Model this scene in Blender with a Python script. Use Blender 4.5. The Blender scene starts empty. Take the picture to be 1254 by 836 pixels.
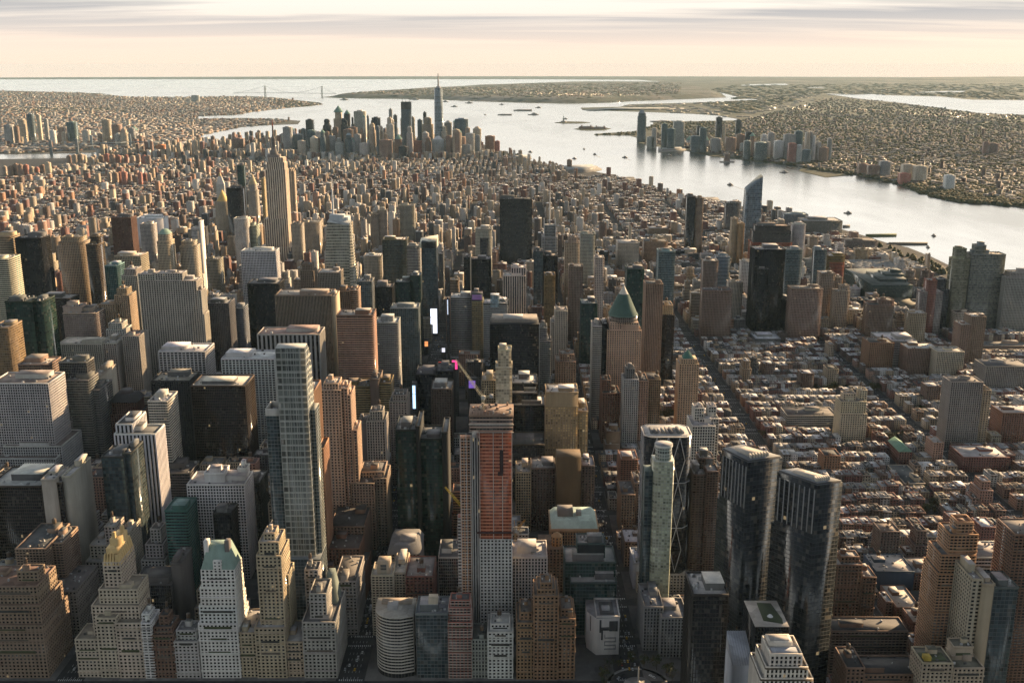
import bpy, math, random
import numpy as np
from mathutils import Vector
R = math.radians
random.seed(7); rng = np.random.default_rng(7)
C = bpy.context.scene.collection
S = bpy.context.scene

# ---------------------------------------------------------------- camera
CZ, PIT, FPX = 580.4, R(14.834), 1279.2           # height (m), pitch down, focal length in pixels of a 1254 px wide picture
cam_d = bpy.data.cameras.new('camera'); cam = bpy.data.objects.new('camera', cam_d); C.objects.link(cam)
cam.location = (0, 0, CZ); cam.rotation_euler = (R(90) - PIT, 0, 0)
cam_d.sensor_width = 36; cam_d.lens = 36 * FPX / 1254
cam_d.clip_start = 1; cam_d.clip_end = 200000
S.camera = cam
# ---------------------------------------------------------------- sky and sun
SUN_AZ, SUN_EL = R(50), R(13)                      # azimuth measured from +Y (down the avenues) towards +X (the river)
W = bpy.data.worlds.new('World'); S.world = W; W.use_nodes = True
nt = W.node_tree; nt.nodes.clear()
def N(nt, kind, **kw):
    n = nt.nodes.new(kind)
    for k, v in kw.items():
        if k.startswith('i_'):
            key = k[2:]; n.inputs[int(key) if key.isdigit() else key].default_value = v
        else: setattr(n, k, v)
    return n
def M(nt, op, a, b=None, clamp=False):
    n = nt.nodes.new('ShaderNodeMath'); n.operation = op; n.use_clamp = clamp
    for i, v in enumerate((a, b)):
        if v is None: continue
        if isinstance(v, (int, float)): n.inputs[i].default_value = v
        else: nt.links.new(v, n.inputs[i])
    return n.outputs[0]
def MIX(nt, f, a, b, blend='MIX'):
    n = nt.nodes.new('ShaderNodeMix'); n.data_type = 'RGBA'; n.blend_type = blend
    for i, v in ((0, f), (6, a), (7, b)):
        if isinstance(v, (int, float)): n.inputs[i].default_value = v
        elif isinstance(v, tuple): n.inputs[i].default_value = (*v, 1) if len(v) == 3 else v
        else: nt.links.new(v, n.inputs[i])
    return n.outputs[2]
sky = N(nt, 'ShaderNodeTexSky', sky_type='NISHITA', sun_disc=False, sun_elevation=SUN_EL, sun_rotation=SUN_AZ, altitude=100, air_density=1.0, dust_density=2.2, ozone_density=1.0)
tc = N(nt, 'ShaderNodeTexCoord'); sx = N(nt, 'ShaderNodeSeparateXYZ'); nt.links.new(tc.outputs['Generated'], sx.inputs[0])
zz = M(nt, 'MAXIMUM', M(nt, 'ADD', sx.outputs[2], .011), 0.001)
cbs = N(nt, 'ShaderNodeCombineXYZ'); nt.links.new(sx.outputs[0], cbs.inputs[0]); nt.links.new(sx.outputs[1], cbs.inputs[1]); nt.links.new(zz, cbs.inputs[2]); nt.links.new(cbs.outputs[0], sky.inputs[0])
den = M(nt, 'ADD', zz, 0.035)
cu = M(nt, 'DIVIDE', sx.outputs[0], den); cv = M(nt, 'DIVIDE', sx.outputs[1], den)
cb = N(nt, 'ShaderNodeCombineXYZ'); nt.links.new(M(nt, 'MULTIPLY', cu, 0.11), cb.inputs[0]); nt.links.new(M(nt, 'MULTIPLY', cv, 0.42), cb.inputs[1])
no = N(nt, 'ShaderNodeTexNoise', i_Scale=1.3, i_Detail=7, i_Roughness=0.55, i_Distortion=0.35); nt.links.new(cb.outputs[0], no.inputs['Vector'])
rp = N(nt, 'ShaderNodeMapRange'); rp.inputs[1].default_value = .40; rp.inputs[2].default_value = .56
nt.links.new(no.outputs[0], rp.inputs[0])
fade = N(nt, 'ShaderNodeMapRange'); fade.inputs[1].default_value = .012; fade.inputs[2].default_value = .045; nt.links.new(sx.outputs[2], fade.inputs[0])
cm = M(nt, 'MULTIPLY', rp.outputs[0], fade.outputs[0]); cm = M(nt, 'MULTIPLY', cm, 1.0)
fade2 = N(nt, 'ShaderNodeMapRange'); fade2.inputs[1].default_value = .09; fade2.inputs[2].default_value = .13; fade2.inputs[3].default_value = 1.0; fade2.inputs[4].default_value = .12; nt.links.new(sx.outputs[2], fade2.inputs[0]); cm = M(nt, 'MULTIPLY', cm, fade2.outputs[0])
SKY_K = 0.05
scl = N(nt, 'ShaderNodeVectorMath', operation='SCALE'); nt.links.new(sky.outputs[0], scl.inputs[0]); scl.inputs[3].default_value = SKY_K
# thin high overcast veil: pale; bright band above the view added to whiten the water; grey streaks of cloud low down
ramp = N(nt, 'ShaderNodeValToRGB'); el = ramp.color_ramp.elements
el[0].position = 0.0; el[0].color = (.50,.365,.285,1); el[1].position = 1.0; el[1].color = (.10,.12,.155,1)
for p_, c_ in ((.035, (.45,.37,.31)), (.075, (.45,.43,.395)), (.11, (1.0,.94,.84)), (.19, (1.45,1.36,1.22)), (.27, (1.45,1.37,1.25)), (.36, (.26,.265,.275)), (.5, (.115,.13,.155))):
    e_ = el.new(p_); e_.color = (*c_, 1)
nt.links.new(zz, ramp.inputs[0])
side = N(nt, 'ShaderNodeMapRange', interpolation_type='SMOOTHSTEP'); side.inputs[1].default_value = -.7; side.inputs[2].default_value = .5; side.inputs[3].default_value = .40; side.inputs[4].default_value = 1.0
nt.links.new(sx.outputs[1], side.inputs[0])
vsc = N(nt, 'ShaderNodeVectorMath', operation='SCALE'); nt.links.new(MIX(nt, 1.0, ramp.outputs[0], MIX(nt, side.outputs[0], (.74,.95,1.18), (1.,1.,1.)), 'MULTIPLY'), vsc.inputs[0]); nt.links.new(side.outputs[0], vsc.inputs[3])
c1 = MIX(nt, 0.95, scl.outputs[0], vsc.outputs[0])
c2 = MIX(nt, cm, c1, (0.243, 0.236, 0.232))
bg = N(nt, 'ShaderNodeBackground'); bg.inputs[1].default_value = 1.0; nt.links.new(c2, bg.inputs[0])
wo = N(nt, 'ShaderNodeOutputWorld'); nt.links.new(bg.outputs[0], wo.inputs[0])
sl = bpy.data.lights.new('sun', 'SUN'); sl.energy = 5.0; sl.angle = R(0.6); sl.color = (1.0, 0.69, 0.39)
sun = bpy.data.objects.new('sun', sl); C.objects.link(sun)
sdir = Vector((math.sin(SUN_AZ) * math.cos(SUN_EL), math.cos(SUN_AZ) * math.cos(SUN_EL), math.sin(SUN_EL)))
sun.rotation_euler = sdir.to_track_quat('Z', 'Y').to_euler(); sun.location = (3000, 3000, 2000)
S.view_settings.view_transform = 'Standard'; S.view_settings.look = 'None'; S.view_settings.gamma = 1.0
S.view_settings.exposure = 1.3
cy = S.cycles
cy.max_bounces = 5; cy.diffuse_bounces = 2; cy.glossy_bounces = 3; cy.transmission_bounces = 0; cy.volume_bounces = 0; cy.transparent_max_bounces = 4
cy.caustics_reflective = False; cy.caustics_refractive = False; cy.sample_clamp_indirect = 4
cy.use_denoising = True
try: cy.denoiser = 'OPENIMAGEDENOISE'; cy.denoising_input_passes = 'RGB_ALBEDO_NORMAL'; cy.denoising_prefilter = 'NONE'
except Exception: pass

# ---------------------------------------------------------------- pixel of the photograph <-> place
sp, cp = math.sin(PIT), math.cos(PIT)
def P(px, py, Y):                                   # the point at distance Y seen at (px, py): X, Z
    u = (px - 627) / FPX; v = -(py - 418) / FPX; k = cp + v * sp
    return u * Y / k, CZ + Y * (v * cp - sp) / k
def Gz(px, py, z=0.0):                              # the point at height z seen at (px, py): X, Y
    u = (px - 627) / FPX; v = -(py - 418) / FPX; k = cp + v * sp
    Y = (CZ - z) * k / (sp - v * cp)
    return u * Y / k, Y
def pix(X, Y, Z):
    d = cp * Y + sp * (CZ - Z)
    return 627 + FPX * X / d, 418 - FPX * (sp * Y - cp * (CZ - Z)) / d
def ST(n): return 893 + (59 - n) * 80.4             # centre line of a cross street
AVE = [-2900, -2700, -2500, -2300, -2100, -1900, -1700, -1500, -1300, -1165, -1025, -885, -743, -432, -158, 115, 389, 664, 938, 1180]

# ---------------------------------------------------------------- materials
def attr(nt, name): return N(nt, 'ShaderNodeAttribute', attribute_name=name)
def newmat(name):
    m = bpy.data.materials.new(name); m.use_nodes = True; nt = m.node_tree; nt.nodes.clear()
    o = N(nt, 'ShaderNodeOutputMaterial'); return m, nt, o
def facade_material():
    m, nt, out = newmat('facade'); L = nt.links.new
    uv = N(nt, 'ShaderNodeUVMap', uv_map='UVMap'); s = N(nt, 'ShaderNodeSeparateXYZ'); L(uv.outputs[0], s.inputs[0])
    w = N(nt, 'ShaderNodeSeparateXYZ'); L(attr(nt, 'Win').outputs['Vector'], w.inputs[0])
    col = attr(nt, 'Col').outputs['Color']; gc = attr(nt, 'Gc').outputs['Color']
    def inside(c, frac):
        f = M(nt, 'FRACT', c); return M(nt, 'LESS_THAN', M(nt, 'ABSOLUTE', M(nt, 'SUBTRACT', f, .5)), M(nt, 'MULTIPLY', frac, .5))
    mask = M(nt, 'MULTIPLY', inside(s.outputs[0], w.outputs[0]), inside(s.outputs[1], w.outputs[1]))
    cb = N(nt, 'ShaderNodeCombineXYZ'); L(M(nt, 'FLOOR', s.outputs[0]), cb.inputs[0]); L(M(nt, 'FLOOR', s.outputs[1]), cb.inputs[1]); L(w.outputs[2], cb.inputs[2])
    wn = N(nt, 'ShaderNodeTexWhiteNoise', noise_dimensions='3D'); L(cb.outputs[0], wn.inputs['Vector'])
    rs = N(nt, 'ShaderNodeSeparateXYZ'); L(wn.outputs['Color'], rs.inputs[0])
    cb2 = N(nt, 'ShaderNodeCombineXYZ'); L(M(nt, 'FLOOR', s.outputs[1]), cb2.inputs[1]); L(w.outputs[2], cb2.inputs[2])
    wf = N(nt, 'ShaderNodeTexWhiteNoise', noise_dimensions='3D'); L(cb2.outputs[0], wf.inputs['Vector'])
    # wall: weathering in soft patches and vertical streaks of dirt
    geo = N(nt, 'ShaderNodeNewGeometry')
    mp = N(nt, 'ShaderNodeMapping'); mp.inputs['Scale'].default_value = (.25, .25, .02); L(geo.outputs['Position'], mp.inputs[0])
    n1 = N(nt, 'ShaderNodeTexNoise', i_Scale=1.0, i_Detail=4, i_Roughness=.6); L(mp.outputs[0], n1.inputs['Vector'])
    n2 = N(nt, 'ShaderNodeTexNoise', i_Scale=.035, i_Detail=3, i_Roughness=.6); L(geo.outputs['Position'], n2.inputs['Vector'])
    dirt = M(nt, 'ADD', M(nt, 'MULTIPLY', n1.outputs[0], .55), M(nt, 'MULTIPLY', n2.outputs[0], .55))
    dirt = M(nt, 'ADD', dirt, .40)
    vm = N(nt, 'ShaderNodeVectorMath', operation='SCALE'); L(col, vm.inputs[0]); L(dirt, vm.inputs[3])
    wall = N(nt, 'ShaderNodeBsdfPrincipled'); L(vm.outputs[0], wall.inputs['Base Color']); wall.inputs['Roughness'].default_value = .82; wall.inputs['Specular IOR Level'].default_value = .25
    # glass: each pane reflects, tints and tilts a little differently; some have blinds down, a few rooms are lit
    gl = N(nt, 'ShaderNodeBsdfPrincipled')
    g1 = N(nt, 'ShaderNodeVectorMath', operation='SCALE'); L(gc, g1.inputs[0]); L(M(nt, 'ADD', M(nt, 'MULTIPLY', rs.outputs[0], .6), M(nt, 'ADD', M(nt, 'MULTIPLY', wf.outputs['Value'], .3), .2)), g1.inputs[3])
    bl = M(nt, 'GREATER_THAN', rs.outputs[1], .90)
    g2 = MIX(nt, M(nt, 'MULTIPLY', bl, .26), g1.outputs[0], (.20, .18, .145))
    L(g2, gl.inputs['Base Color']); gl.inputs['Specular IOR Level'].default_value = .36
    L(M(nt, 'ADD', M(nt, 'MULTIPLY', rs.outputs[2], .12), .05), gl.inputs['Roughness'])
    off = N(nt, 'ShaderNodeVectorMath', operation='SUBTRACT'); L(wn.outputs['Color'], off.inputs[0]); off.inputs[1].default_value = (.5, .5, .5)
    of2 = N(nt, 'ShaderNodeVectorMath', operation='SCALE'); L(off.outputs[0], of2.inputs[0]); of2.inputs[3].default_value = .03
    ad = N(nt, 'ShaderNodeVectorMath', operation='ADD'); L(geo.outputs['Normal'], ad.inputs[0]); L(of2.outputs[0], ad.inputs[1])
    nm = N(nt, 'ShaderNodeVectorMath', operation='NORMALIZE'); L(ad.outputs[0], nm.inputs[0]); L(nm.outputs[0], gl.inputs['Normal'])
    cb3 = N(nt, 'ShaderNodeVectorMath', operation='ADD'); L(cb.outputs[0], cb3.inputs[0]); cb3.inputs[1].default_value = (17.3, 5.1, 2.2)
    w3 = N(nt, 'ShaderNodeTexWhiteNoise', noise_dimensions='3D'); L(cb3.outputs[0], w3.inputs['Vector'])
    lit = M(nt, 'GREATER_THAN', w3.outputs['Value'], .998)
    L(M(nt, 'MULTIPLY', lit, .10), gl.inputs['Emission Strength']); gl.inputs['Emission Color'].default_value = (1, .74, .40, 1)
    bp = N(nt, 'ShaderNodeBump', i_Strength=.6, i_Distance=.5); L(M(nt, 'SUBTRACT', 1.0, mask), bp.inputs['Height']); L(bp.outputs[0], wall.inputs['Normal'])
    mx = N(nt, 'ShaderNodeMixShader'); L(mask, mx.inputs[0]); L(wall.outputs[0], mx.inputs[1]); L(gl.outputs[0], mx.inputs[2]); L(mx.outputs[0], out.inputs[0])
    return m
def roof_material():
    m, nt, out = newmat('roofing'); L = nt.links.new
    geo = N(nt, 'ShaderNodeNewGeometry'); col = attr(nt, 'Col').outputs['Color']
    n1 = N(nt, 'ShaderNodeTexNoise', i_Scale=.11, i_Detail=5, i_Roughness=.65); L(geo.outputs['Position'], n1.inputs['Vector'])
    vo = N(nt, 'ShaderNodeTexVoronoi', i_Scale=.09); L(geo.outputs['Position'], vo.inputs['Vector'])
    sv = N(nt, 'ShaderNodeSeparateXYZ'); L(vo.outputs['Color'], sv.inputs[0])
    f = M(nt, 'ADD', M(nt, 'MULTIPLY', n1.outputs[0], .9), M(nt, 'MULTIPLY', sv.outputs[0], .42)); f = M(nt, 'ADD', f, .28)
    vm = N(nt, 'ShaderNodeVectorMath', operation='SCALE'); L(col, vm.inputs[0]); L(f, vm.inputs[3])
    b = N(nt, 'ShaderNodeBsdfPrincipled'); b.inputs['Roughness'].default_value = .85; L(vm.outputs[0], b.inputs['Base Color']); L(b.outputs[0], out.inputs[0])
    return m
def noise_material(name, c1, c2, scale, rough=.9, detail=5, c3=None, spec=.2, bump=0):
    m, nt, out = newmat(name); L = nt.links.new
    geo = N(nt, 'ShaderNodeNewGeometry')
    n1 = N(nt, 'ShaderNodeTexNoise', i_Scale=scale, i_Detail=detail, i_Roughness=.65); L(geo.outputs['Position'], n1.inputs['Vector'])
    rp = N(nt, 'ShaderNodeMapRange'); rp.inputs[1].default_value = .35; rp.inputs[2].default_value = .65; L(n1.outputs[0], rp.inputs[0])
    c = MIX(nt, rp.outputs[0], c1, c2)
    if c3:
        n2 = N(nt, 'ShaderNodeTexNoise', i_Scale=scale * .22, i_Detail=4, i_Roughness=.6); L(geo.outputs['Position'], n2.inputs['Vector'])
        r2 = N(nt, 'ShaderNodeMapRange'); r2.inputs[1].default_value = .48; r2.inputs[2].default_value = .6; L(n2.outputs[0], r2.inputs[0])
        c = MIX(nt, r2.outputs[0], c, c3)
    b = N(nt, 'ShaderNodeBsdfPrincipled'); b.inputs['Roughness'].default_value = rough; b.inputs['Specular IOR Level'].default_value = spec; L(c, b.inputs['Base Color'])
    if bump:
        bp = N(nt, 'ShaderNodeBump', i_Strength=.5, i_Distance=bump); L(n1.outputs[0], bp.inputs['Height']); L(bp.outputs[0], b.inputs['Normal'])
    L(b.outputs[0], out.inputs[0]); return m
def flat_material(name, col, rough=.6, metal=0.0, spec=.4, emit=0):
    m, nt, out = newmat(name); b = N(nt, 'ShaderNodeBsdfPrincipled'); L = nt.links.new
    geo = N(nt, 'ShaderNodeNewGeometry'); n1 = N(nt, 'ShaderNodeTexNoise', i_Scale=.4, i_Detail=4, i_Roughness=.6); L(geo.outputs['Position'], n1.inputs['Vector'])
    c = MIX(nt, M(nt, 'ADD', M(nt, 'MULTIPLY', n1.outputs[0], .7), 0.0), tuple(x * 1.25 for x in col), tuple(x * .6 for x in col))
    L(c, b.inputs['Base Color']); b.inputs['Roughness'].default_value = rough; b.inputs['Metallic'].default_value = metal; b.inputs['Specular IOR Level'].default_value = spec
    if emit: b.inputs['Emission Color'].default_value = (*col, 1); b.inputs['Emission Strength'].default_value = emit
    L(b.outputs[0], out.inputs[0]); return m
def water_material():
    m, nt, out = newmat('water'); L = nt.links.new
    geo = N(nt, 'ShaderNodeNewGeometry')
    n1 = N(nt, 'ShaderNodeTexNoise', i_Scale=.035, i_Detail=4, i_Roughness=.6); L(geo.outputs['Position'], n1.inputs['Vector'])
    mp = N(nt, 'ShaderNodeMapping'); mp.inputs['Scale'].default_value = (.0011, .00035, 1); mp.inputs['Rotation'].default_value = (0, 0, .5); L(geo.outputs['Position'], mp.inputs[0])
    n2 = N(nt, 'ShaderNodeTexNoise', i_Scale=1.0, i_Detail=5, i_Roughness=.6); L(mp.outputs[0], n2.inputs['Vector'])
    b = N(nt, 'ShaderNodeBsdfPrincipled'); b.inputs['Base Color'].default_value = (.045, .055, .05, 1); b.inputs['IOR'].default_value = 1.8
    rp = N(nt, 'ShaderNodeMapRange'); rp.inputs[1].default_value = .4; rp.inputs[2].default_value = .62; rp.inputs[3].default_value = .18; rp.inputs[4].default_value = .30
    L(n2.outputs[0], rp.inputs[0]); L(rp.outputs[0], b.inputs['Roughness'])
    bp = N(nt, 'ShaderNodeBump', i_Strength=.12, i_Distance=2.0); L(n1.outputs[0], bp.inputs['Height']); L(bp.outputs[0], b.inputs['Normal'])
    L(b.outputs[0], out.inputs[0]); return m
FAC = facade_material(); ROOF = roof_material()
SLOTS = [FAC, ROOF]

# ---------------------------------------------------------------- mesh collector
GLS = (.035, .045, .05)
class MB:
    def __init__(self): self.V=[]; self.n=0; self.Fs=[]; self.UV=[]; self.Ca=[]; self.Ga=[]; self.Wa=[]; self.Ma=[]
    def _faces(self, idx, uv, col, gc, win, mat):   # idx (m,k) k = 3 or 4
        m = len(idx); b = lambda a: np.broadcast_to(np.asarray(a, float), (m, 3))
        self.Fs.append(np.asarray(idx)); self.UV.append(np.asarray(uv, float).reshape(-1, 2)); self.Ca.append(b(col)); self.Ga.append(b(gc)); self.Wa.append(b(win)); self.Ma.append(np.broadcast_to(np.asarray(mat), (m,)))
    def boxes(self, x0, x1, y0, y1, z0, z1, col=(.4,.4,.4), gc=GLS, win=(0,0,0), bay=3.4, sto=3.6, top=None, yaw=None, smat=0, tmat=1, notop=False):
        A = np.broadcast_arrays(*[np.atleast_1d(np.asarray(a, float)) for a in (x0, x1, y0, y1, z0, z1)]); x0,x1,y0,y1,z0,z1 = A; n = len(x0)
        cx, cyy = (x0+x1)/2, (y0+y1)/2
        X = np.stack([x0,x1,x1,x0],1); Y = np.stack([y0,y0,y1,y1],1)
        if yaw is not None:
            yaw = np.broadcast_to(np.asarray(yaw, float), (n,)); c, s = np.cos(yaw)[:,None], np.sin(yaw)[:,None]
            dx, dy = X-cx[:,None], Y-cyy[:,None]; X = cx[:,None]+c*dx-s*dy; Y = cyy[:,None]+s*dx+c*dy
        V = np.empty((n, 8, 3)); V[:, :4, 0]=X; V[:, 4:, 0]=X; V[:, :4, 1]=Y; V[:, 4:, 1]=Y; V[:, :4, 2]=z0[:,None]; V[:, 4:, 2]=z1[:,None]
        base = self.n + np.arange(n)[:,None]*8; self.V.append(V.reshape(-1,3)); self.n += 8*n
        bay = np.broadcast_to(np.asarray(bay, float), (n,)); sto = np.broadcast_to(np.asarray(sto, float), (n,))
        nx = np.maximum(1, np.round((x1-x0)/bay)); ny = np.maximum(1, np.round((y1-y0)/bay)); nz = np.maximum(1, np.round((z1-z0)/sto))
        b3 = lambda a: np.broadcast_to(np.asarray(a, float), (n, 3)); col, gc, win = b3(col), b3(gc), b3(win)
        for (i, j, w) in ((0,1,nx),(1,2,ny),(2,3,nx),(3,0,ny)):
            idx = np.concatenate([base+i, base+j, base+4+j, base+4+i], 1); z = np.zeros(n)
            uv = np.stack([z+3*i*0, z, w, z, w, nz, z, nz], 1).reshape(n,4,2)
            self._faces(idx, uv, col, gc, win, smat)
        if not notop:
            idx = np.concatenate([base+4, base+5, base+6, base+7], 1); uv = np.stack([x0,y0,x1,y0,x1,y1,x0,y1],1)/10
            self._faces(idx, uv, col if top is None else b3(top), gc, (0,0,0), tmat)
        return self
    def box(self, *a, **k): return self.boxes(*a, **k)
    def prism(self, pb, z0, z1, pt=None, col=(.4,.4,.4), gc=GLS, win=(0,0,0), bay=3.4, sto=3.6, top=None, smat=0, tmat=1, cap=True):
        # pb: ring seen from above counter-clockwise; z1 may be one value or one per corner
        pt = pb if pt is None else pt; n = len(pb)
        zt = [z1]*n if isinstance(z1, (int, float)) else list(z1); zb = [z0]*n if isinstance(z0, (int, float)) else list(z0)
        self.V.append(np.array([(*p, z) for p, z in zip(pb, zb)] + [(*p, z) for p, z in zip(pt, zt)], float)); o = self.n; self.n += 2*n
        for i in range(n):
            j = (i+1) % n; w = math.dist(pb[i], pb[j]); h = max(zt[i], zt[j]) - min(zb[i], zb[j]); u = max(1, round(w/bay)); v = max(1, round(h/sto))
            f = lambda z: v*(z-min(zb))/max(.01, max(zt)-min(zb))
            self._faces([[o+i, o+j, o+n+j, o+n+i]], [(0, f(zb[i])), (u, f(zb[j])), (u, f(zt[j])), (0, f(zt[i]))], col, gc, win, smat)
        if cap:
            for i in range(1, n-1):
                self._faces([[o+n, o+n+i, o+n+i+1]], [(pt[q][0]/10, pt[q][1]/10) for q in (0, i, i+1)], col if top is None else top, gc, (0,0,0), tmat)
        return self
    def tube(self, p, q, r, r2=None, n=6, col=(.4,.4,.4), cap=True):
        r2 = r if r2 is None else r2; p = Vector(p); q = Vector(q); d = (q-p).normalized(); a = d.orthogonal().normalized(); b = d.cross(a)
        ring = lambda c, rr: [tuple(c + a*math.cos(t)*rr + b*math.sin(t)*rr) for t in (2*math.pi*i/n for i in range(n))]
        self.V.append(np.array(ring(p, r) + ring(q, r2))); o = self.n; self.n += 2*n
        for i in range(n):
            j = (i+1) % n; self._faces([[o+i, o+j, o+n+j, o+n+i]], [(0,0),(1,0),(1,1),(0,1)], col, GLS, (0,0,0), 0)
        if cap:
            for i in range(1, n-1): self._faces([[o+n, o+n+i, o+n+i+1]], [(0,0)]*3, col, GLS, (0,0,0), 0)
        return self
    def build(self, name, parent=None, mats=None):
        V = np.concatenate(self.V); me = bpy.data.meshes.new(name); me.vertices.add(len(V)); me.vertices.foreach_set('co', V.astype(np.float32).ravel())
        tot = np.concatenate([np.full(len(f), f.shape[1], np.int32) for f in self.Fs]); loops = np.concatenate([f.ravel() for f in self.Fs]).astype(np.int32)
        st = np.concatenate([[0], np.cumsum(tot)[:-1]]).astype(np.int32)
        me.loops.add(len(loops)); me.loops.foreach_set('vertex_index', loops); me.polygons.add(len(tot)); me.polygons.foreach_set('loop_start', st); me.polygons.foreach_set('loop_total', tot)
        me.polygons.foreach_set('material_index', np.concatenate(self.Ma).astype(np.int32))
        uvl = me.uv_layers.new(name='UVMap'); uvl.data.foreach_set('uv', np.concatenate(self.UV).astype(np.float32).ravel())
        nf = len(tot)
        for nm, arr in (('Col', self.Ca), ('Gc', self.Ga)):
            a = me.attributes.new(nm, 'FLOAT_COLOR', 'FACE'); c = np.ones((nf, 4), np.float32); c[:, :3] = np.concatenate(arr); a.data.foreach_set('color', c.ravel())
        a = me.attributes.new('Win', 'FLOAT_VECTOR', 'FACE'); a.data.foreach_set('vector', np.concatenate(self.Wa).astype(np.float32).ravel())
        for m in (mats or SLOTS): me.materials.append(m)
        me.update(calc_edges=True)
        o = bpy.data.objects.new(name, me); C.objects.link(o)
        if parent is not None: o.parent = parent; o.matrix_parent_inverse = parent.matrix_world.inverted() if False else o.matrix_parent_inverse
        return o
class Thing:                                        # an Empty at the thing's base, its parts below it (parts are built in world space and moved)
    def __init__(self, name, label, cat, at, group=None):
        self.o = bpy.data.objects.new(name, None); C.objects.link(self.o); self.at = np.array([at[0], at[1], at[2] if len(at) > 2 else 0.0])
        self.o.location = self.at; self.o['label'] = label; self.o['category'] = cat; self.o.empty_display_size = 5
        if group: self.o['group'] = group
    def part(self, mb, name, parent=None, label=None):
        for i in range(len(mb.V)): mb.V[i] = mb.V[i] - self.at
        o = mb.build(name, parent or self.o)
        if label: o['label'] = label
        return o
def struct(o): o['kind'] = 'structure'; return o
def tag(o, label, cat, group=None, kind=None):
    o['label'] = label; o['category'] = cat
    if group: o['group'] = group
    if kind: o['kind'] = kind
    return o
# ---------------------------------------------------------------- water, land
def sheet(name, pts, z, mat, skirt=6.0):
    n = len(pts); me = bpy.data.meshes.new(name)
    a = sum(pts[i][0]*pts[(i+1)%n][1]-pts[(i+1)%n][0]*pts[i][1] for i in range(n))
    if a < 0: pts = pts[::-1]
    vs = [(x, y, z) for x, y in pts] + [(x, y, z-skirt) for x, y in pts]
    fs = [list(range(n))] + ([[i+n, (i+1)%n+n, (i+1)%n, i] for i in range(n)] if skirt else [])
    me.from_pydata(vs, [], fs); me.materials.append(mat); o = bpy.data.objects.new(name, me); C.objects.link(o); o['kind'] = 'structure'; return o
def px(pts): return [p[1] if isinstance(p[0], str) else Gz(*p) for p in pts]
RFAR = 55500
WATER = water_material()
ring = [(RFAR*math.sin(a), RFAR*math.cos(a)) for a in (2*math.pi*i/180 for i in range(180))]
sheet('water', ring, -2.0, WATER, 0)
ASPH = noise_material('asphalt', (.030,.030,.032), (.055,.053,.05), .05, spec=.25)
CITYG = noise_material('city_ground', (.07,.065,.06), (.15,.135,.115), .012, c3=(.055,.065,.04))
SUBG = noise_material('suburb_ground', (.045,.055,.03), (.11,.105,.075), .006, c3=(.035,.045,.022))
GREEN = noise_material('park_ground', (.035,.045,.02), (.075,.07,.03), .03)
hud = [(1254,338),(1165,326),(1140,314),(1112,303),(1085,297),(1060,289),(1032,281),(1000,272),(975,263),(945,259),(905,252),(870,246),(835,239),(800,229),(770,221),(745,213),(700,206),(660,199),(636,194),(634,190),(612,186)]
esr = [(420,170),(380,174),(340,176),(281,179),(240,184),(200,188),(150,191.5),(67,194),(0,195)]
MAN = [(3200, 200)] + [(2400, 1200)] + px(hud) + [(-700, 8000), (-952, 8800)] + px(esr) + [(-3800, 4200), (-2500, 200)]
sheet('ground', MAN, 0.0, ASPH)
BRK = px([(-300,190),(0,188.5),(67,188),(150,185),(200,182),(222,180.5),(232,172),(245,166),(270,160),(300,155),(335,153),(365,152),(368,148),(340,146),(300,144.5),(243,145.5),(243,142.5),(290,140.5),(310,137),(345,133),(380,130),(396,128),(390,125.5),(345,121),(322,118.5),(300,118),(230,119),(165,119),(125,116),(95,113.5),(0,111),(-300,109)])
sheet('brooklyn_land', BRK, 0.0, CITYG)
sheet('spit', px([(60,115.5),(130,115),(115,114.2),(60,114.2)]), 1.0, SUBG)
NJ = px([(1900,330),(1400,276),(1254,254),(1236,252),(1169,247),(1129,237),(1102,227),(1075,219),(1048,214),(1011,217),(978,209),(985,204),(968,202),(911,196),(870,191),(850,187),(834,183),(795,178),(781,174.5),(779,168),(770,166),(728,165.5),(728,164),(775,161),(786,158),(800,153),(800,149),(850,148.5),(903,147.5),(903,145.5),(880,141.5),(850,139.5),(800,137.5),(752,136),(713,134.5),(711,132),(760,131),(770,127.8),(840,125.5),(890,123),(905,119),(870,110),(835,102),(780,97.9),(640,97.2),(300,97.2),(-300,97.5)]) + [(-23000, 50000), (-9000, 54300), (0, 55000), (9000, 54400), (24000, 49500), (38000, 39500), (46000, 29500), (40000, 8000), (12000, 900)]
sheet('jersey_land', NJ, 0.0, SUBG)
STI = px([(393,119),(420,120.5),(520,121.5),(580,124),(640,126),(700,127),(745,126),(775,124),(830,122),(890,119.5),(880,112),(835,103),(760,102),(700,102.3),(620,105),(520,110),(450,115)])
sheet('staten_land', STI, 0.0, SUBG)
sheet('liberty_island', px([(679,150.2),(690,151.4),(712,151.2),(723,150.2),(712,149.2),(695,148.9)]), 1.0, GREEN)
sheet('ellis_island', px([(703,158.2),(718,159.8),(738,159.6),(748,157.6),(735,155.5),(716,155.6)]), 1.0, GREEN)
for k, p in enumerate(([(1011,115),(1050,121),(1100,126),(1150,132.5),(1200,139),(1300,142.5),(1300,123.6),(1190,122.5),(1150,118.5),(1085,117)], [(1118,113.6),(1180,113),(1182,111.6),(1150,112)], [(765,128.2),(880,125.3),(932,122.3),(918,121.3),(850,124)],
        [(905,105),(966,104.2),(962,102.8),(915,103.6)], [(1010,116.3),(1080,116.6),(1080,115.4)], [(975,107.5),(1010,107.9),(1006,106.9)])):
    sheet('bay_water', px(p), 2.0, WATER, 0)
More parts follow.
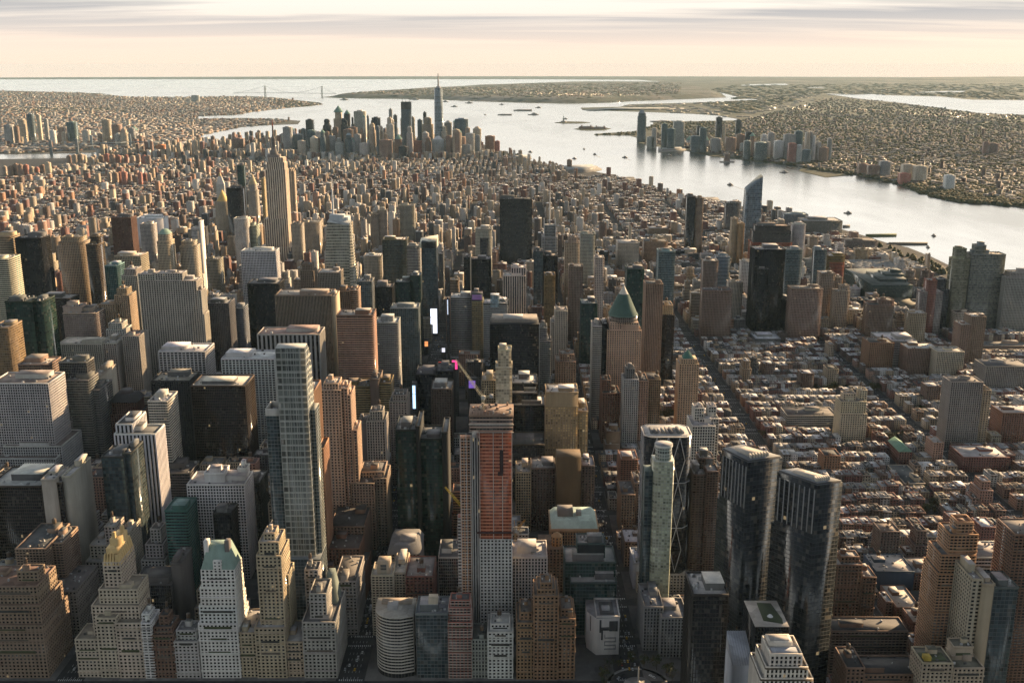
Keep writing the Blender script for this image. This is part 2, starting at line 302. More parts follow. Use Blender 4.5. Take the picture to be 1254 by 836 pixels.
# hills of the island beyond the harbour and the ridge on the horizon
def inside(poly, x, y):
    r = np.zeros(np.shape(x), bool); n = len(poly)
    for i in range(n):
        (x1, y1), (x2, y2) = poly[i], poly[(i+1) % n]
        if y1 == y2: continue
        r ^= ((y1 > y) != (y2 > y)) & (x < (x2-x1)*(y-y1)/(y2-y1)+x1)
    return r
HILLM = noise_material('hill_woods', (.03,.042,.026), (.075,.078,.055), .004, c3=(.16,.15,.13))
def terrain(name, xs, ys, hf):
    X, Y = np.meshgrid(xs, ys); Z = hf(X, Y); nx, ny = len(xs), len(ys)
    me = bpy.data.meshes.new(name); idx = np.arange(nx*ny).reshape(ny, nx)
    f = np.stack([idx[:-1,:-1], idx[:-1,1:], idx[1:,1:], idx[1:,:-1]], -1).reshape(-1, 4)
    keep = (Z.ravel()[f].max(1) > 0.5); me.from_pydata(np.stack([X, Y, Z], -1).reshape(-1, 3).tolist(), [], f[keep].tolist()); me.materials.append(HILLM)
    o = bpy.data.objects.new(name, me); C.objects.link(o); o['kind'] = 'structure'
_w = rng.normal(size=(24, 4))
def waves(X, Y, s): return sum(math.copysign(1, a)*np.sin((X*b+Y*c)/s*6+d*9)*abs(a)/(1+i*.25) for i, (a, b, c, d) in enumerate(_w))/10
sx0, sy0 = zip(*STI)
def h_st(X, Y):
    ins = inside(STI, X, Y).astype(float)
    for _ in range(9): ins = (ins + np.roll(ins, 1, 0) + np.roll(ins, -1, 0) + np.roll(ins, 1, 1) + np.roll(ins, -1, 1))/5 * (ins > 0)
    return np.clip((ins-.35)*1.75, 0, 1)*(70 + 40*waves(X, Y, 6000)) - 3
_hx, _hy = np.linspace(min(sx0)-500, max(sx0)+500, 110), np.linspace(min(sy0)-500, max(sy0)+500, 90); _HZ = h_st(*np.meshgrid(_hx, _hy))
def hill_z(X, Y):
    i = np.clip(np.searchsorted(_hx, X)-1, 0, 108); j = np.clip(np.searchsorted(_hy, Y)-1, 0, 88); return np.maximum(0, np.minimum.reduce([_HZ[j, i], _HZ[j+1, i], _HZ[j, i+1], _HZ[j+1, i+1]]))
terrain('hills', np.linspace(min(sx0)-500, max(sx0)+500, 110), np.linspace(min(sy0)-500, max(sy0)+500, 90), h_st)
terrain('hills', np.linspace(3000, 40000, 90), np.linspace(33000, 47000, 30), lambda X, Y: np.clip((X-5000)/14000, 0, 1)*np.sin(np.clip((Y-33000)/14000, 0, 1)*math.pi)*(150+60*waves(X, Y, 9000))*(np.hypot(X, Y) < 53000) - 4)

# ---------------------------------------------------------------- streets: raised pavements round every block, painted lines
mk = MB(); pv = MB()
AW = 14.0
blocks = []
for i in range(len(AVE)-1):
    for s in range(62, 0, -1):
        x0, x1, y0, y1 = AVE[i]+AW, AVE[i+1]-AW, ST(s)+7, ST(s-1)-7
        if s > 59 and not (AVE[i] >= 115): continue
        if not inside(MAN, np.array([(x0+x1)/2]), np.array([(y0+y1)/2]))[0]: continue
        blocks.append((x0, x1, y0, y1, s, i))
        if math.hypot((x0+x1)/2-122, (y0+y1)/2-893) < 60: continue
        if y0 < 3600: pv.boxes(x0, x1, y0, y1, 0.004, .14, col=(.105,.10,.095))
        else: pv.boxes(x0, x1, y0, y1, 0.004, .14, col=(.085,.08,.075))
o = pv.build('pavement'); struct(o)
for a in AVE[11:18]:
    for off in (-7, -3.5, 0, 3.5, 7):
        n = 140; ys = 870 + np.arange(n)*11.0
        mk.boxes(a+off-.12, a+off+.12, ys, ys+4, .003, .007, col=(.6,.6,.58), smat=1)
    for s in range(59, 40, -1):
        xs = a - 11 + np.arange(12)*2.0
        for e in (-10, 8.2): mk.boxes(xs, xs+.8, ST(s)+e-1.2, ST(s)+e+1.8, .003, .008, col=(.55,.55,.53), smat=1)
o = mk.build('road_markings'); struct(o)
# the round plaza at the corner of the park
def disc(x, y, r, n=48): return [(x+r*math.cos(2*math.pi*i/n), y+r*math.sin(2*math.pi*i/n)) for i in range(n)]
CCX, CCY = 122, 893
for nm, r0, r1, z, c in (('plaza', 14, 14.01, .16, (.25,.24,.22)), ('kerb', 27, 30, .14, (.3,.29,.27))):
    m = MB()
    if nm == 'plaza': m.prism(disc(CCX, CCY, r0), 0.0, z, col=c, top=c)
    else:
        for i in range(48):
            a, b = 2*math.pi*i/48, 2*math.pi*(i+1)/48
            q = [(CCX+r*math.cos(t), CCY+r*math.sin(t)) for r, t in ((r0,a),(r1,a),(r1,b),(r0,b))]
            m.prism(q, 0.0, z, col=c, top=c)
    struct(m.build(nm))
# ---------------------------------------------------------------- building kit
# facade styles: bay, storey, pier width (share of a bay), spandrel height (share of a storey), pier depth, spandrel depth, glass colour
STY = dict(
 punch=(3.8, 3.7, .48, .46, .34, .24, (.014,.014,.014)), pier=(3.2, 3.7, .46, .34, .55, .12, (.022,.022,.024)),
 band =(3.2, 3.6, .06, .50, .05, .30, (.022,.025,.028)), grid=(3.2, 3.7, .30, .34, .45, .36, (.020,.022,.026)),
 glass=(3.4, 3.9, .07, .13, .15, .10, (.055,.080,.085)), dark=(2.4, 3.8, .12, .16, .28, .08, (.012,.012,.013)),
 green=(3.2, 3.9, .08, .15, .15, .10, (.018,.050,.040)), blank=(4, 4, 1, 1, 0, 0, (.02,.02,.02)),
 balc =(3.6, 3.0, .34, .34, .10, .95, (.028,.028,.028)), stripe=(3.0, 3.6, .5, .0, .6, 0, (.016,.016,.018)), amber=(3.4, 3.7, .34, .34, .25, .2, (.66,.47,.22)), mirror=(3.6, 3.9, .10, .16, .15, .1, (.62,.53,.37)), wglass=(3.4, 3.9, .08, .2, .15, .1, (.20,.195,.15)), shaft=(6.2, 3.7, .62, .0, .7, 0, (.03,.026,.024)), net=(3.2, 3.6, .06, .42, .05, .16, (.30,.085,.05)), gold=(3.2, 3.7, .10, .30, .15, .14, (.20,.135,.06)))  # amber, mirror and wglass paint golden reflections into the glass colour
COL = dict(tan=(.36,.285,.205), cream=(.50,.425,.32), white=(.66,.64,.60), brown=(.17,.105,.075), red=(.24,.105,.075), grey=(.33,.32,.31), dgrey=(.14,.14,.14), pink=(.43,.315,.24),
 orange=(.36,.20,.115), bronze=(.075,.055,.042), black=(.022,.022,.024), lime=(.56,.51,.42), buff=(.43,.36,.27), slate=(.20,.215,.23), copper=(.24,.33,.285), teal=(.12,.20,.19), gold=(.60,.43,.20), steel=(.42,.43,.44))
ROOFC = [(.10,.10,.10), (.22,.21,.20), (.34,.32,.30), (.07,.07,.07), (.42,.40,.38), (.16,.14,.125)]
def jit(c, k=.12): f = 1+random.uniform(-k, k); return tuple(min(.8, x*f*(1+random.uniform(-.03, .03))) for x in c)
def relief(mb, x0, x1, y0, y1, z0, z1, sty, col, scol=None, seed=None, sides='NEWS', bay=None):
    """one wing: a glass body behind real piers and spandrels, all in one mesh"""
    b, st, pw, sh, pd, sd, gc = STY[sty]; b = bay or b
    seed = random.random()*90 if seed is None else seed; scol = scol or col
    if sty == 'blank' : mb.boxes(x0, x1, y0, y1, z0, z1, col=col); return
    mb.boxes(x0, x1, y0, y1, z0, z1, col=col, gc=gc, win=(1.01, 1.01, seed), bay=b, sto=st, top=col)
    nz = max(1, round((z1-z0)/st)); h = (z1-z0)/nz
    for ax, lo, hi, pos, sg in (('N', x0, x1, y0, -1), ('S', x0, x1, y1, 1), ('W', y0, y1, x0, -1), ('E', y0, y1, x1, 1)):
        if ax not in sides: continue
        n = max(1, round((hi-lo)/b)); w = (hi-lo)/n
        if pd > 0 and n > 1:
            c = lo + np.arange(1, n)*w; a0, a1 = c-pw*w/2, c+pw*w/2; q0, q1 = (pos-pd, pos-.01) if sg < 0 else (pos+.01, pos+pd)
            if ax in 'NS': mb.boxes(a0, a1, q0, q1, z0, z1-.02, col=col)
            else: mb.boxes(q0, q1, a0, a1, z0, z1-.02, col=col)
        if sd > 0 and sh > 0:
            zc = z0 + np.arange(0, nz+1)*h; b0, b1 = np.maximum(zc-sh*h*.5, z0+.01), np.minimum(zc+sh*h*.5, z1-.03); q0, q1 = (pos-sd, pos-.012) if sg < 0 else (pos+.012, pos+sd)
            if ax in 'NS': mb.boxes(lo-sd*.5, hi+sd*.5, q0, q1, b0, b1, col=scol)
            else: mb.boxes(q0, q1, lo-sd*.45, hi+sd*.45, b0, b1, col=scol)
    if pd > 0:
        k = max(pw*b*.5, .25)+pd
        for cx, sx_ in ((x0, 1), (x1, -1)):
            for cyy, sy_ in ((y0, 1), (y1, -1)):
                xa, xb = sorted((cx-sx_*(pd+.03), cx+sx_*(k-pd))); ya, yb = sorted((cyy-sy_*(pd+.03), cyy+sy_*(k-pd)))
                mb.boxes(xa, xb, ya, yb, z0, z1-.01, col=col)
def flatwing(mb, x0, x1, y0, y1, z0, z1, sty, col, seed=None):
    b, st, pw, sh, pd, sd, gc = STY[sty]; seed = random.random()*90 if seed is None else seed
    win = (0, 0, 0) if sty == 'blank' else (1-pw, 1-max(sh, 0.02), seed)
    mb.boxes(x0, x1, y0, y1, z0, z1, col=col, gc=gc, win=win, bay=b, sto=st, top=col)
def wing(mb, x0, x1, y0, y1, z0, z1, sty, col, near, scol=None, bay=None):
    if near: relief(mb, x0, x1, y0, y1, z0, z1, sty, col, scol, sides='NEW', bay=bay)
    else: flatwing(mb, x0, x1, y0, y1, z0, z1, sty, col)
def parapet(mb, x0, x1, y0, y1, z, col, h=1.1, t=.5, out=.45):
    a, b, c, d = x0-out, x1+out, y0-out, y1+out; z0 = z-.7
    mb.boxes(a, b, c, c+t+out, z0, z+h, col=col, top=col); mb.boxes(a, b, d-t-out, d, z0, z+h, col=col, top=col)
    mb.boxes(a, a+t+out, c+t+out, d-t-out, z0, z+h, col=col, top=col); mb.boxes(b-t-out, b, c+t+out, d-t-out, z0, z+h, col=col, top=col)
def water_tank(T, x, y, z, r=2.0, h=4.2):
    st = MB(); m = MB(); c = jit((.11,.075,.05), .2); pts = lambda rr, n=10: [(x+rr*math.cos(2*math.pi*i/n), y+rr*math.sin(2*math.pi*i/n)) for i in range(n)]
    for a in range(4): t = math.pi/4+a*math.pi/2; st.tube((x+r*.75*math.cos(t), y+r*.75*math.sin(t), z), (x+r*.75*math.cos(t), y+r*.75*math.sin(t), z+3.05), .18, n=4, col=(.08,.07,.06))
    st.boxes(x-r*.8, x+r*.8, y-r*.8, y+r*.8, z+2.7, z+3.0, col=(.09,.08,.07))
    m.prism(pts(r), z+3.0, z+3+h, col=c, top=c); rf = MB(); rf.prism(pts(r*1.08), z+3+h+.01, z+3+h+r*.75, pts(.08), col=(.13,.11,.09), cap=False)
    o = T.part(m, 'water_tank'); T.part(st, 'tank_stand', o); T.part(rf, 'tank_roof', o)
def roofscape(T, x0, x1, y0, y1, z, col, rc, kind='old', tank=None, dens=1.0, umax=12):
    """roof covering, parapet, bulkheads, machinery"""
    m = MB(); m.boxes(x0+.04, x1-.04, y0+.04, y1-.04, z+.01, z+.12, col=rc); T.part(m, 'roof')
    m = MB(); parapet(m, x0, x1, y0, y1, z, jit(col, .1), h=1.0 if kind == 'old' else 1.5); T.part(m, 'parapet')
    w, d = x1-x0, y1-y0
    if w < 7 or d < 7: return
    ix0, ix1, iy0, iy1 = x0+1.5, x1-1.5, y0+1.5, y1-1.5
    def rbox(nm, bw, bd, bh, c, n=1):
        for _ in range(n):
            bw_, bd_ = min(bw, ix1-ix0), min(bd, iy1-iy0); bx = random.uniform(ix0, ix1-bw_); by = random.uniform(iy0, iy1-bd_); mm = MB()
            mm.boxes(bx, bx+bw_, by, by+bd_, z+.11, z+.11+bh, col=c, top=jit(rc, .3)); mm.boxes(bx-.15, bx+bw_+.15, by-.15, by+bd_+.15, z+.11+bh-.5, z+.3+bh, col=jit(c, .2), top=jit(rc, .3)); T.part(mm, nm)
            last[:] = [bx+bw_/2, by+bd_/2, z+.3+bh, min(bw_, bd_)]
    last = [0,0,0,0]
    def units(k, s0, s1, hf):
        for _ in range(min(k, umax)):
            a, b, c = (random.uniform(s0, s1) for _ in range(3)); ax, ay = random.uniform(ix0, ix1-a), random.uniform(iy0, iy1-b); g = random.choice([.08,.2,.36,.5]); mm = MB(); mm.boxes(ax, ax+a, ay, ay+b, z+.1, z+.4+c*hf, col=(g,g,g*.97), top=(g,g,g*.97)); T.part(mm, 'rooftop_unit')
    if kind == 'old':
        low = umax == 3; rbox('bulkhead', min(3.2, w*.35) if low else max(3, w*.3), min(4, d*.25) if low else max(3, d*.28), random.uniform(2, 2.8) if low else random.uniform(3, 6), jit(col, .15))
        if tank or (tank is None and random.random() < .6): water_tank(T, last[0], last[1], last[2], r=min(2.3, max(1.3, last[3]*.4)))
        units(int(2+dens*w*d/160), .6, 2.6, .7)
    else:
        rbox('penthouse', w*random.uniform(.4, .62), d*random.uniform(.4, .6), random.uniform(4, 8), jit(col if sum(col) > .3 else (.12,.12,.12), .2))
        units(int(3+dens*w*d/150), .9, 3.8, .6)
heroes = []                                         # what stands where: for keeping the fill out of it and out of its way
lots = []                                           # footprints taken
SHORT = []                                          # (x px, y px, phrase) anchors for the labels of the rest
def claim(x0, x1, y0, y1): lots.append((x0, x1, y0, y1))
def register(xl, xr, yt, Y, short, yv=None, box=None):
    yb = pix(0, Y, 0)[1]; heroes.append((xl, xr, Y, yt+.62*(yb-yt) if yv is None else yv))
    if short: SHORT.append(((xl+xr)/2, (yt*.6+min(yb, 836)*.4), short, Y))
WN = {0: 'tower_shaft'}
def hero(name, cat, short, label, Y, boxes, sty, col, roof=None, kind='new', near=None, yv=None, tank=None, scol=None, bay=None, wings='wing', top_only=True, dens=1.0, noroof=False, group=None):
    """boxes: (left px, right px, roof edge px, depth m, setback m[, style, colour]) of each north face, tallest wing included"""
    col = COL[col] if isinstance(col, str) else col; rc = jit(roof if roof else random.choice(ROOFC), .15); near = (Y < 2150) if near is None else near
    scol = COL[scol] if isinstance(scol, str) else scol
    bs = []
    for b in boxes:
        xl, xr, yt, D, dy = b[:5]; X0, Z = P(xl, yt, Y+dy); X1, _ = P(xr, yt, Y+dy); bs.append((X0, X1, Y+dy, Y+dy+D, Z, b[5] if len(b) > 5 else sty, (COL[b[6]] if isinstance(b[6], str) else b[6]) if len(b) > 6 else col))
    T = Thing(name, label, cat, ((bs[0][0]+bs[0][1])/2, (bs[0][2]+bs[0][3])/2, 0), group)
    zmax = max(b[4] for b in bs)
    for k, (X0, X1, Y0, Y1, Z, s, c) in enumerate(bs):
        m = MB(); wing(m, X0, X1, Y0, Y1, 0.1+.02*k, Z-.005*k, s, jit(c, .04), near, scol, bay)
        T.part(m, 'tower_shaft' if Z == zmax else wings)
        if not noroof or Z < zmax:
            big = Z == zmax
            if big or (X1-X0)*(Y1-Y0) > 60: roofscape(T, X0, X1, Y0, Y1, Z-.005*k, c, rc, kind, tank if big else False, dens if big else dens*.6)
        if kind == 'old' and Y < 1000:              # ledges, and dark boxes that paint terrace clutter and balcony shadow onto the old fronts
            h = Z
            for f in (.14, .46, .70, .90):
                mb = MB(); mb.boxes(X0-.9, X1+.9, Y0-.95, Y0+.3, h*f, h*f+.8, col=jit(c, .12)); mb.boxes(X1-.3, X1+.95, Y0+.3, Y1, h*f, h*f+.8, col=jit(c, .12)); mb.boxes(X0-.95, X0+.3, Y0+.3, Y1, h*f, h*f+.8, col=jit(c, .12))
                T.part(mb, 'belt_course')
            for f in (.47, .705, .905):
                if random.random() < .8 and X1-X0 > 9:
                    q = random.uniform(.08, .3); mb = MB(); mb.boxes(X0+(X1-X0)*q, X1-(X1-X0)*q, Y0-.8, Y0-.35, h*f+.8, h*f+random.uniform(2, 3.4), col=random.choice([(.05,.05,.045),(.06,.07,.035),(.12,.10,.08)])); T.part(mb, 'terrace_shade_clutter')
        claim(X0-2, X1+2, Y0-2, Y1+2)
    register(min(b[0] for b in boxes), max(b[1] for b in boxes), min(b[2] for b in boxes), Y, short, yv)
    return T, bs
def hip(m, x0, x1, y0, y1, z0, z1, ins, insy, col):
    m.prism([(x0,y0),(x1,y0),(x1,y1),(x0,y1)], z0, z1, [(x0+ins,y0+insy),(x1-ins,y0+insy),(x1-ins,y1-insy),(x0+ins,y1-insy)], col=col, top=col)
# ---------------------------------------------------------------- the row along the park (bottom of the picture)
Y0 = 905.
hero('hotel', 'hotel', 'brown stepped hotel by the park', 'brown brick hotel with stepped upper terraces at the bottom left corner', Y0,
 [(-45,52,766,58,0),(-45,49,742,50,4),(-45,45,718,42,9),(21,46,700,15,20)], 'punch', (.25,.185,.13), roof=(.2,.12,.09), kind='old')
T, bs = hero('apartment_tower', 'apartment tower', 'gold-crowned tower', 'cream stepped apartment tower crowned with a serrated golden roof', Y0,
 [(92,120,783,30,1.5),(117,142,757,32,.7),(141,172,763,36,0),(112,170,742,30,9),(121,168,722,30,14),(126,147,688,37,19)], 'punch', 'cream', roof=(.25,.22,.17), kind='old', tank=False, noroof=True, dens=.7)
X0_, X1_, a_, b_, z_ = bs[-1][:5]
m = MB(); g = COL['gold']
n = 6
for i in range(n):
    xa = X0_+(X1_-X0_)*i/n; xb = X0_+(X1_-X0_)*(i+1)/n
    m.prism([(xa+.2,a_-.5),(xb-.2,a_-.5),(xb-.2,a_+5),(xa+.2,a_+5)], z_-3, z_+7, [(xa+.9,a_+2),(xb-.9,a_+2),(xb-.9,a_+5),(xa+.9,a_+5)], col=g, top=g)
n = 8
for i in range(n):
    ya = a_+(b_-a_)*i/n+.4; yb = a_+(b_-a_)*(i+1)/n
    m.prism([(X1_-5,ya+.2),(X1_+.5,ya+.2),(X1_+.5,yb-.2),(X1_-5,yb-.2)], z_-3, z_+7+i*.6, [(X1_-5,ya+.9),(X1_-2,ya+.9),(X1_-2,yb-.9),(X1_-5,yb-.9)], col=g, top=g)
m.boxes(X0_+2, X1_-2, a_+5, b_-2, z_, z_+12, col=g, top=g); m.boxes(X0_+4, X1_-3, a_+11, b_-4, z_, z_+19, col=g, top=g); m.boxes(X0_+6, X0_+9, a_+13, a_+16, z_, z_+25, col=g, top=g); m.boxes(X1_-7, X1_-4, b_-12, b_-8, z_, z_+26, col=g, top=g)
T.part(m, 'crown')
hero('apartment_house', 'apartment house', 'slim white house', 'slim white apartment house wedged between cream tower and brown brick block', Y0, [(173,184,763,26,0),(174,183,752,14,6)], 'balc', 'white', kind='old')
hero('apartment_house', 'apartment house', 'brown brick house by the copper roof', 'brown brick apartment house with stepped top beside white copper-roofed tower', Y0, [(185,212,778,30,0),(188,210,768,22,3),(195,206,754,12,8)], 'punch', 'brown', kind='old')
hero('apartment_house', 'apartment house', 'grey-white house with roof garden', 'pale grey apartment house with cluttered roof terrace left of copper-roofed tower', Y0, [(213,242,786,30,0),(216,240,772,18,5)], 'punch', (.45,.43,.39), kind='old')
T, bs = hero('apartment_tower', 'apartment tower', 'white tower with copper roof', 'white apartment tower with steep green copper roof and two chimneys', Y0,
 [(243,290,764,44,0),(244,289,742,36,1.2),(245,288,720,30,2.4),(246,287,697,26,3.6)], 'punch', 'white', kind='old', noroof=True, tank=False)
X0_, X1_, a_, b_, z_ = bs[-1][:5]; m = MB(); hip(m, X0_, X1_, a_, b_, z_, z_+22, 6, 7, COL['copper']); T.part(m, 'copper_roof')
m = MB(); m.boxes(X0_+12, X1_-12, a_-.6, a_+5, z_-1, z_+9, col=COL['white'], gc=GLS, win=(.4,.4,3)); T.part(m, 'dormer')
for fx in (.16, .78):
    m = MB(); cx_ = X0_+(X1_-X0_)*fx; m.boxes(cx_-2.2, cx_+2.2, a_+5, a_+12, z_, z_+27, col=(.15,.13,.12) if fx > .5 else COL['white']); T.part(m, 'chimney')
hero('hotel', 'hotel', 'tan twin-winged hotel', 'tall tan stepped hotel with broad lower wings facing the park', Y0,
 [(290,313,775,46,1.5),(312,348,769,44,0),(347,371,786,40,1.8),(314,344,681,36,7),(317,341,664,28,10),(323,336,653,16,16),(337,353,704,26,24)], 'punch', (.42,.34,.235), kind='old', tank=False)
T, bs = hero('club_house', 'club building', 'grey stone club house', 'grey stone club block with narrow tower at the avenue corner', Y0, [(370,410,762,62,0),(379,399,727,30,7),(373,389,698,18,44)], 'punch', (.36,.335,.30), kind='old')
m = MB(); X0_, X1_, a_, b_, z_ = bs[0][:5]; hip(m, X0_+14, X1_-3, a_+36, b_-2, z_, z_+30, 4, 5, (.14,.17,.15)); T.part(m, 'copper_roof')
hero('office_block', 'office block', 'flat-roofed block beside the club', 'grey flat-roofed block behind the stone club house along the avenue', 985, [(409,436,712,58,0)], 'punch', (.29,.27,.245), kind='old')
# curved apartment house
def curved_house():
    T = Thing('apartment_house', 'curved white-banded apartment house with rounded corner on the avenue', 'apartment house', (-125, 925, 0))
    xa, z = P(457, 757, Y0); xb, _ = P(505, 757, Y0); D = 38; r = 20
    poly = [(xb, Y0+4), (xb, Y0+D), (xa, Y0+D)] + [(xa+r-r*math.cos(t)*1.0, Y0+r-r*math.sin(t)) for t in np.linspace(0, math.pi/2, 9)] + [(xb-12, Y0)]
    poly = poly[::1]
    a = sum(poly[i][0]*poly[(i+1)%len(poly)][1]-poly[(i+1)%len(poly)][0]*poly[i][1] for i in range(len(poly)))
    if a < 0: poly = poly[::-1]
    m = MB(); m.prism(poly, .1, z, col=(.3,.27,.23), gc=(.02,.02,.02), win=(.96,1.01,5), top=(.3,.26,.2)); T.part(m, 'tower_shaft')
    cxm = sum(p[0] for p in poly)/len(poly); cym = sum(p[1] for p in poly)/len(poly); k = 0
    out = [(cxm+(p[0]-cxm)*1.03, cym+(p[1]-cym)*1.05) for p in poly]
    m = MB(); zz_ = 5
    while zz_ < z: m.prism(out, zz_, zz_+1.25, col=(.46,.42,.36), top=(.4,.37,.32)); zz_ += 3.3
    T.part(m, 'balcony_band')
    m = MB(); m.boxes(xa+12, xa+22, Y0+14, Y0+24, z, z+6, col=COL['grey']); m.boxes(xa+5, xb-3, Y0+26, Y0+35, z, z+3, col=(.33,.27,.21)); T.part(m, 'bulkhead')
    claim(xa-2, xb+2, Y0-2, Y0+D+2); register(457, 505, 757, Y0, 'curved white-banded house', 800)
curved_house()
T, bs = hero('apartment_tower', 'apartment tower', 'tan banded tower', 'tan banded balcony tower with square penthouse behind the curved house', 985, [(455,481,705,30,0),(481,496,702,46,8)], 'balc', (.44,.38,.30), roof=(.45,.42,.38), tank=False)
X0_, X1_, a_, b_, z_ = bs[0][:5]; m = MB(); m.boxes(X0_+6, X1_-3, a_+4, a_+16, z_, z_+15, col=(.44,.36,.27)); m.boxes(X0_+9, X1_-7, a_+3.8, a_+4.2, z_+5, z_+11, col=(.1,.1,.1)); T.part(m, 'bulkhead')
T, bs = hero('apartment_house', 'apartment house', 'dark grey glass house', 'dark grey glazed apartment house with cream stair tower beside curved house', Y0, [(509,548,752,34,0)], 'glass', (.16,.17,.17), roof=(.33,.33,.33), tank=False)
X0_, X1_, a_, b_, z_ = bs[0][:5]; m = MB(); m.boxes(X0_+12, X0_+21, a_+6, a_+15, z_, z_+14, col=COL['cream']); T.part(m, 'bulkhead')
hero('apartment_house', 'apartment house', 'red brick stepped house', 'narrow red brick house with stepped top at foot of unfinished tower', Y0, [(549,577,762,26,0),(550,576,744,20,3),(552,575,735,14,6)], 'balc', (.30,.115,.085), kind='old', scol=(.42,.33,.28))
hero('church', 'church', 'dark red gabled building', 'dark red brick building with gable and round window behind grey glass house', 985, [(497,530,706,46,0)], 'punch', (.15,.07,.055), kind='old', roof=(.25,.23,.23))
T, bs = hero('mansard_building', 'stone building', 'grey mansard-roofed block', 'grey stone block with bulging mansard roof at the foot of green glass slabs', 1064, [(475,514,678,50,0)], 'punch', (.33,.31,.28), kind='old', noroof=True)
X0_, X1_, a_, b_, z_ = bs[0][:5]; m = MB(); hip(m, X0_-1, X1_+1, a_-1, b_+1, z_, z_+9, 5, 5, (.20,.20,.20)); m.boxes(X0_+12, X0_+30, a_+14, a_+28, z_+9, z_+12, col=(.3,.29,.28)); T.part(m, 'mansard_roof')
hero('office_block', 'office block', 'low block with white roof rim', 'low dark block with white roof rim left of the construction hoist', 1040, [(537,566,683,44,0)], 'dark', (.45,.44,.42), roof=(.12,.12,.12), yv=690)
hero('apartment_house', 'apartment house', 'narrow green-grey house', 'narrow green-grey glazed house between red brick and white apartment houses', Y0, [(578,597,783,30,0)], 'pier', (.25,.26,.23), kind='old')
hero('apartment_house', 'apartment house', 'white gridded house', 'white gridded apartment house directly below the unfinished red tower', Y0-1, [(597.5,628,774,34,0),(601,624,764,20,5)], 'punch', (.58,.56,.51), kind='old')

# the unfinished tower with red netting
def unfinished_tower():
    Y = 962.; T = Thing('unfinished_tower', 'unfinished tower wrapped in orange-red netting above white clad lower storeys', 'tower under construction', (-20, Y+15, 0))
    def seg(xl, xr, yt, yb, D, dy, sty, col, nm, scol=None, lab=None):
        xa, z1 = P(xl, yt, Y+dy); xb, _ = P(xr, yt, Y+dy); z0 = 0.1 if yb is None else P(0, yb, Y+dy)[1]; m = MB(); relief(m, xa, xb, Y+dy, Y+dy+D, z0, z1, sty, col, scol, sides='NEWS'); return T.part(m, nm, label=lab), (xa, xb, z0, z1)
    _, w = seg(587.5, 627, 660, None, 30, 0, 'punch', (.50,.485,.45), 'clad_storeys', None, 'pale clad lower storeys')
    seg(578, 587.5, 536, None, 27, 4, 'stripe', (.40,.39,.37), 'core_wall')
    _, b = seg(586.5, 627, 528, 660.5, 28, .8, 'net', (.50,.16,.09), 'netted_storeys', (.56,.22,.13), 'orange-red netted upper storeys')
    _, t = seg(575, 628, 509, 527.5, 34, -1, 'band', (.24,.16,.12), 'open_storeys', (.36,.26,.21))
    m = MB()                                        # torn darker netting panels, pale columns showing through
    xa, xb = b[0], b[1]
    for f in (.0, .42, .70, .985): m.boxes(xa+(xb-xa)*f, xa+(xb-xa)*f+.7, Y-.1, Y+.5, b[2], b[3], col=(.5,.42,.37))
    T.part(m, 'column')
    m = MB(); m.boxes(xb-12, xb-8.5, Y-.2, Y+.5, b[3]-44, b[3]-19, col=(.045,.03,.03)); m.boxes(xb-14, xb-9, Y-.25, Y+.4, b[3]-46, b[3]-42, col=(.05,.03,.03)); m.boxes(xa-3, xb, Y-.3, Y+.4, b[2]+7, b[2]+9, col=(.06,.03,.03)); T.part(m, 'netting')
    m = MB(); hx0, zt = P(564, 536, Y+6); hx1, _ = P(577, 536, Y+6)   # hoist
    relief(m, hx0, hx1-1, Y+6, Y+14, .1, zt, 'balc', (.52,.25,.14), (.56,.36,.24)); T.part(m, 'hoist')
    m = MB()
    for x in (hx0-.5, (hx0+hx1)/2, hx1-1): m.boxes(x, x+.5, Y+2, Y+2.5, .1, zt+4, col=(.55,.53,.5))
    for z in np.arange(8, zt, 6.): m.boxes(hx0-.5, hx1, Y+2.1, Y+2.4, z, z+.4, col=(.5,.48,.45))
    T.part(m, 'scaffold')
    m = MB(); relief(m, hx0-4, hx0+1, Y+8, Y+18, .1, zt*.62, 'band', (.30,.12,.085), (.5,.46,.43)); T.part(m, 'hoist')
    m = MB(); xa, xb, z = t[0], t[1], t[3]
    m.boxes(xa-.8, xb+.8, Y-1.8, Y+33.8, z-1, z+.6, col=(.22,.15,.11)); m.boxes(xa-1, xb+1, Y-2, Y-1.5, z-9, z-8, col=(.5,.46,.4)); m.boxes(xa-1, xb+1, Y-2, Y-1.5, z-17, z-16.3, col=(.4,.36,.32))
    for _ in range(26):
        x = random.uniform(xa, xb-3); y = random.uniform(Y, Y+30); s = random.uniform(.8, 3); m.boxes(x, x+s, y, y+s, z+.6, z+.6+random.uniform(.8, 3), col=jit(random.choice([(.3,.18,.12),(.4,.38,.34),(.12,.1,.09)]), .3))
    for i in range(14): x = xa+(xb-xa)*i/13; m.boxes(x-.15, x+.15, Y-1, Y-.7, z+.6, z+5, col=(.35,.25,.2))
    T.part(m, 'formwork')
    claim(hx0-6, w[1]+3, Y-3, Y+36); register(563, 628, 505, Y, 'unfinished red tower', 765)
    return xa, xb, z
TWX0, TWX1, TWZ = unfinished_tower()
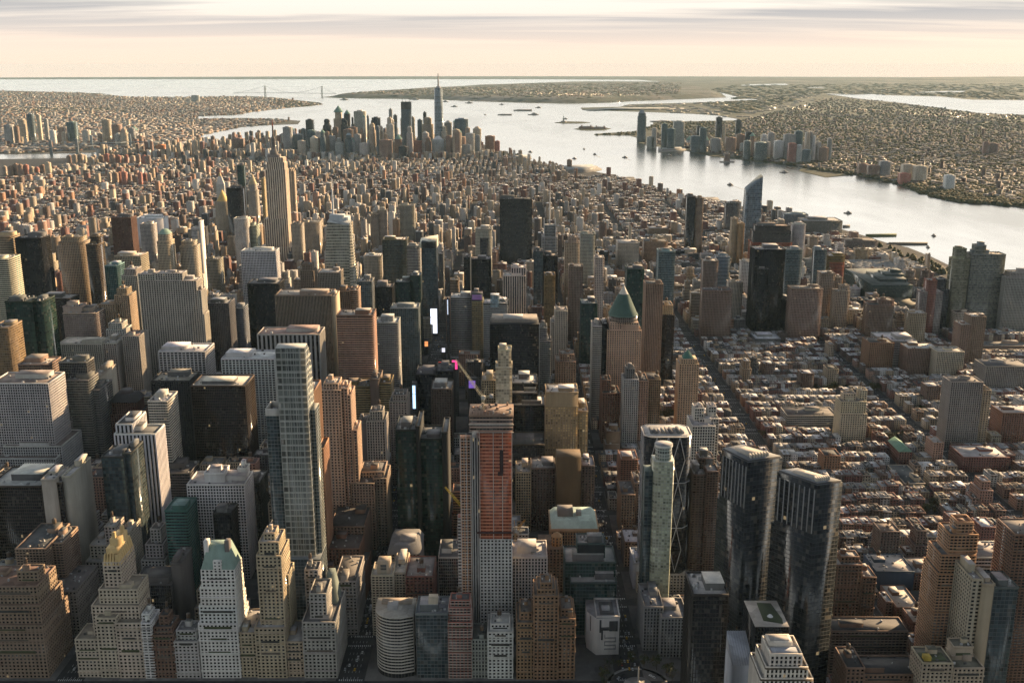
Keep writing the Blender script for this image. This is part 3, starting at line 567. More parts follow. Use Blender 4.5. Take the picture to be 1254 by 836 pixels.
def crane(name, label, base, zb, zt, tip, back, col, wid=2.2, group=None):
    T = Thing(name, label, 'crane', (base[0], base[1], zb), group)
    def lattice(m, p, q, w0, w1, n, col):
        p, q = Vector(p), Vector(q); d = (q-p).normalized(); a = d.orthogonal().normalized(); b = d.cross(a); pts = []
        for i in range(n+1):
            t = i/n; c = p.lerp(q, t); w = w0+(w1-w0)*t; pts.append([c+a*w+b*w, c-a*w+b*w, c-a*w-b*w, c+a*w-b*w])
        for k in range(4): m.tube(pts[0][k], pts[-1][k], .17, n=4, col=col)
        for i in range(n):
            for k in range(4): m.tube(pts[i][k], pts[i+1][(k+1)%4], .10, n=3, col=col, cap=False)
    m = MB(); lattice(m, (base[0], base[1], zb), (base[0], base[1], zt), 1.1, 1.1, max(4, int((zt-zb)/5)), col); T.part(m, 'mast')
    m = MB(); lattice(m, (base[0], base[1], zt), tip, 1.2, .5, 12, col); T.part(m, 'jib')
    m = MB(); m.boxes(base[0]-2, base[0]+2, base[1]-2, base[1]+2, zt-1.5, zt+1.8, col=(.5,.48,.42)); m.tube((base[0], base[1], zt), back, .5, n=4, col=col); m.boxes(back[0]-1.8, back[0]+1.8, back[1]-1.8, back[1]+1.8, back[2]-2, back[2]+1, col=(.3,.3,.3)); T.part(m, 'counterweight')
    m = MB(); ap = Vector((base[0], base[1], zt))+(Vector(back)-Vector((base[0], base[1], zt)))*.4+Vector((0,0,11)); m.tube((base[0],base[1],zt), ap, .3, n=4, col=col); m.tube(ap, tip, .1, n=3, col=(.2,.2,.2)); m.tube(ap, back, .1, n=3, col=(.2,.2,.2)); T.part(m, 'stay_cable')
jx, jz = P(558, 440, 1000.); crane('tower_crane', 'white lattice crane with long raised jib on the unfinished tower roof', (TWX0+13, 978), TWZ, TWZ+13, (jx, 1000., jz), (TWX0+21, 972, TWZ+17), (.62,.55,.38))
jx, jz = P(545, 596, 975.); bx, bz = P(566, 623, 968.); crane('derrick_crane', 'yellow lattice jib leaning from the hoist side of the red tower', (bx+2, 972.), bz-10, bz-2, (jx, 975., jz), (bx+7, 970., bz+2), (.62,.44,.06))
jx, jz = P(643, 636, 985.); bx, bz = P(629, 655, 975.); crane('derrick_crane', 'orange jib crane leaning out right of the red tower cladding', (bx+2, 985.), bz-12, bz, (jx, 985., jz), (bx-2, 985., bz+3), (.6,.32,.06))

hero('apartment_tower', 'apartment tower', 'brown brick tower by the circle', 'brown brick apartment tower with stepped centre and two lower wings', Y0-3,
 [(633,655,763,40,1),(654,684,730,34,0),(658,680,722,26,4),(662,676,714,18,7),(684,704.5,758,40,1),(637,652,750,26,7),(687,701,746,24,7)], 'punch', (.255,.155,.09), kind='old', tank=False)
T, bs = hero('office_tower', 'office tower', 'grey piered tower beside the cladding', 'pale tower of vertical stone piers right of the white clad storeys', 1000, [(627.5,670,683,40,0)], 'pier', (.50,.46,.40), roof=(.45,.42,.38))
T, bs = hero('office_block', 'office block', 'stepped green glass block', 'stepped dark green glass office block on the avenue above the circle', 985, [(699,755,714,36,0),(692,754,689,38,14),(707,741,666,24,22)], 'green', (.07,.10,.095), roof=(.33,.33,.32))
X0_, X1_, a_, b_, z_ = bs[2][:5]; m = MB(); m.boxes(X0_+1, X1_-1, a_-.6, a_-.2, z_-12, z_-.5, col=(.02,.025,.03)); T.part(m, 'screen')
def museum():
    T = Thing('museum', 'small white museum block with dark slots beside the circle', 'museum', (90, 965, 0)); Y = 946.
    x0, z = P(731, 757, Y); x1, _ = P(759, 757, Y); D = 40
    poly = [(x0, Y), (x1, Y+1.5), (x1+2, Y+D), (x0-9, Y+D), (x0-9, Y+14)]; c = (.62,.60,.56)
    m = MB(); m.prism(poly, .1, z, col=c, top=(.3,.3,.3)); T.part(m, 'wall')
    m = MB(); w = x1-x0
    f = lambda t: x0+w*t
    for a, b, zl, zh in ((.12,.20,.62,.96),(.55,.92,.66,.92),(.2,.55,.68,.76),(.2,.28,.42,.68)): m.boxes(f(a), f(b), Y-.3, Y+3, z*zl, z*zh, col=(.06,.065,.07))
    for k, zf in enumerate((.16,.26,.36,.46)): m.boxes(f(.35), f(.86), Y-.3, Y+3, z*zf, z*zf+.8, col=(.22,.22,.22)); m.boxes(f(.35) if k % 2 else f(.83), f(.38) if k % 2 else f(.86), Y-.32, Y+3, z*zf, z*(zf+.1), col=(.22,.22,.22))
    T.part(m, 'window_slot')
    m = MB(); m.prism([(x0-8.5,Y+13.5),(x0-5.2,Y+8),(x0-5.0,Y+9.3),(x0-8.2,Y+14.8)], z*.55, z*.95, col=(.06,.065,.07)); T.part(m, 'window_slot')
    m = MB(); parapet(m, x0, x1, Y+2, Y+D-1, z, c, h=2); m.boxes(x0+4, x1-5, Y+8, Y+30, z, z+2.2, col=(.12,.12,.12)); m.boxes(x0+6, x0+14, Y+12, Y+20, z+2.2, z+4, col=(.4,.4,.4)); T.part(m, 'roof')
    claim(x0-12, x1+3, Y-3, Y+D+2); register(720, 759, 745, Y, 'white museum block', 800)
museum()
hero('arcade_block', 'shopping block', 'tan curved podium', 'tan curved shopping podium at the circle below the slim glass tower', 950, [(789,812,744,50,4),(810,842,757,40,-8)], 'pier', (.24,.235,.22), roof=(.28,.28,.28))
hero('office_tower', 'tower', 'black slab tower at the circle', 'black glass slab tower with pale cluttered roof nearest the circle', 745, [(849,892,729,38,0)], 'dark', (.028,.024,.022), roof=(.48,.45,.42), scol=(.05,.042,.036), dens=2.5, yv=836)
def shed():
    T = Thing('glass_canopy', 'pale ribbed metal roof shed between black slab and white tower', 'shed', (190, 790, 0)); m = MB()
    a = P(893, 783, 800); b = P(917, 786, 800); m.prism([(a[0],780),(b[0],780),(b[0],815),(a[0],815)], .1, [a[1]-12,a[1]-12,a[1],a[1]], col=(.42,.44,.47), top=(.42,.44,.47)); T.part(m, 'roof')
    m = MB()
    for t in np.linspace(a[0], b[0], 9): m.prism([(t-.2,780),(t+.2,780),(t+.2,815),(t-.2,815)], a[1]-12.5, [a[1]-11.6]*2+[a[1]+.4]*2, col=(.3,.31,.33))
    T.part(m, 'rib'); claim(a[0]-2, b[0]+2, 775, 818)
shed()
T, bs = hero('apartment_tower', 'apartment tower', 'white limestone tower in the foreground', 'white limestone stepped tower cut by the bottom edge of the picture', 700, [(943.5,982,802,26,0),(938,989,819,32,-3),(932,995,833,36,-5)], 'pier', (.66,.60,.51), roof=(.5,.47,.42), noroof=True, yv=836)
X0_, X1_, a_, b_, z_ = bs[0][:5]; m = MB(); parapet(m, X0_, X1_, a_, b_, z_, (.66,.60,.51), h=1.5); m.boxes(X0_+1.5, X1_-4, a_+12, b_-2, z_, z_+4, col=(.62,.56,.48)); m.boxes(X0_+3, X1_-6, a_+14, b_-4, z_+4, z_+4.5, col=(.3,.28,.26)); m.boxes(X0_+2, X1_-1.5, a_+2, a_+10, z_, z_+1, col=(.3,.32,.36)); T.part(m, 'penthouse')
for k in (1, 2):
    a, b, c, d, z2 = bs[k][:5]; m = MB(); parapet(m, a, b, c, d, z2, (.62,.56,.48), h=2.2); T.part(m, 'parapet')

# twin dark glass towers west of the circle
def prism_tower(name, label, short, cat, roofpx, H, col, gc, win, bay=3.2, sto=3.9, base=None, fins=None, top=(.25,.25,.25), yv=None):
    poly = [Gz(x, y, H) for x, y in roofpx]
    a = sum(poly[i][0]*poly[(i+1)%len(poly)][1]-poly[(i+1)%len(poly)][0]*poly[i][1] for i in range(len(poly)))
    if a < 0: poly = poly[::-1]
    cx_ = sum(p[0] for p in poly)/len(poly); cy_ = sum(p[1] for p in poly)/len(poly); T = Thing(name, label, cat, (cx_, cy_, 0))
    m = MB(); m.prism(poly, .1, H, col=col, gc=gc, win=win, bay=bay, sto=sto, top=top); T.part(m, 'tower_shaft')
    xs, ys = zip(*poly); claim(min(xs)-2, max(xs)+2, min(ys)-2, max(ys)+2); pxs = [p[0] for p in roofpx]; register(min(pxs), max(pxs), min(p[1] for p in roofpx), min(ys), short, yv)
    return T, poly
def sc(poly, f, d=(0,0)): cx_ = sum(p[0] for p in poly)/len(poly); cy_ = sum(p[1] for p in poly)/len(poly); return [(cx_+(x-cx_)*f+d[0], cy_+(y-cy_)*f+d[1]) for x, y in poly]
for (lab, short, rp, H) in (('farther of two dark glass towers with slanted plan and finned flank', 'farther dark twin tower', [(884,550),(908,545.5),(958,560),(916,566)], 229),
                         ('nearer of two dark glass towers with slanted plan and finned flank', 'nearer dark twin tower', [(952,577),(976,574),(1032,590),(1001,594)], 229.5)):
    T, poly = prism_tower('twin_tower', lab, short, 'tower', rp, H, (.03,.033,.036), (.020,.024,.027), (.93,.86,random.random()*50), top=(.15,.16,.17))
    big = sc(poly, 1.055, (0, 3)); m = MB(); m.prism(big, .1, H*.78, col=(.035,.038,.04), gc=(.022,.027,.03), win=(.93,.86,3.3), top=(.10,.11,.12)); T.part(m, 'lower_shaft')
    m = MB(); i = min(range(len(poly)), key=lambda q: poly[q][0]); order = sorted(range(len(poly)), key=lambda q: poly[q][0])
    L_ = poly[i]; Fr = min(poly, key=lambda p: p[1])
    for t in np.linspace(.08, .95, 8):
        p = (L_[0]+(Fr[0]-L_[0])*t, L_[1]+(Fr[1]-L_[1])*t); m.boxes(p[0]-.5, p[0]+.3, p[1]-.7, p[1]+.5, H*.80, H-5, col=(.25,.25,.25))
    T.part(m, 'fin')
    m = MB(); m.prism(sc(poly, .96), H, H+1.6, col=(.05,.05,.055), top=(.17,.18,.19)); m.prism(sc(poly, .5), H+1.6, H+3.4, col=(.42,.38,.32), top=(.45,.41,.35)); T.part(m, 'roof')
    q = sc(poly, .62); m = MB()
    for t in np.linspace(.1, .9, 7): a = (q[0][0]+(q[1][0]-q[0][0])*t, q[0][1]+(q[1][1]-q[0][1])*t); m.boxes(a[0]-.8, a[0]+.8, a[1]-3, a[1]+3, H+1.6, H+4.2, col=(.5,.45,.37))
    T.part(m, 'rooftop_unit')
T, bs = hero('podium_block', 'podium', 'podium with the roof garden', 'dark glass podium carrying a small green roof garden below twin towers', 796, [(925,966,767,44,0)], 'dark', (.035,.037,.04), roof=(.40,.37,.33), noroof=True, yv=800)
X0_, X1_, a_, b_, z_ = bs[0][:5]; m = MB(); m.boxes(X0_-.3, X1_+.3, a_-.3, b_, z_, z_+.5, col=(.42,.39,.35), top=(.42,.39,.35)); T.part(m, 'roof')
m = MB(); m.prism([(X0_+9,a_+9),(X1_-4,a_+4),(X1_-3,a_+11),(X0_+22,b_-6),(X0_+10,b_-5)], z_+.5, z_+1.3, col=(.045,.062,.03), top=(.045,.062,.03)); T.part(m, 'roof_garden')
m = MB(); m.prism(disc(X0_+16, a_+15, 2.6, 12), z_+1.3, z_+3, disc(X0_+16, a_+15, 1.2, 12), col=(.6,.6,.6), top=(.6,.6,.6)); T.part(m, 'skylight')

# ---------------------------------------------------------------- behind the park row
hero('office_block', 'apartment block', 'tan brick block with water tank', 'tan brick apartment block with round roof tank behind the stepped hotel', 1000, [(19,55,672,62,0),(54,76,665,40,16)], 'balc', (.30,.22,.16), kind='old', tank=True)
hero('office_block', 'office block', 'grey gridded masonry block', 'grey-tan gridded masonry block left of the gold-crowned tower', 985, [(58,93,724,58,0)], 'punch', (.25,.225,.19), kind='old')
hero('office_block', 'office block', 'stepped cream block behind the gold crown', 'cream stepped block with set back top just behind the golden crown', 1060, [(105,134,688,46,0),(110,132,668,36,8),(128,141,645,26,14),(140,158,652,36,18)], 'punch', (.40,.36,.30), kind='old')
hero('museum_block', 'slab building', 'travertine-flanked dark slab', 'dark slab with broad pale travertine end walls and flat roof', 1075, [(-14,50,596,58,0)], 'dark', (.06,.045,.035), roof=(.5,.48,.45), scol=(.10,.075,.055))
T, bs = hero('wall_slab', 'service core', 'pale travertine core', 'pale blank travertine core standing at right end of the dark slab', 1073.5, [(50.3,67,588,38,0,'blank'),(76,86,584,58,6,'blank'),(67,76,592,54,4,'dark','bronze')], 'blank', (.42,.385,.32), roof=(.5,.48,.45))
hero('office_tower', 'office tower', 'dark glass tower with rounded top', 'dark glass tower with beamed roof in front of the striped tower', 1105, [(124,151,560,36,0),(150,160,556,40,5)], 'glass', (.045,.048,.045), roof=(.15,.16,.16))
T, bs = hero('office_tower', 'office tower', 'black tower with white stripes', 'black tower with thin white vertical stripes and notched flat roof', 1170, [(140,190,532,34,0),(142,162,520,46,7)], 'stripe', (.60,.59,.57), roof=(.10,.10,.10), near=True, bay=4.4)
hero('hotel', 'hotel', 'white gridded hotel', 'white gridded hotel slab with stepped penthouses above the copper roof', 1110, [(229,299,594,40,0),(250,274,580,24,8,'blank'),(291,302,574,14,24,'blank')], 'grid', 'white', roof=(.4,.37,.34), yv=668)
hero('office_block', 'office block', 'dark block behind the white hotel', 'dark flat-roofed block close behind right end of white gridded hotel', 1155, [(300,318,592,40,0)], 'dark', (.05,.055,.05), roof=(.28,.26,.24))
hero('netted_block', 'block under scaffold', 'green netted block', 'block wrapped in dark green scaffold netting left of white gridded hotel', 1065, [(202,229,626,36,0)], 'band', (.06,.14,.12), scol=(.07,.17,.145), roof=(.15,.22,.2))
hero('office_block', 'office block', 'small black slab', 'small black slab standing before the white gridded hotel', 1040, [(261,283,629,26,0)], 'dark', (.02,.02,.02), roof=(.06,.06,.06))
hero('office_block', 'office block', 'black open-fronted block', 'low black block with pale rim between gold crown and copper roof', 990, [(162,209,716,40,0),(209,222,690,36,6,'blank')], 'dark', (.15,.14,.13), roof=(.18,.16,.15))
hero('office_block', 'stepped block', 'white wedding-cake block', 'white wedding-cake block with pink top left of the netted block', 1075, [(173,202,686,40,0),(178,199,667,32,6),(184,196,648,18,12)], 'punch', (.45,.41,.37), kind='old')
hero('office_block', 'office block', 'grey grid block with flared base', 'white gridded tower with stepped podium at the left edge', 1330, [(-12,59,470,52,0),(4,75,547,66,-8),(-20,68,562,50,-20)], 'grid', (.50,.485,.46), roof=(.22,.19,.17), near=True)
hero('office_tower', 'tower', 'brown rooftop tower at the left edge', 'squat brown flat-topped tower rising behind white gridded left tower', 1420, [(22,60,447,40,0)], 'band', (.24,.16,.12), roof=(.34,.28,.24))
hero('office_tower', 'office tower', 'dark ribbed tower', 'dark tower with closely stacked horizontal ribs and stepped corners', 1400, [(75,108,466,36,0),(105,121,478,50,10),(72,106,444,26,16,'dark')], 'band', (.17,.165,.15), roof=(.08,.08,.08), near=True)
hero('office_tower', 'office tower', 'plain tan slab beside the ribbed tower', 'plain tan blank-sided slab right of the dark ribbed tower', 1450, [(112,124,460,58,0)], 'blank', (.40,.35,.28), roof=(.4,.36,.3))
T, bs = hero('office_tower', 'office tower', 'reddish octagonal tower', 'dark red octagonal-topped tower with glazed sloping shoulders', 1440, [(131,172,508,42,0),(137,167,492,30,6)], 'pier', (.16,.085,.065), roof=(.09,.08,.08), near=True, noroof=True)
X0_, X1_, a_, b_, z_ = bs[1][:5]; m = MB(); hip(m, X0_-2, X1_+2, a_-3, b_+2, z_, z_+10, 6, 7, (.07,.065,.065)); m.prism(disc((X0_+X1_)/2, (a_+b_)/2, 9, 8), z_+10, z_+15, col=(.12,.10,.10), top=(.15,.14,.14)); T.part(m, 'crown')
T, bs = hero('office_tower', 'office tower', 'white slab with amber bands', 'slim white slab tower with amber banded windows and grey roof box', 1290, [(181,205,492,42,0)], 'band', (.52,.48,.41), scol=(.56,.51,.43), roof=(.5,.48,.45), near=True)
hero('office_block', 'office block', 'dark stepped block below the white slab', 'dark grey stepped block at foot of the white slab with amber bands', 1270, [(198,232,580,44,0)], 'band', (.17,.16,.15), roof=(.12,.12,.12))
hero('office_tower', 'office tower', 'plain black granite tower', 'plain black granite tower with sunk pale roof left of bronze tower', 1410, [(185,232,467,46,0)], 'pier', (.035,.035,.037), roof=(.34,.31,.25), near=True)
T, bs = hero('office_tower', 'office tower', 'wide dark bronze tower', 'wide dark bronze tower with pale flat roof and raised roof box', 1345, [(234,300,473,52,0)], 'dark', (.065,.047,.034), roof=(.50,.46,.40), scol=(.085,.062,.045), near=True)
# tall glass tower with the curved top
def one_tall():
    Y = 1010.; T = Thing('skyscraper', 'tallest glass tower in front with rounded sloping top and pale lit edge', 'skyscraper', (-265, Y+18, 0)); D = 34
    x0, z = P(337, 424, Y); x1, _ = P(373, 424, Y); H = z; g = (.15,.165,.15)
    prof = [(0, H-2), (12, H), (22, H-9), (28, H-22), (D, H-48)]
    m = MB(); ys = [Y+p[0] for p in prof]; zs = [p[1] for p in prof]
    for i in range(len(prof)-1):
        a, b = ys[i]+(.0), ys[i+1]; m.prism([(x0,a),(x1,a),(x1,b),(x0,b)], .1, [zs[i], zs[i], zs[i+1], zs[i+1]], col=(.32,.33,.30), gc=g, win=(.90,.80,4), bay=4.6, sto=6.5, top=(.40,.41,.39))
    T.part(m, 'tower_shaft')
    m = MB(); relief(m, x0-14, x0-.3, Y+2, Y+26, .1, P(0, 509, Y)[1], 'glass', (.20,.21,.205)); T.part(m, 'shoulder')
    m = MB(); zz_ = P(0, 509, Y)[1]; parapet(m, x0-14, x0-.5, Y+2, Y+26, zz_, (.52,.50,.46), h=7); m.boxes(x0-10, x0-4, Y+10, Y+18, zz_, zz_+3, col=(.3,.3,.3)); T.part(m, 'parapet')
    m = MB()
    for z_ in np.arange(20, H-10, 13.): m.boxes(x0-.25, x1+.25, Y-.35, Y-.02, z_, z_+.7, col=(.42,.43,.40)); m.boxes(x1+.02, x1+.4, Y, Y+D-6, z_, z_+.7, col=(.42,.43,.40))
    for x in np.linspace(x0, x1, 6): m.boxes(x-.25, x+.25, Y-.5, Y-.03, .1, H-3, col=(.38,.39,.36))
    T.part(m, 'mullion')
    m = MB(); relief(m, x1+.2, x1+5.5, Y+9, Y+32, .1, H-70, 'glass', (.34,.34,.30)); T.part(m, 'shoulder')
    m = MB(); relief(m, x0-16, x1+6, Y-7, Y+30, .1, 78, 'glass', (.18,.20,.21)); T.part(m, 'base_block')
    claim(x0-18, x1+8, Y-9, Y+40); register(319, 388, 424, Y, 'tall curved-top glass tower', 690)
one_tall()
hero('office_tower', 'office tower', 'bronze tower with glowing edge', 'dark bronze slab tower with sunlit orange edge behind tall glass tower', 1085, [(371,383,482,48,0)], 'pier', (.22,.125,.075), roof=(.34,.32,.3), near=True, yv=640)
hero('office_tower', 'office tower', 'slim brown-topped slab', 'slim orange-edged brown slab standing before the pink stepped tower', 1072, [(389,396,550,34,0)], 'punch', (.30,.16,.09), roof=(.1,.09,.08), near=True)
hero('skyscraper', 'skyscraper', 'pink stepped tower', 'tall pink stepped tower with crenellated top and setbacks on the right', 1180, [(393,417,478,40,0),(396,414,470,26,5),(416,429,484,36,6),(428,437,527,34,8),(417,425,476,30,5)], 'punch', (.46,.315,.225), scol=(.48,.335,.24), roof=(.4,.33,.27), kind='old', near=True, tank=False)
hero('office_block', 'hotel', 'tan ziggurat hotel', 'tan stepped hotel block below the pink tower beside the avenue', 1185, [(429,458,592,50,0),(457,473,586,44,10),(441,470,578,36,20)], 'punch', (.34,.26,.195), kind='old')
hero('office_tower', 'office tower', 'pale blank-fronted tower', 'pale grey blank-fronted tower with turreted stepped top', 1290, [(438,449,518,36,3,'blank',(.18,.165,.15)),(449,471,516,38,0,'pier'),(453,468,504,22,6)], 'pier', (.36,.325,.28), kind='old', near=True, tank=True)
hero('office_tower', 'office tower', 'gold-banded wide tower', 'wide tower of thin golden horizontal bands around a brown core', 1475, [(423,453,474,44,0),(464,478,470,44,1),(453,464,465,46,-1,'blank',(.15,.11,.085))], 'band', (.16,.115,.05), scol=(.36,.26,.12), roof=(.2,.17,.13), near=True)
hero('office_tower', 'office tower', 'dark green glass slab pair', 'pair of joined dark green glass slabs beside the avenue', 1150, [(484,510,527,50,0),(512,541,538,46,3),(509,514,523,56,-2,'blank',(.02,.022,.022)),(541,548,530,52,1,'blank',(.02,.022,.022))], 'green', (.022,.028,.026), roof=(.26,.26,.25), near=True, dens=2)
hero('concert_hall', 'concert hall', 'red-brown hall', 'low red-brown brick hall with rooftop sheds at the avenue corner', 1052, [(372,446,702,54,0),(398,440,672,40,20)], 'punch', (.20,.105,.07), roof=(.12,.10,.09), kind='old', dens=2)
hero('hall_block', 'apartment block', 'brown masonry block above the hall', 'low brown masonry block with dark cluttered roof left of ziggurat hotel', 1110, [(404,446,645,56,0)], 'punch', (.19,.125,.09), roof=(.06,.055,.05), kind='old', dens=2)
# between the two avenues right of the unfinished tower
hero('office_block', 'office block', 'tan gridded tower', 'tan gridded tower with plain top right of the red netting', 1235, [(632,650,579,40,0)], 'grid', (.36,.28,.19), roof=(.4,.36,.3), near=True)
hero('apartment_tower', 'apartment tower', 'dark flecked apartment tower', 'dark brown apartment tower flecked with lit windows beside tan gridded tower', 1240, [(650.5,680,574,36,0)], 'punch', (.115,.085,.07), roof=(.3,.27,.24), near=True)
hero('office_tower', 'tower', 'blank brown slab', 'blank brown windowless slab before the amber windowed tower', 1225, [(682,712,560,30,0)], 'blank', (.125,.085,.045), roof=(.1,.08,.06), noroof=True)
hero('apartment_tower', 'apartment tower', 'dark narrow tower by the avenue', 'narrow dark apartment tower flecked with windows right of blank slab', 1230, [(712.5,728,571,34,0)], 'punch', (.12,.09,.075), roof=(.45,.42,.4), near=True)
T, bs = hero('hall_building', 'civic hall', 'pale green-roofed hall', 'ornate warm-lit hall with pale green hipped roof on the avenue', 1110, [(675,732,648,52,0)], 'pier', (.36,.225,.125), noroof=True, near=True)
X0_, X1_, a_, b_, z_ = bs[0][:5]; m = MB(); m.boxes(X0_-1.5, X1_+1.5, a_-1.5, b_+1.5, z_-2, z_+1, col=(.40,.27,.16)); hip(m, X0_, X1_, a_, b_, z_+1, z_+8, 5, 6, (.42,.52,.45)); T.part(m, 'copper_roof')
m = MB(); m.boxes(X0_+8, X0_+26, a_+18, a_+34, z_+8, z_+16, col=(.2,.18,.16)); m.boxes(X0_+30, X0_+36, a_+20, a_+28, z_+8, z_+13, col=(.3,.28,.25)); T.part(m, 'rooftop_unit')
T, bs = hero('church', 'church', 'domed brown church', 'low brown church with lit lantern dome below the pale green-roofed hall', 1075, [(660,690,672,38,0)], 'punch', (.19,.12,.08), roof=(.3,.27,.24), noroof=True)
X0_, X1_, a_, b_, z_ = bs[0][:5]; m = MB(); m.prism(disc(X1_-7, a_+12, 6.5, 10), z_, z_+11, col=(.40,.22,.09), gc=(.03,.02,.02), win=(.4,.7,2), top=(.3,.2,.1)); m.prism(disc(X1_-7, a_+12, 6.5, 10), z_+11, z_+15, disc(X1_-7, a_+12, 1.5, 10), col=(.38,.24,.12)); T.part(m, 'dome')
T, bs = hero('apartment_tower', 'apartment tower', 'amber windowed tower', 'bulky tower of reflection-painted amber windows with square white roof', 1390, [(668,708,498,44,0),(668.5,708,481,40,2,'blank'),(707,720,504,50,6)], 'amber', (.34,.25,.15), roof=(.62,.60,.57), near=True)
hero('office_block', 'office block', 'dark terraced glass block', 'dark glass terraced block with white roof edges left of amber tower', 1420, [(627,668,497,46,0),(626,658,482,40,12),(624,658,470,46,26)], 'dark', (.04,.042,.045), roof=(.55,.53,.50), near=True)
hero('office_block', 'office block', 'dark amber-flecked block', 'dark block with a few amber windows right of the red netting', 1330, [(622,667,545,50,0)], 'dark', (.06,.045,.03), roof=(.1,.09,.08))
T, bs = hero('office_tower', 'office tower', 'black square slab tower', 'black square slab tower with white-edged roof box in the centre', 1545, [(600,660,397,50,0)], 'dark', (.018,.02,.022), roof=(.07,.07,.07), near=True, scol=(.035,.036,.04), noroof=True)
X0_, X1_, a_, b_, z_ = bs[0][:5]; m = MB(); m.boxes(X0_+2, X1_-2, a_+10, b_-2, z_, z_+5, col=(.20,.18,.16), top=(.24,.21,.18)); m.boxes(X0_+20, X1_-24, a_+18, b_-14, z_+5, z_+8, col=(.45,.44,.42)); T.part(m, 'penthouse')
T, bs = hero('hotel', 'hotel', 'bright slim glass tower', 'bright slim glass tower with painted reflections and slanted top behind the unfinished roof', 1395, [(607,627,450,30,0),(610,626,429,22,3)], 'mirror', (.50,.44,.32), roof=(.6,.56,.48), near=True, kind='new')
hero('office_block', 'office block', 'tan piered block behind the crane', 'tan piered block just left of the bright slim glass tower', 1430, [(590,607,466,40,0)], 'grid', (.36,.29,.20), roof=(.4,.36,.3), near=True)
hero('office_tower', 'office tower', 'black slab left of the avenue lights', 'black flat-topped slab left of brown slab beside the theatre avenue', 1500, [(509,534,459,50,0),(534,555,455,46,6)], 'dark', (.020,.020,.022), roof=(.10,.10,.11), near=True)
hero('office_tower', 'office tower', 'brown-black slab', 'brown-black slab with grey mottled roof in front of the black slab', 1420, [(528,553,477,42,0)], 'punch', (.075,.055,.045), roof=(.40,.38,.36), near=True)
hero('office_block', 'office block', 'grey setback masonry block', 'grey setback masonry block behind blank-fronted tower near lit blue sign', 1390, [(477,498,492,44,0),(481,497,484,30,6)], 'punch', (.28,.235,.20), kind='old', near=True)
# right of the avenue
def pyramid_tower():
    T, bs = hero('skyscraper', 'skyscraper', 'green pyramid tower', 'pink brick tower capped by green copper pyramid with glass tip', 1652, [(744,785.5,405,46,0),(747,782,395,40,3)], 'punch', (.48,.33,.235), scol=(.50,.36,.27), near=True, noroof=True)
    X0, X1, a, b, z = bs[1][:5]; cx_, cy_ = (X0+X1)/2, (a+b)/2
    o8 = lambda r: [(cx_+r*math.cos(t), cy_+r*math.sin(t)) for t in (math.pi/8+i*math.pi/4 for i in range(8))]
    m = MB(); m.prism(o8(24.5), z, z+9, col=(.15,.12,.1), gc=(.02,.02,.02), win=(.5,.8,2), top=(.2,.2,.2)); T.part(m, 'colonnade')
    zt = P(0, 348.5, cy_)[1]; zm = z+9+(zt-z-9)*.70
    m = MB(); m.prism(o8(25.5), z+9, z+11, col=(.10,.16,.14), top=(.1,.16,.14)); m.prism(o8(25), z+11, zm, o8(9), col=(.06,.11,.095), top=(.06,.11,.095)); T.part(m, 'copper_roof')
    m = MB(); m.prism(o8(8), zm, zt, o8(.15), col=(.55,.53,.47), cap=False); T.part(m, 'glass_tip')
pyramid_tower()
hero('office_tower', 'tower', 'pale blank slab by the pyramid', 'pale narrow slab with dark flank left of the green pyramid tower', 1655, [(726,737,400,40,0,'band'),(737,744,397,42,2,'dark','black')], 'band', (.44,.41,.37), roof=(.3,.28,.26), near=True)
T, bs = hero('apartment_tower', 'apartment tower', 'grey tower with white stripes', 'slim dark grey tower with three white vertical stripes', 1530, [(764,782,465,32,0),(767,777,452,20,5,'pier','dgrey')], 'pier', (.40,.39,.375), roof=(.2,.19,.18), near=True, tank=True)
hero('apartment_tower', 'apartment tower', 'brown brick tower by the avenue', 'brown brick apartment tower left of the white-striped grey tower', 1560, [(738,759,482,40,0),(737,748,466,30,14)], 'punch', (.22,.125,.085), kind='old', near=True)
hero('office_block', 'apartment block', 'rosy setback block', 'rosy setback masonry block just right of the white-striped tower', 1530, [(782,794,467,44,0)], 'punch', (.33,.22,.155), kind='old', near=True)
hero('office_block', 'loft block', 'tan loft block', 'tan loft block with plain flat roof right of the rosy setback block', 1560, [(792.5,809,465,40,0)], 'grid', (.32,.23,.14), kind='old', near=True)
hero('office_block', 'block', 'plain tan box', 'plain tan windowless box beside the avenue below brown brick tower', 1494, [(741,759,545,26,0),(743,760,529,20,6)], 'blank', (.24,.17,.115), roof=(.3,.28,.26))
hero('apartment_tower', 'apartment tower', 'orange brick tower with white roof', 'orange brick tower with white sunken roof left of the diagrid tower', 1330, [(760,781,563,36,0)], 'balc', (.29,.155,.10), roof=(.58,.55,.52), near=True)
hero('apartment_tower', 'apartment tower', 'tan tower with stepped roof', 'tan apartment tower with cluttered stepped roof below orange brick tower', 1225, [(761,778,606,46,0),(777,787,592,40,20)], 'punch', (.25,.17,.115), kind='old', near=True)
hero('office_block', 'low block', 'low block with white roof', 'low brown block with patched white roof beside the busy avenue', 1140, [(765,785,664,36,0)], 'punch', (.17,.13,.10), roof=(.6,.58,.55), kind='old')
hero('glass_canopy_block', 'low block', 'blue-white sloped roof', 'low narrow block with pale blue-white sloped roof beside the avenue', 1085, [(776,786,690,40,0)], 'blank', (.36,.40,.44), roof=(.6,.63,.66))
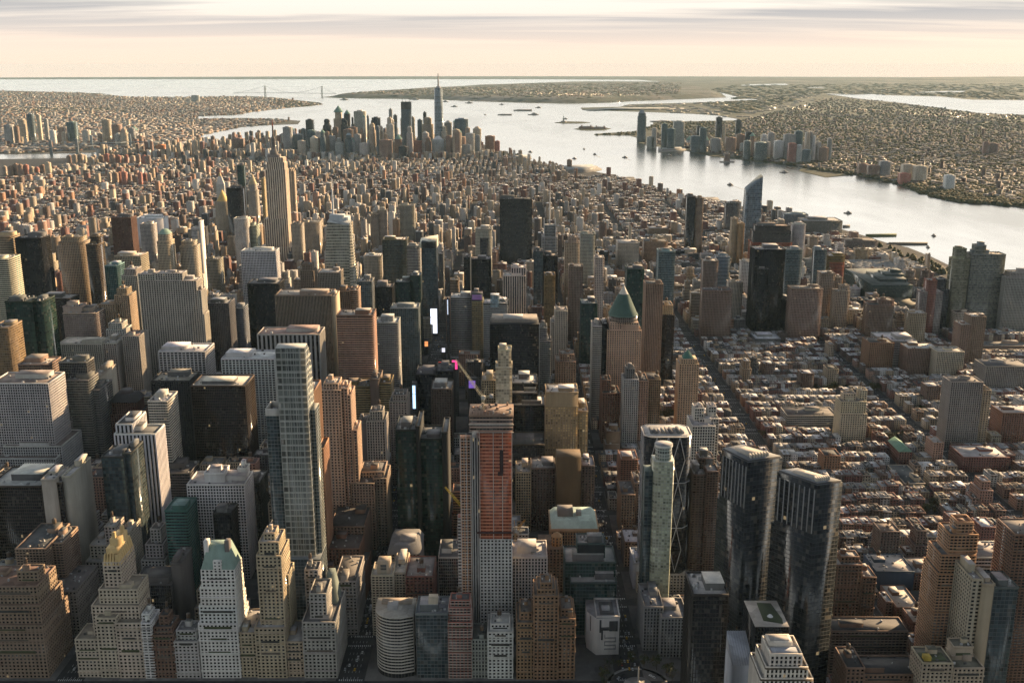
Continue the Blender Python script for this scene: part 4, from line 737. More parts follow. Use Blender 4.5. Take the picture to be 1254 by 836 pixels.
def diagrid():
    Y = 1080.; T = Thing('diagrid_tower', 'dark tower wrapped in pale triangular diagrid frame with chamfered corners', 'office tower', (165, Y+24, 0)); H = P(0, 535, Y)[1]
    x0, _ = P(790, 530, Y); x1, _ = P(848, 530, Y); D = 40; c = 7
    pl = lambda e: [(x0+c+e, Y), (x1-c-e, Y), (x1, Y+c+e), (x1, Y+D-c-e), (x1-c-e, Y+D), (x0+c+e, Y+D), (x0, Y+D-c-e), (x0, Y+c+e)]
    m = MB(); m.prism(pl(0), 20, H, col=(.03,.03,.03), gc=(.014,.015,.016), win=(.93,.86,6), top=(.30,.29,.28)); T.part(m, 'tower_shaft')
    m = MB(); relief(m, x0-4, x1+4, Y-4, Y+D+4, .1, 22, 'punch', (.40,.36,.3)); T.part(m, 'base_block')
    m = MB(); rows = 6; h = (H-24)/rows; corners = pl(0); sc_ = COL['steel']
    for i in range(8):
        p, q = corners[i], corners[(i+1)%8]; L_ = math.dist(p, q); nb = max(1, round(L_/13.0))
        nx_, ny_ = (q[1]-p[1])/L_, -(q[0]-p[0])/L_
        pt = lambda t, z: (p[0]+(q[0]-p[0])*t+nx_*.3, p[1]+(q[1]-p[1])*t+ny_*.3, z)
        for r in range(rows):
            z0, z1 = 24+r*h, 24+(r+1)*h
            if nb == 1: pass
            else:
                for k in range(nb):
                    a, b, mid = k/nb, (k+1)/nb, (k+.5)/nb
                    if r % 2: m.tube(pt(a, z0), pt(mid, z1), .5, n=4, col=sc_); m.tube(pt(b, z0), pt(mid, z1), .5, n=4, col=sc_)
                    else: m.tube(pt(mid, z0), pt(a, z1), .5, n=4, col=sc_); m.tube(pt(mid, z0), pt(b, z1), .5, n=4, col=sc_)
            if r % 2 == 1 or r == rows-1: m.tube(pt(0, z1), pt(1, z1), .5, n=4, col=sc_)
        m.tube(pt(0, H), pt(1, H), .8, n=4, col=(.6,.58,.55))
    T.part(m, 'diagrid_frame')
    m = MB(); m.prism(sc(pl(0), .93), H, H+.5, col=(.35,.34,.33), top=(.36,.35,.34))
    for k in range(9): xx = x0+9+k*(x1-x0-18)/8; m.boxes(xx-1.6, xx+1.6, Y+9, Y+D-12-random.uniform(0, 9), H+.5, H+2+random.uniform(0, 2.5), col=jit(random.choice([(.5,.48,.45),(.12,.12,.12),(.3,.28,.26)])))
    T.part(m, 'rooftop_unit'); claim(x0-6, x1+6, Y-6, Y+D+6); register(790, 848, 524, Y, 'diagrid tower', 660)
diagrid()
def slim_green():
    Y = 1000.; T = Thing('apartment_tower', 'slim pale green glass tower with round drum top before the diagrid', 'apartment tower', (140, Y+12, 0)); x0, z = P(801, 566, Y); x1, _ = P(827, 566, Y)
    m = MB(); g = (.47,.50,.35)
    m.prism([(x0+2,Y+2),(x1-2,Y),(x1,Y+6),(x1,Y+22),(x0,Y+22),(x0,Y+6)], .1, z, col=(.33,.35,.28), gc=g, win=(.80,.74,8), bay=3.0, sto=3.3, top=(.4,.42,.38)); T.part(m, 'tower_shaft')
    m = MB(); relief(m, x0-8, x0-.2, Y+5, Y+24, .1, z-12, 'glass', (.10,.13,.12)); T.part(m, 'shoulder')
    cx_ = (x0+x1)/2; m = MB(); m.prism(disc(cx_, Y+11, 8.5, 20), z, z+15, col=(.36,.40,.36), gc=(.20,.25,.22), win=(.8,.7,3), top=(.4,.42,.4)); m.prism(disc(cx_, Y+11, 9.4, 20), z+14, z+16.5, col=(.52,.53,.48), top=(.3,.3,.3)); T.part(m, 'drum')
    claim(x0-10, x1+2, Y-2, Y+26); register(795, 828, 545, Y, 'slim pale green tower', 735)
slim_green()
hero('apartment_tower', 'apartment tower', 'white stepped apartment block', 'white stepped apartment block with small towers behind the diagrid tower', 1225, [(848,876,522,40,0),(857,880,513,34,16),(851,862,500,20,22),(868,877,498,16,24)], 'grid', (.55,.51,.45), kind='old', near=True)
hero('apartment_tower', 'apartment tower', 'dark tower with lit flecks', 'dark brown apartment tower with flecked windows right of diagrid tower', 1085, [(849,866,582,40,2),(866,880,578,44,0),(856,874,562,20,22)], 'balc', (.12,.085,.07), roof=(.4,.38,.36), near=True)
T, bs = hero('apartment_tower', 'apartment tower', 'tan tower with green pyramid', 'slender tan brick tower with tiny green pyramid top among low roofs', 1545, [(832,856,446,30,0),(834,854,440,24,3)], 'punch', (.44,.305,.195), scol=(.46,.33,.22), kind='old', near=True, noroof=True)
X0_, X1_, a_, b_, z_ = bs[1][:5]; m = MB(); hip(m, X0_+4, X1_-4, a_+4, b_-4, z_, z_+12, 8, 7, (.06,.15,.12)); T.part(m, 'copper_roof')
# ---------------------------------------------------------------- right side: the low district and its towers
H_ = hero
H_('apartment_house', 'housing block', 'long brown housing slab', 'long brown balcony housing slab with low roof blocks behind foreground', 890, [(1019,1112,773,26,0)], 'balc', (.175,.115,.085), scol=(.25,.19,.155), roof=(.06,.06,.06), kind='old', near=True, yv=800, dens=.5)
H_('apartment_house', 'housing block', 'nearest brown housing slab', 'brown brick housing slab with rimmed dark roof cut by bottom edge', 815, [(1037,1128,826,30,0),(1037,1059,818,34,-1)], 'punch', (.20,.125,.085), roof=(.05,.05,.05), kind='old', near=True, yv=836)
H_('apartment_house', 'apartment block', 'brown brick tower pair', 'plain brown brick tower pair with stepped heights beside dark twin tower', 985, [(1022,1056,692,24,0),(1056.5,1073,707,26,2),(1030,1052,682,14,6)], 'punch', (.20,.115,.075), roof=(.36,.33,.29), kind='old', near=True)
H_('warehouse', 'warehouse', 'blue-walled low block', 'low block with plain dark blue front wall and paved roof well', 1080, [(1073,1120,700,44,0,'blank',(.05,.07,.10)),(1120.5,1155,702,40,1,'punch','brown')], 'blank', (.05,.07,.10), roof=(.38,.35,.31), kind='old', near=True, noroof=False)
H_('school', 'school', 'low brown school', 'low brown school building with large pale flat roof beside yard', 985, [(1118,1150,762,30,0),(1098,1127,744,50,32)], 'punch', (.17,.10,.075), roof=(.42,.39,.35), kind='old', near=True)
def lit_tower():
    T, bs = H_('apartment_tower', 'apartment tower', 'orange brick stepped tower', 'tall orange-brown brick balcony tower with stepped crown at right', 870, [(1149,1192,703,34,0),(1153,1195,680,30,3),(1164,1198,655,26,6),(1173,1192,641,16,10)], 'balc', (.36,.19,.10), scol=(.42,.26,.16), kind='old', near=True, tank=False, noroof=True)
    X0, X1, a, b, z = bs[3][:5]; m = MB(); parapet(m, X0, X1, a, b, z, (.40,.22,.12), h=2); m.boxes(X0+3, X1-3, a+3, b-3, z, z+.6, col=(.2,.12,.08)); T.part(m, 'crown')
lit_tower()
H_('apartment_house', 'apartment block', 'white banded block', 'white banded apartment block with colonnaded top floor behind orange tower', 935, [(1195,1241,683,36,0)], 'band', (.55,.52,.47), kind='old', near=True, roof=(.3,.27,.24))
T, bs = H_('apartment_tower', 'apartment tower', 'dark glass tower with tan flank', 'dark glass apartment tower with tan side piers at the right edge', 830, [(1218,1247,720,30,0,'glass',(.10,.11,.11)),(1204,1218,716,34,-1,'blank',(.34,.27,.19)),(1191,1204,710,36,2,'punch',(.42,.36,.26))], 'glass', (.10,.11,.11), roof=(.4,.37,.33), near=True, kind='new')
H_('apartment_tower', 'apartment tower', 'brown tower at right edge', 'dark brown brick tower cut by the right edge', 850, [(1243,1290,655,34,0)], 'balc', (.20,.12,.08), roof=(.2,.17,.15), kind='old', near=True)
T, bs = H_('apartment_house', 'apartment block', 'tan block with roof garden', 'tan apartment block with planted roof terrace at bottom right', 800, [(1130,1167,812,26,0),(1168,1205,818,28,1),(1168,1192,792,14,14,'blank')], 'punch', (.40,.33,.24), roof=(.14,.13,.10), kind='old', near=True, yv=836)
X0_, X1_, a_, b_, z_ = bs[0][:5]; m = MB(); m.boxes(X0_+2, X1_-4, a_+4, a_+16, z_+.2, z_+1.2, col=(.06,.075,.035)); m.boxes(X0_+2, X0_+8, a_+2, a_+8, z_+1, z_+5, col=(.38,.28,.05)); T.part(m, 'roof_garden')
H_('apartment_tower', 'apartment tower', 'cream setback tower', 'cream setback tower standing alone among the low tenement roofs', 1565, [(1030,1062,507,34,0),(1030,1061,492,28,4),(1053,1062,478,14,18),(1033,1048,482,14,12)], 'punch', (.52,.44,.315), kind='old', near=True, tank=True, yv=540)
H_('school', 'school', 'long white school', 'long low white-banded school building left of cream setback tower', 1640, [(964,1025,509,44,0)], 'band', (.50,.47,.40), roof=(.10,.09,.08), kind='old', near=True, yv=522)
H_('apartment_tower', 'apartment tower', 'grey fluted tower', 'tall grey-brown fluted apartment tower with lower tan wing on the right', 1540, [(1165,1204,468,32,0),(1204.5,1214,478,38,4,'punch',(.38,.30,.21))], 'pier', (.27,.245,.22), kind='old', near=True, yv=540)
T, bs = H_('gable_hall', 'hall', 'green gabled hall', 'low hall with bright pale green sloped roof among brown roofs', 1470, [(1101,1117,553,48,0)], 'punch', (.20,.10,.075), noroof=True, kind='old', yv=556)
X0_, X1_, a_, b_, z_ = bs[0][:5]; mid = (X0_+X1_)/2; m = MB(); m.prism([(X0_-.5,a_-.5),(X1_+.5,a_-.5),(X1_+.5,b_+.5),(X0_-.5,b_+.5)], z_, z_+7, [(mid-.1,a_-.5),(mid+.1,a_-.5),(mid+.1,b_+.5),(mid-.1,b_+.5)], col=(.20,.33,.235), top=(.20,.33,.235)); T.part(m, 'copper_roof')
H_('school', 'school', 'slanting dark-roofed hall', 'long low cream hall with flat dark roof set near green gable', 1370, [(1108,1133,592,70,0)], 'band', (.44,.38,.29), roof=(.075,.08,.085), kind='old', yv=594, near=True)
H_('apartment_house', 'tenement row', 'long red tenement block', 'long red-brown brick block with many light wells right of green gabled hall', 1440, [(1180,1236,560,50,0)], 'punch', (.20,.095,.075), roof=(.40,.38,.36), kind='old', near=True, dens=2)
H_('apartment_house', 'housing block', 'dark slab at the right edge', 'dark brown slab block with lit corner at the right edge', 1560, [(1228,1275,506,40,0)], 'punch', (.19,.11,.08), kind='old', near=True)
H_('factory', 'loft building', 'brown loft with pale extension', 'brown brick loft building in front of large pale roofed garage', 1960, [(1065,1095,420,44,0)], 'punch', (.24,.14,.09), kind='old', near=True)
H_('factory', 'garage', 'large pale-roofed garage', 'large low garage with pale grey cluttered roof beside brown loft', 1990, [(1081,1123,418,70,0)], 'band', (.33,.32,.31), roof=(.58,.57,.56), kind='new', dens=2)
H_('factory', 'loft building', 'brown striped loft', 'brown loft building with grey piers right of pale-roofed garage', 1930, [(1112,1150,427,40,0)], 'pier', (.22,.15,.11), kind='old', near=True)
H_('apartment_house', 'office block', 'cream gridded block', 'cream gridded mid-rise block near the waterfront avenue', 1900, [(1148,1181,431,40,0)], 'grid', (.50,.44,.33), kind='old', near=True)
H_('apartment_tower', 'apartment tower', 'brown stepped tower', 'brown brick twin-shaft tower in front of waterfront glass towers', 1990, [(1177,1190,398,34,0),(1190,1208,388,34,6)], 'punch', (.235,.165,.12), kind='old', near=True)
H_('office_block', 'office block', 'long grey gridded block', 'long grey gridded block with roof machinery at the right edge', 1830, [(1208,1262,449,50,0)], 'grid', (.31,.285,.25), kind='old', near=True, dens=2)
H_('office_block', 'office block', 'long tan low block at right', 'long low tan block at right edge behind grey gridded block', 2120, [(1202,1262,424,40,0)], 'band', (.33,.27,.21), kind='old')
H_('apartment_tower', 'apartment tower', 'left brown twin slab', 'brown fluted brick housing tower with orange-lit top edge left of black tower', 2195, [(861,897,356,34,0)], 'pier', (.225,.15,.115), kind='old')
H_('apartment_tower', 'apartment tower', 'right brown twin slab', 'broad brown fluted housing tower standing right of the black glass tower', 2200, [(970,1008,354,38,0)], 'pier', (.25,.18,.14), kind='old', yv=410)
H_('office_tower', 'tower', 'black glass tower', 'broad black glass tower above the white roofed depot', 2290, [(925,962,306,50,0),(929,942,330,10,-12),(962,968,368,44,2)], 'dark', (.02,.022,.025), roof=(.42,.39,.36), near=True, yv=405)
H_('apartment_tower', 'apartment tower', 'grey glass tower beside the black tower', 'pale grey-green glass tower rising right behind the black glass tower', 2420, [(964,983,306,36,0)], 'glass', (.22,.25,.25))
H_('apartment_tower', 'apartment tower', 'tan spotted tower', 'tan brick tower behind right brown fluted housing tower', 2330, [(1006,1023,335,34,0),(1021,1032,340,30,8)], 'punch', (.29,.22,.16), kind='old')
H_('apartment_tower', 'apartment tower', 'pale brown pointed tower', 'pale brown tower with peaked top right of tan spotted tower', 2280, [(1024,1041,357,34,0),(1030,1040,350,20,6)], 'punch', (.33,.265,.205), kind='old')
H_('apartment_tower', 'apartment tower', 'brown blocky tower', 'brown tower with orange flank right of pale pointed tower', 2200, [(1065,1095,374,40,0),(1078,1095,368,30,4)], 'pier', (.24,.155,.115), kind='old')
H_('apartment_tower', 'apartment tower', 'red-striped tower', 'grey tower with red brick centre stripe before waterfront glass pair', 2240, [(1130,1155,358,34,0),(1138,1148,344,30,-1,'pier','red')], 'pier', (.25,.215,.195), kind='old')
H_('apartment_house', 'apartment block', 'tan block beside the red-striped tower', 'small tan block with sunlit flank left of the red-striped tower', 2150, [(1115,1135,384,30,0)], 'punch', (.36,.28,.19), kind='old')
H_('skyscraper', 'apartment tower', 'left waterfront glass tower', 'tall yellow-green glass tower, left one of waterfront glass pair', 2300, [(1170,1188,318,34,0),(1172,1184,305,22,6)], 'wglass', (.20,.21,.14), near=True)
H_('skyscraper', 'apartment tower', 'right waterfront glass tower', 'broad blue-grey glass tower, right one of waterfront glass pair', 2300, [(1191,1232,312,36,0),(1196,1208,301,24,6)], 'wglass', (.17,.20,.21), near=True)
H_('apartment_tower', 'apartment tower', 'pale striped tower at the right edge', 'pale tower with dark horizontal gaps at the right edge by river', 2280, [(1232,1275,340,36,0),(1238,1275,334,30,4)], 'pier', (.33,.315,.29), near=True)
T, bs = H_('bus_depot', 'depot', 'white-roofed depot', 'low depot with broad plain white roof before black tower', 2170, [(925,956,415,50,0)], 'band', (.3,.3,.3), roof=(.74,.74,.75), kind='new', noroof=False, yv=418, dens=.1)
def vee_tower():
    Y = 3240.; T = Thing('skyscraper', 'blue glass tower with slanted wedge top beside the river', 'skyscraper', (740, Y+20, 0)); g = (.14,.21,.28)
    x0, zL = P(914.5, 233, Y); x1, zR = P(934.5, 215.5, Y); xm, zm = P(917, 240, Y); D = 34; b = lambda e: [(x0-e, Y), (x1+e*.4, Y), (x1+e*.4, Y+D), (x0-e, Y+D)]; g = (.125,.165,.20)
    m = MB(); m.prism(b(6), .1, [zL-3, zR-3, zR+4, zL+4], b(0), col=(.2,.23,.25), gc=g, win=(.94,.88,4), sto=6, bay=4.5, top=(.16,.20,.23)); T.part(m, 'tower_shaft')
    m = MB(); m.prism([(x0-8, Y-3),(x0+2, Y-3),(x0+3,Y+4),(x0-8,Y+4)], .1, zm, [(x0-.5,Y-1.5),(x0+4,Y-1.5),(x0+5,Y+4),(x0-.5,Y+4)], col=(.28,.33,.37), gc=(.2,.26,.31), win=(.9,.9,2), top=(.3,.36,.4)); T.part(m, 'fin')
    claim(x0-14, x1+14, Y-4, Y+D); register(910, 936, 214, Y, 'blue wedge-topped tower', 300)
vee_tower()
T, bs = H_('construction_block', 'tower under construction', 'unfinished block with red decks', 'dark unfinished block with red safety netting beside blue wedge-topped tower', 3040, [(922,970,298,60,0,'band',(.30,.09,.05)),(924,969,284,54,4,'band',(.07,.06,.055)),(926,968,277,40,8,'band',(.06,.05,.05))], 'band', (.10,.08,.07), roof=(.18,.13,.11), kind='new')
H_('apartment_tower', 'apartment tower', 'white banded tower by the yard', 'pale white-striped tower right of unfinished block with red decks', 3080, [(972,987,275,34,0)], 'pier', (.46,.44,.41))
H_('office_tower', 'tower under construction', 'yellow-topped unfinished tower', 'unfinished tower with yellow and red netted floors near train yard', 2620, [(1014,1035,314,36,0,'band',(.22,.15,.05)),(1016,1034,322,36,-1,'band',(.33,.10,.055))], 'band', (.25,.16,.06))
H_('apartment_tower', 'apartment tower', 'slim grey tower by the yard', 'slim grey glass tower left of yellow-topped unfinished tower', 2560, [(999,1013,306,30,0)], 'glass', (.16,.19,.2))
H_('warehouse', 'warehouse', 'huge riverside warehouse', 'huge flat grey warehouse with many window bands on riverbank', 3640, [(985,1032,271,90,0)], 'band', (.22,.205,.185), roof=(.25,.25,.25))
H_('office_block', 'office block', 'blue-roofed riverside block', 'low blue-grey block behind huge riverside warehouse', 3850, [(962,990,263,60,0)], 'band', (.2,.23,.25), roof=(.25,.30,.33))
H_('warehouse', 'warehouse', 'riverside brick stores', 'row of grey-brown brick stores beside river piers and yard', 3330, [(1038,1075,295,60,0)], 'pier', (.20,.17,.15), kind='old')
def convention():
    T = Thing('convention_centre', 'dark green stepped glass convention hall beside the train yard', 'convention centre', (1320, 2700, 0)); k = 0
    for (xl, xr, yt, Y, D, zc) in ((1068,1118,349,2560,220,22),(1078,1112,342,2600,110,32),(1085,1108,336,2640,60,44),(1092,1104,331,2660,30,52)):
        x0, z = P(xl, yt, Y); x1, _ = P(xr, yt, Y); m = MB(); m.boxes(x0, x1, Y, Y+D, .1+k*.01, z, col=(.07,.095,.085), gc=(.03,.05,.045), win=(.85,.8,k), top=(.13,.15,.14)); T.part(m, 'hall'); k += 1
        claim(x0, x1, Y, Y+D)
    x0, z = P(1096, 352, 2480); x1, _ = P(1140, 362, 2420); m = MB(); m.boxes(x0, x1, 2380, 2800, .1, 16, col=(.17,.14,.10), top=(.12,.115,.085)); T.part(m, 'green_roof'); claim(x0, x1, 2380, 2800)
    register(1068, 1140, 331, 2560, 'green glass convention hall', 345)
convention()
# ---------------------------------------------------------------- left and centre, farther back
H_('office_tower', 'office tower', 'dark green glass slab', 'dark green glass slab tower with sloping rounded flank at left edge', 1560, [(6,38,370,40,0),(38.5,52,370,44,4)], 'green', (.020,.032,.022), near=True, roof=(.12,.13,.11), kind='new')
H_('office_tower', 'office tower', 'tan block at the left edge', 'tan striped tower with dark front at left edge below the green slab', 1480, [(-12,10,402,44,0)], 'gold', (.22,.17,.11), near=True)
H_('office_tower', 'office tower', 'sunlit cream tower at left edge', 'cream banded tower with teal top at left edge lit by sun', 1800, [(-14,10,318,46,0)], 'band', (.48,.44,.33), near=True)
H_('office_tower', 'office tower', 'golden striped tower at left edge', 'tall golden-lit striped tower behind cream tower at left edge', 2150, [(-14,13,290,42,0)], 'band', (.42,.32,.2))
H_('office_tower', 'office tower', 'black slab at upper left', 'broad black glass slab standing near the left edge', 2130, [(18,50,292,44,0)], 'dark', (.018,.018,.02), roof=(.08,.08,.08), kind='new', near=True)
H_('skyscraper', 'office tower', 'tan peaked tower', 'massive tan masonry tower with low peaked roof right of black slab', 2290, [(71,102,297,46,0),(74,99,291,34,6)], 'punch', (.40,.315,.215), kind='old')
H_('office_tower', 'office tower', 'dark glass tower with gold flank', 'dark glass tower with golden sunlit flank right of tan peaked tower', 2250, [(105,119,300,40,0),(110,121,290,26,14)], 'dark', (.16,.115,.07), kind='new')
H_('office_tower', 'office tower', 'rust-brown striped tower', 'rust-brown tower of dark vertical stripes standing alone', 2760, [(136,160,267,42,0)], 'stripe', (.14,.075,.055), roof=(.1,.08,.07), kind='new', near=True)
H_('office_block', 'office block', 'white oblong block', 'white-flanked oblong block behind the rust-brown striped tower', 2900, [(171,187,275,34,0)], 'grid', (.48,.45,.40))
H_('arena', 'arena', 'white curved-roof hall', 'broad hall with white curved roof beyond rust-brown striped tower', 3120, [(164,198,268,60,0)], 'blank', (.55,.55,.55), roof=(.72,.72,.72))
H_('office_block', 'office block', 'ochre striped block', 'wide ochre block of window stripes below the rust-brown tower', 2080, [(140,172,314,46,0)], 'grid', (.40,.345,.245), kind='new', near=True)
H_('office_tower', 'office tower', 'teal and white tower', 'teal glass tower with bright white flank at left', 1960, [(128,143,326,40,0)], 'green', (.12,.2,.2), roof=(.5,.5,.48), near=True)
H_('office_tower', 'office tower', 'stepped stone tower', 'stepped grey stone tower right of the teal and white tower', 1900, [(149,168,338,40,0),(152,166,330,30,5)], 'pier', (.36,.33,.28), kind='old', near=True)
H_('office_tower', 'office tower', 'pink-tan banded slab', 'pink-tan banded slab with blank roof storey left of centre stone slab', 1790, [(77,118,384,46,0),(77,98,376,30,8,'blank')], 'band', (.39,.31,.255), kind='new', near=True)
H_('office_block', 'office block', 'dark roofed block under tan tower', 'dark flat block with cluttered roof below the tan peaked tower', 1900, [(48,86,366,40,0)], 'dark', (.07,.06,.055), kind='new', near=True)
H_('office_tower', 'office tower', 'twin tan setback towers', 'tan setback tower with sunlit flank beside the pink-tan slab', 1830, [(121,140,373,38,0),(140,158,362,36,8),(143,155,354,24,14)], 'punch', (.36,.27,.18), kind='old', near=True)
H_('office_block', 'office block', 'white terraced block', 'white terraced setback block below twin tan setback towers', 1740, [(130,152,404,36,0),(133,149,396,26,6)], 'punch', (.47,.45,.40), kind='old', near=True)
H_('office_block', 'office block', 'striped stone block', 'wide stone block of tall white piers left of the great stone slab', 1640, [(70,124,422,46,0),(124,142,421,48,4)], 'pier', (.40,.37,.32), roof=(.5,.45,.4), kind='new', near=True)
H_('office_block', 'office block', 'narrow striped stone block', 'narrow grey stone block of piers against the great stone slab', 1650, [(150,170,412,40,0)], 'pier', (.36,.33,.29), roof=(.36,.25,.22), kind='old', near=True)
def rock():
    T, bs = H_('skyscraper', 'skyscraper', 'great stone slab', 'great grey stone slab tower of vertical ribs with stepped sunlit edge', 1740, [(170,240,344,32,0),(169,192,336,30,3),(190,223,335,26,2),(240,246,356,30,1),(246,250,385,28,2)], 'pier', (.42,.385,.33), kind='old', near=True, bay=4.0, tank=False, yv=430)
rock()
H_('office_block', 'office block', 'white-framed block', 'white-framed block with pale roof in front of great stone slab', 1500, [(194,251,431,48,0)], 'grid', (.47,.455,.43), roof=(.50,.49,.48), kind='new', near=True, bay=6.0)
H_('office_block', 'office block', 'white gridded block', 'broad white gridded block with white roof left of tall curved-top tower', 1440, [(271,336,440,48,0)], 'grid', (.50,.50,.49), roof=(.56,.55,.54), kind='new', near=True, bay=5.0)
H_('office_tower', 'office tower', 'dark textured tower', 'dark grey diamond-textured tower right of the great stone slab', 1800, [(252,280,372,40,0)], 'grid', (.10,.10,.105), roof=(.3,.3,.3), kind='new', near=True)
H_('office_tower', 'office tower', 'blue-grey slim tower', 'slim blue-grey tower right of the dark textured tower', 1850, [(285,298,378,34,0)], 'band', (.17,.19,.21), kind='new', near=True)
H_('office_tower', 'office tower', 'jet black tower', 'jet black slab tower with dark roof unit near the centre left', 1930, [(303,341,348,46,0)], 'dark', (.014,.015,.017), roof=(.13,.13,.13), kind='new', near=True)
H_('office_tower', 'office tower', 'white gridded slab', 'white gridded slab tower behind the jet black tower', 2240, [(295,337,308,40,0)], 'grid', (.60,.59,.57), roof=(.5,.49,.47), kind='new', near=True)
H_('office_tower', 'office tower', 'broad bronze slab', 'broad plain bronze-brown slab with right edge painted pale like sunlight', 1690, [(337,405,362,48,0),(404,411,363,40,2,'blank',(.46,.36,.25))], 'stripe', (.21,.165,.125), roof=(.40,.35,.29), kind='new', near=True, bay=2.4)  # the sunlit edge is a separate box in a paler colour
H_('office_block', 'office block', 'dark block with white piers', 'dark slab with widely spaced white piers before broad bronze slab', 1560, [(315,391,410,46,0)], 'stripe', (.34,.32,.30), roof=(.33,.23,.20), kind='new', near=True, bay=7)
H_('office_tower', 'office tower', 'red-brown banded tower', 'red-brown banded tower with paneled top storey right of bronze slab', 1540, [(412,456,387,44,0)], 'band', (.16,.085,.06), scol=(.40,.235,.165), roof=(.3,.26,.22), kind='new', near=True)
H_('office_block', 'office block', 'brown and cream slab pair', 'brown slab with cream end wall behind the red-brown banded tower', 1800, [(414,428,357,36,0),(428,438,356,34,3,'band',(.40,.27,.18))], 'pier', (.22,.14,.09), near=True)
H_('office_tower', 'office tower', 'blue-topped glass tower', 'grey glass tower with pale blue glass top storey', 1640, [(459,487,396,40,0)], 'band', (.28,.29,.27), roof=(.5,.5,.48), kind='new', near=True)
T, bs = H_('office_tower', 'office tower', 'grey-green plain slab', 'plain grey-green glass slab right of the blue-topped tower', 1800, [(478,512,378,42,0)], 'glass', (.21,.23,.23), roof=(.34,.35,.35), kind='new', near=True)
H_('office_tower', 'office tower', 'grey slab with pink edge', 'grey slab with pink sunlit edge above the blue-topped tower', 1930, [(437,455,345,38,0)], 'glass', (.22,.21,.19), kind='new', near=True)
H_('office_tower', 'office tower', 'dark glass block with rooftop frame', 'dark green-black glass tower with open white roof frame', 2080, [(484,502,346,36,0),(502,515,338,34,6)], 'green', (.03,.04,.04), roof=(.5,.5,.48), kind='new', near=True)
H_('office_tower', 'office tower', 'black slab pair', 'black slab tower beside grey slab with pink edge', 2000, [(459,480,352,40,0)], 'dark', (.02,.02,.022), kind='new', near=True)
T, bs = H_('skyscraper', 'office tower', 'dark tower with white wedge', 'tall dark glass tower with white wedge top over the bright square', 2255, [(516,534,296,40,0)], 'glass', (.075,.095,.115), kind='new', near=True, noroof=True, yv=375)
X0_, X1_, a_, b_, z_ = bs[0][:5]; m = MB(); m.prism([(X0_-4,a_),(X1_+2,a_),(X1_+2,b_),(X0_-4,b_)], z_-14, [z_-4,z_+4,z_+9,z_+2], col=(.52,.50,.40), top=(.6,.58,.48)); T.part(m, 'crown')
H_('office_tower', 'office tower', 'dark golden glass tower', 'dark gold-tinted glass tower with pale roof and slim mast', 2430, [(468,498,294,44,0)], 'glass', (.15,.13,.075), roof=(.45,.43,.4), kind='new', near=True)
H_('office_tower', 'office tower', 'grey banded slab left of the wedge tower', 'grey banded slab between golden glass tower and white-wedge tower', 2380, [(498,514,302,38,0)], 'band', (.30,.29,.26), kind='new')
H_('apartment_tower', 'apartment tower', 'green-tan slab tower', 'green-tan slab tower rising alone above the loft district', 3180, [(489,507,252,36,0)], 'band', (.33,.31,.24))
H_('apartment_tower', 'apartment tower', 'tan twin slab', 'tan and brown slab pair left of the green-tan slab tower', 3160, [(454,463,262,34,0),(462,473,258,30,4)], 'band', (.38,.31,.235))
H_('office_tower', 'office tower', 'pale framed tower', 'pale framed tower with dark central recess left of dark slab', 2640, [(582,602,281,36,0),(588,598,292,4,-3,'dark','dgrey')], 'pier', (.42,.38,.31))
H_('office_tower', 'office tower', 'black slab with pale fin', 'black slab with pale vertical fin above the hotel slab', 2300, [(568,575,316,40,1,'dark','black'),(575.5,577,312,42,-1,'blank','cream'),(577,601,318,42,0)], 'dark', (.03,.03,.032), roof=(.36,.33,.3), kind='new', near=True)
H_('hotel', 'hotel', 'grey louvred slab', 'tall grey louvred slab facing the bright square', 1940, [(552,577,365,44,0)], 'band', (.26,.255,.25), scol=(.34,.33,.32), roof=(.4,.4,.39), kind='new', near=True)
H_('office_tower', 'office tower', 'gold piered tower', 'tower of golden glass piers right of grey louvred slab', 1935, [(578,591,370,40,0),(577,590,360,20,12,'blank',(.10,.06,.10))], 'gold', (.36,.32,.2), kind='new', near=True)
T, bs = H_('office_tower', 'office tower', 'tower with blue glass roof block', 'dark tower with pale blue glass box and white arched frame on top', 1880, [(592,622,372,40,0)], 'band', (.13,.14,.14), scol=(.34,.35,.35), roof=(.55,.54,.52), kind='new', near=True)
X0_, X1_, a_, b_, z_ = bs[0][:5]; m = MB(); m.boxes(X0_+13, X0_+29, a_-2, a_+14, z_-6, z_+17, col=(.4,.5,.55), gc=(.25,.36,.42), win=(.95,.95,1), top=(.6,.63,.66)); T.part(m, 'glass_box')
m = MB()
for k in range(9): t0, t1 = k/9*math.pi/2, (k+1)/9*math.pi/2; m.tube((X0_+13+30*math.sin(t0), a_-3, z_+18*math.cos(t0)), (X0_+13+30*math.sin(t1), a_-3, z_+18*math.cos(t1)), 1.0, n=4, col=(.6,.6,.58))
T.part(m, 'arch')
H_('hotel', 'hotel', 'white and red striped tower', 'pale tower with white and red vertical stripes and slanted crown', 2190, [(616,644,338,36,0),(626,644,328,28,4)], 'stripe', (.56,.46,.40), roof=(.55,.53,.5), kind='new', near=True, bay=5)
H_('skyscraper', 'office tower', 'great dark slab', 'great dark grey slab with black frame standing alone at centre', 2930, [(612,651.5,244,44,0)], 'grid', (.055,.056,.058), roof=(.04,.04,.04), kind='new', near=True, yv=318)
m = MB(); X0_, Z_ = P(612, 244, 2928); X1_, _ = P(651.5, 244, 2928)
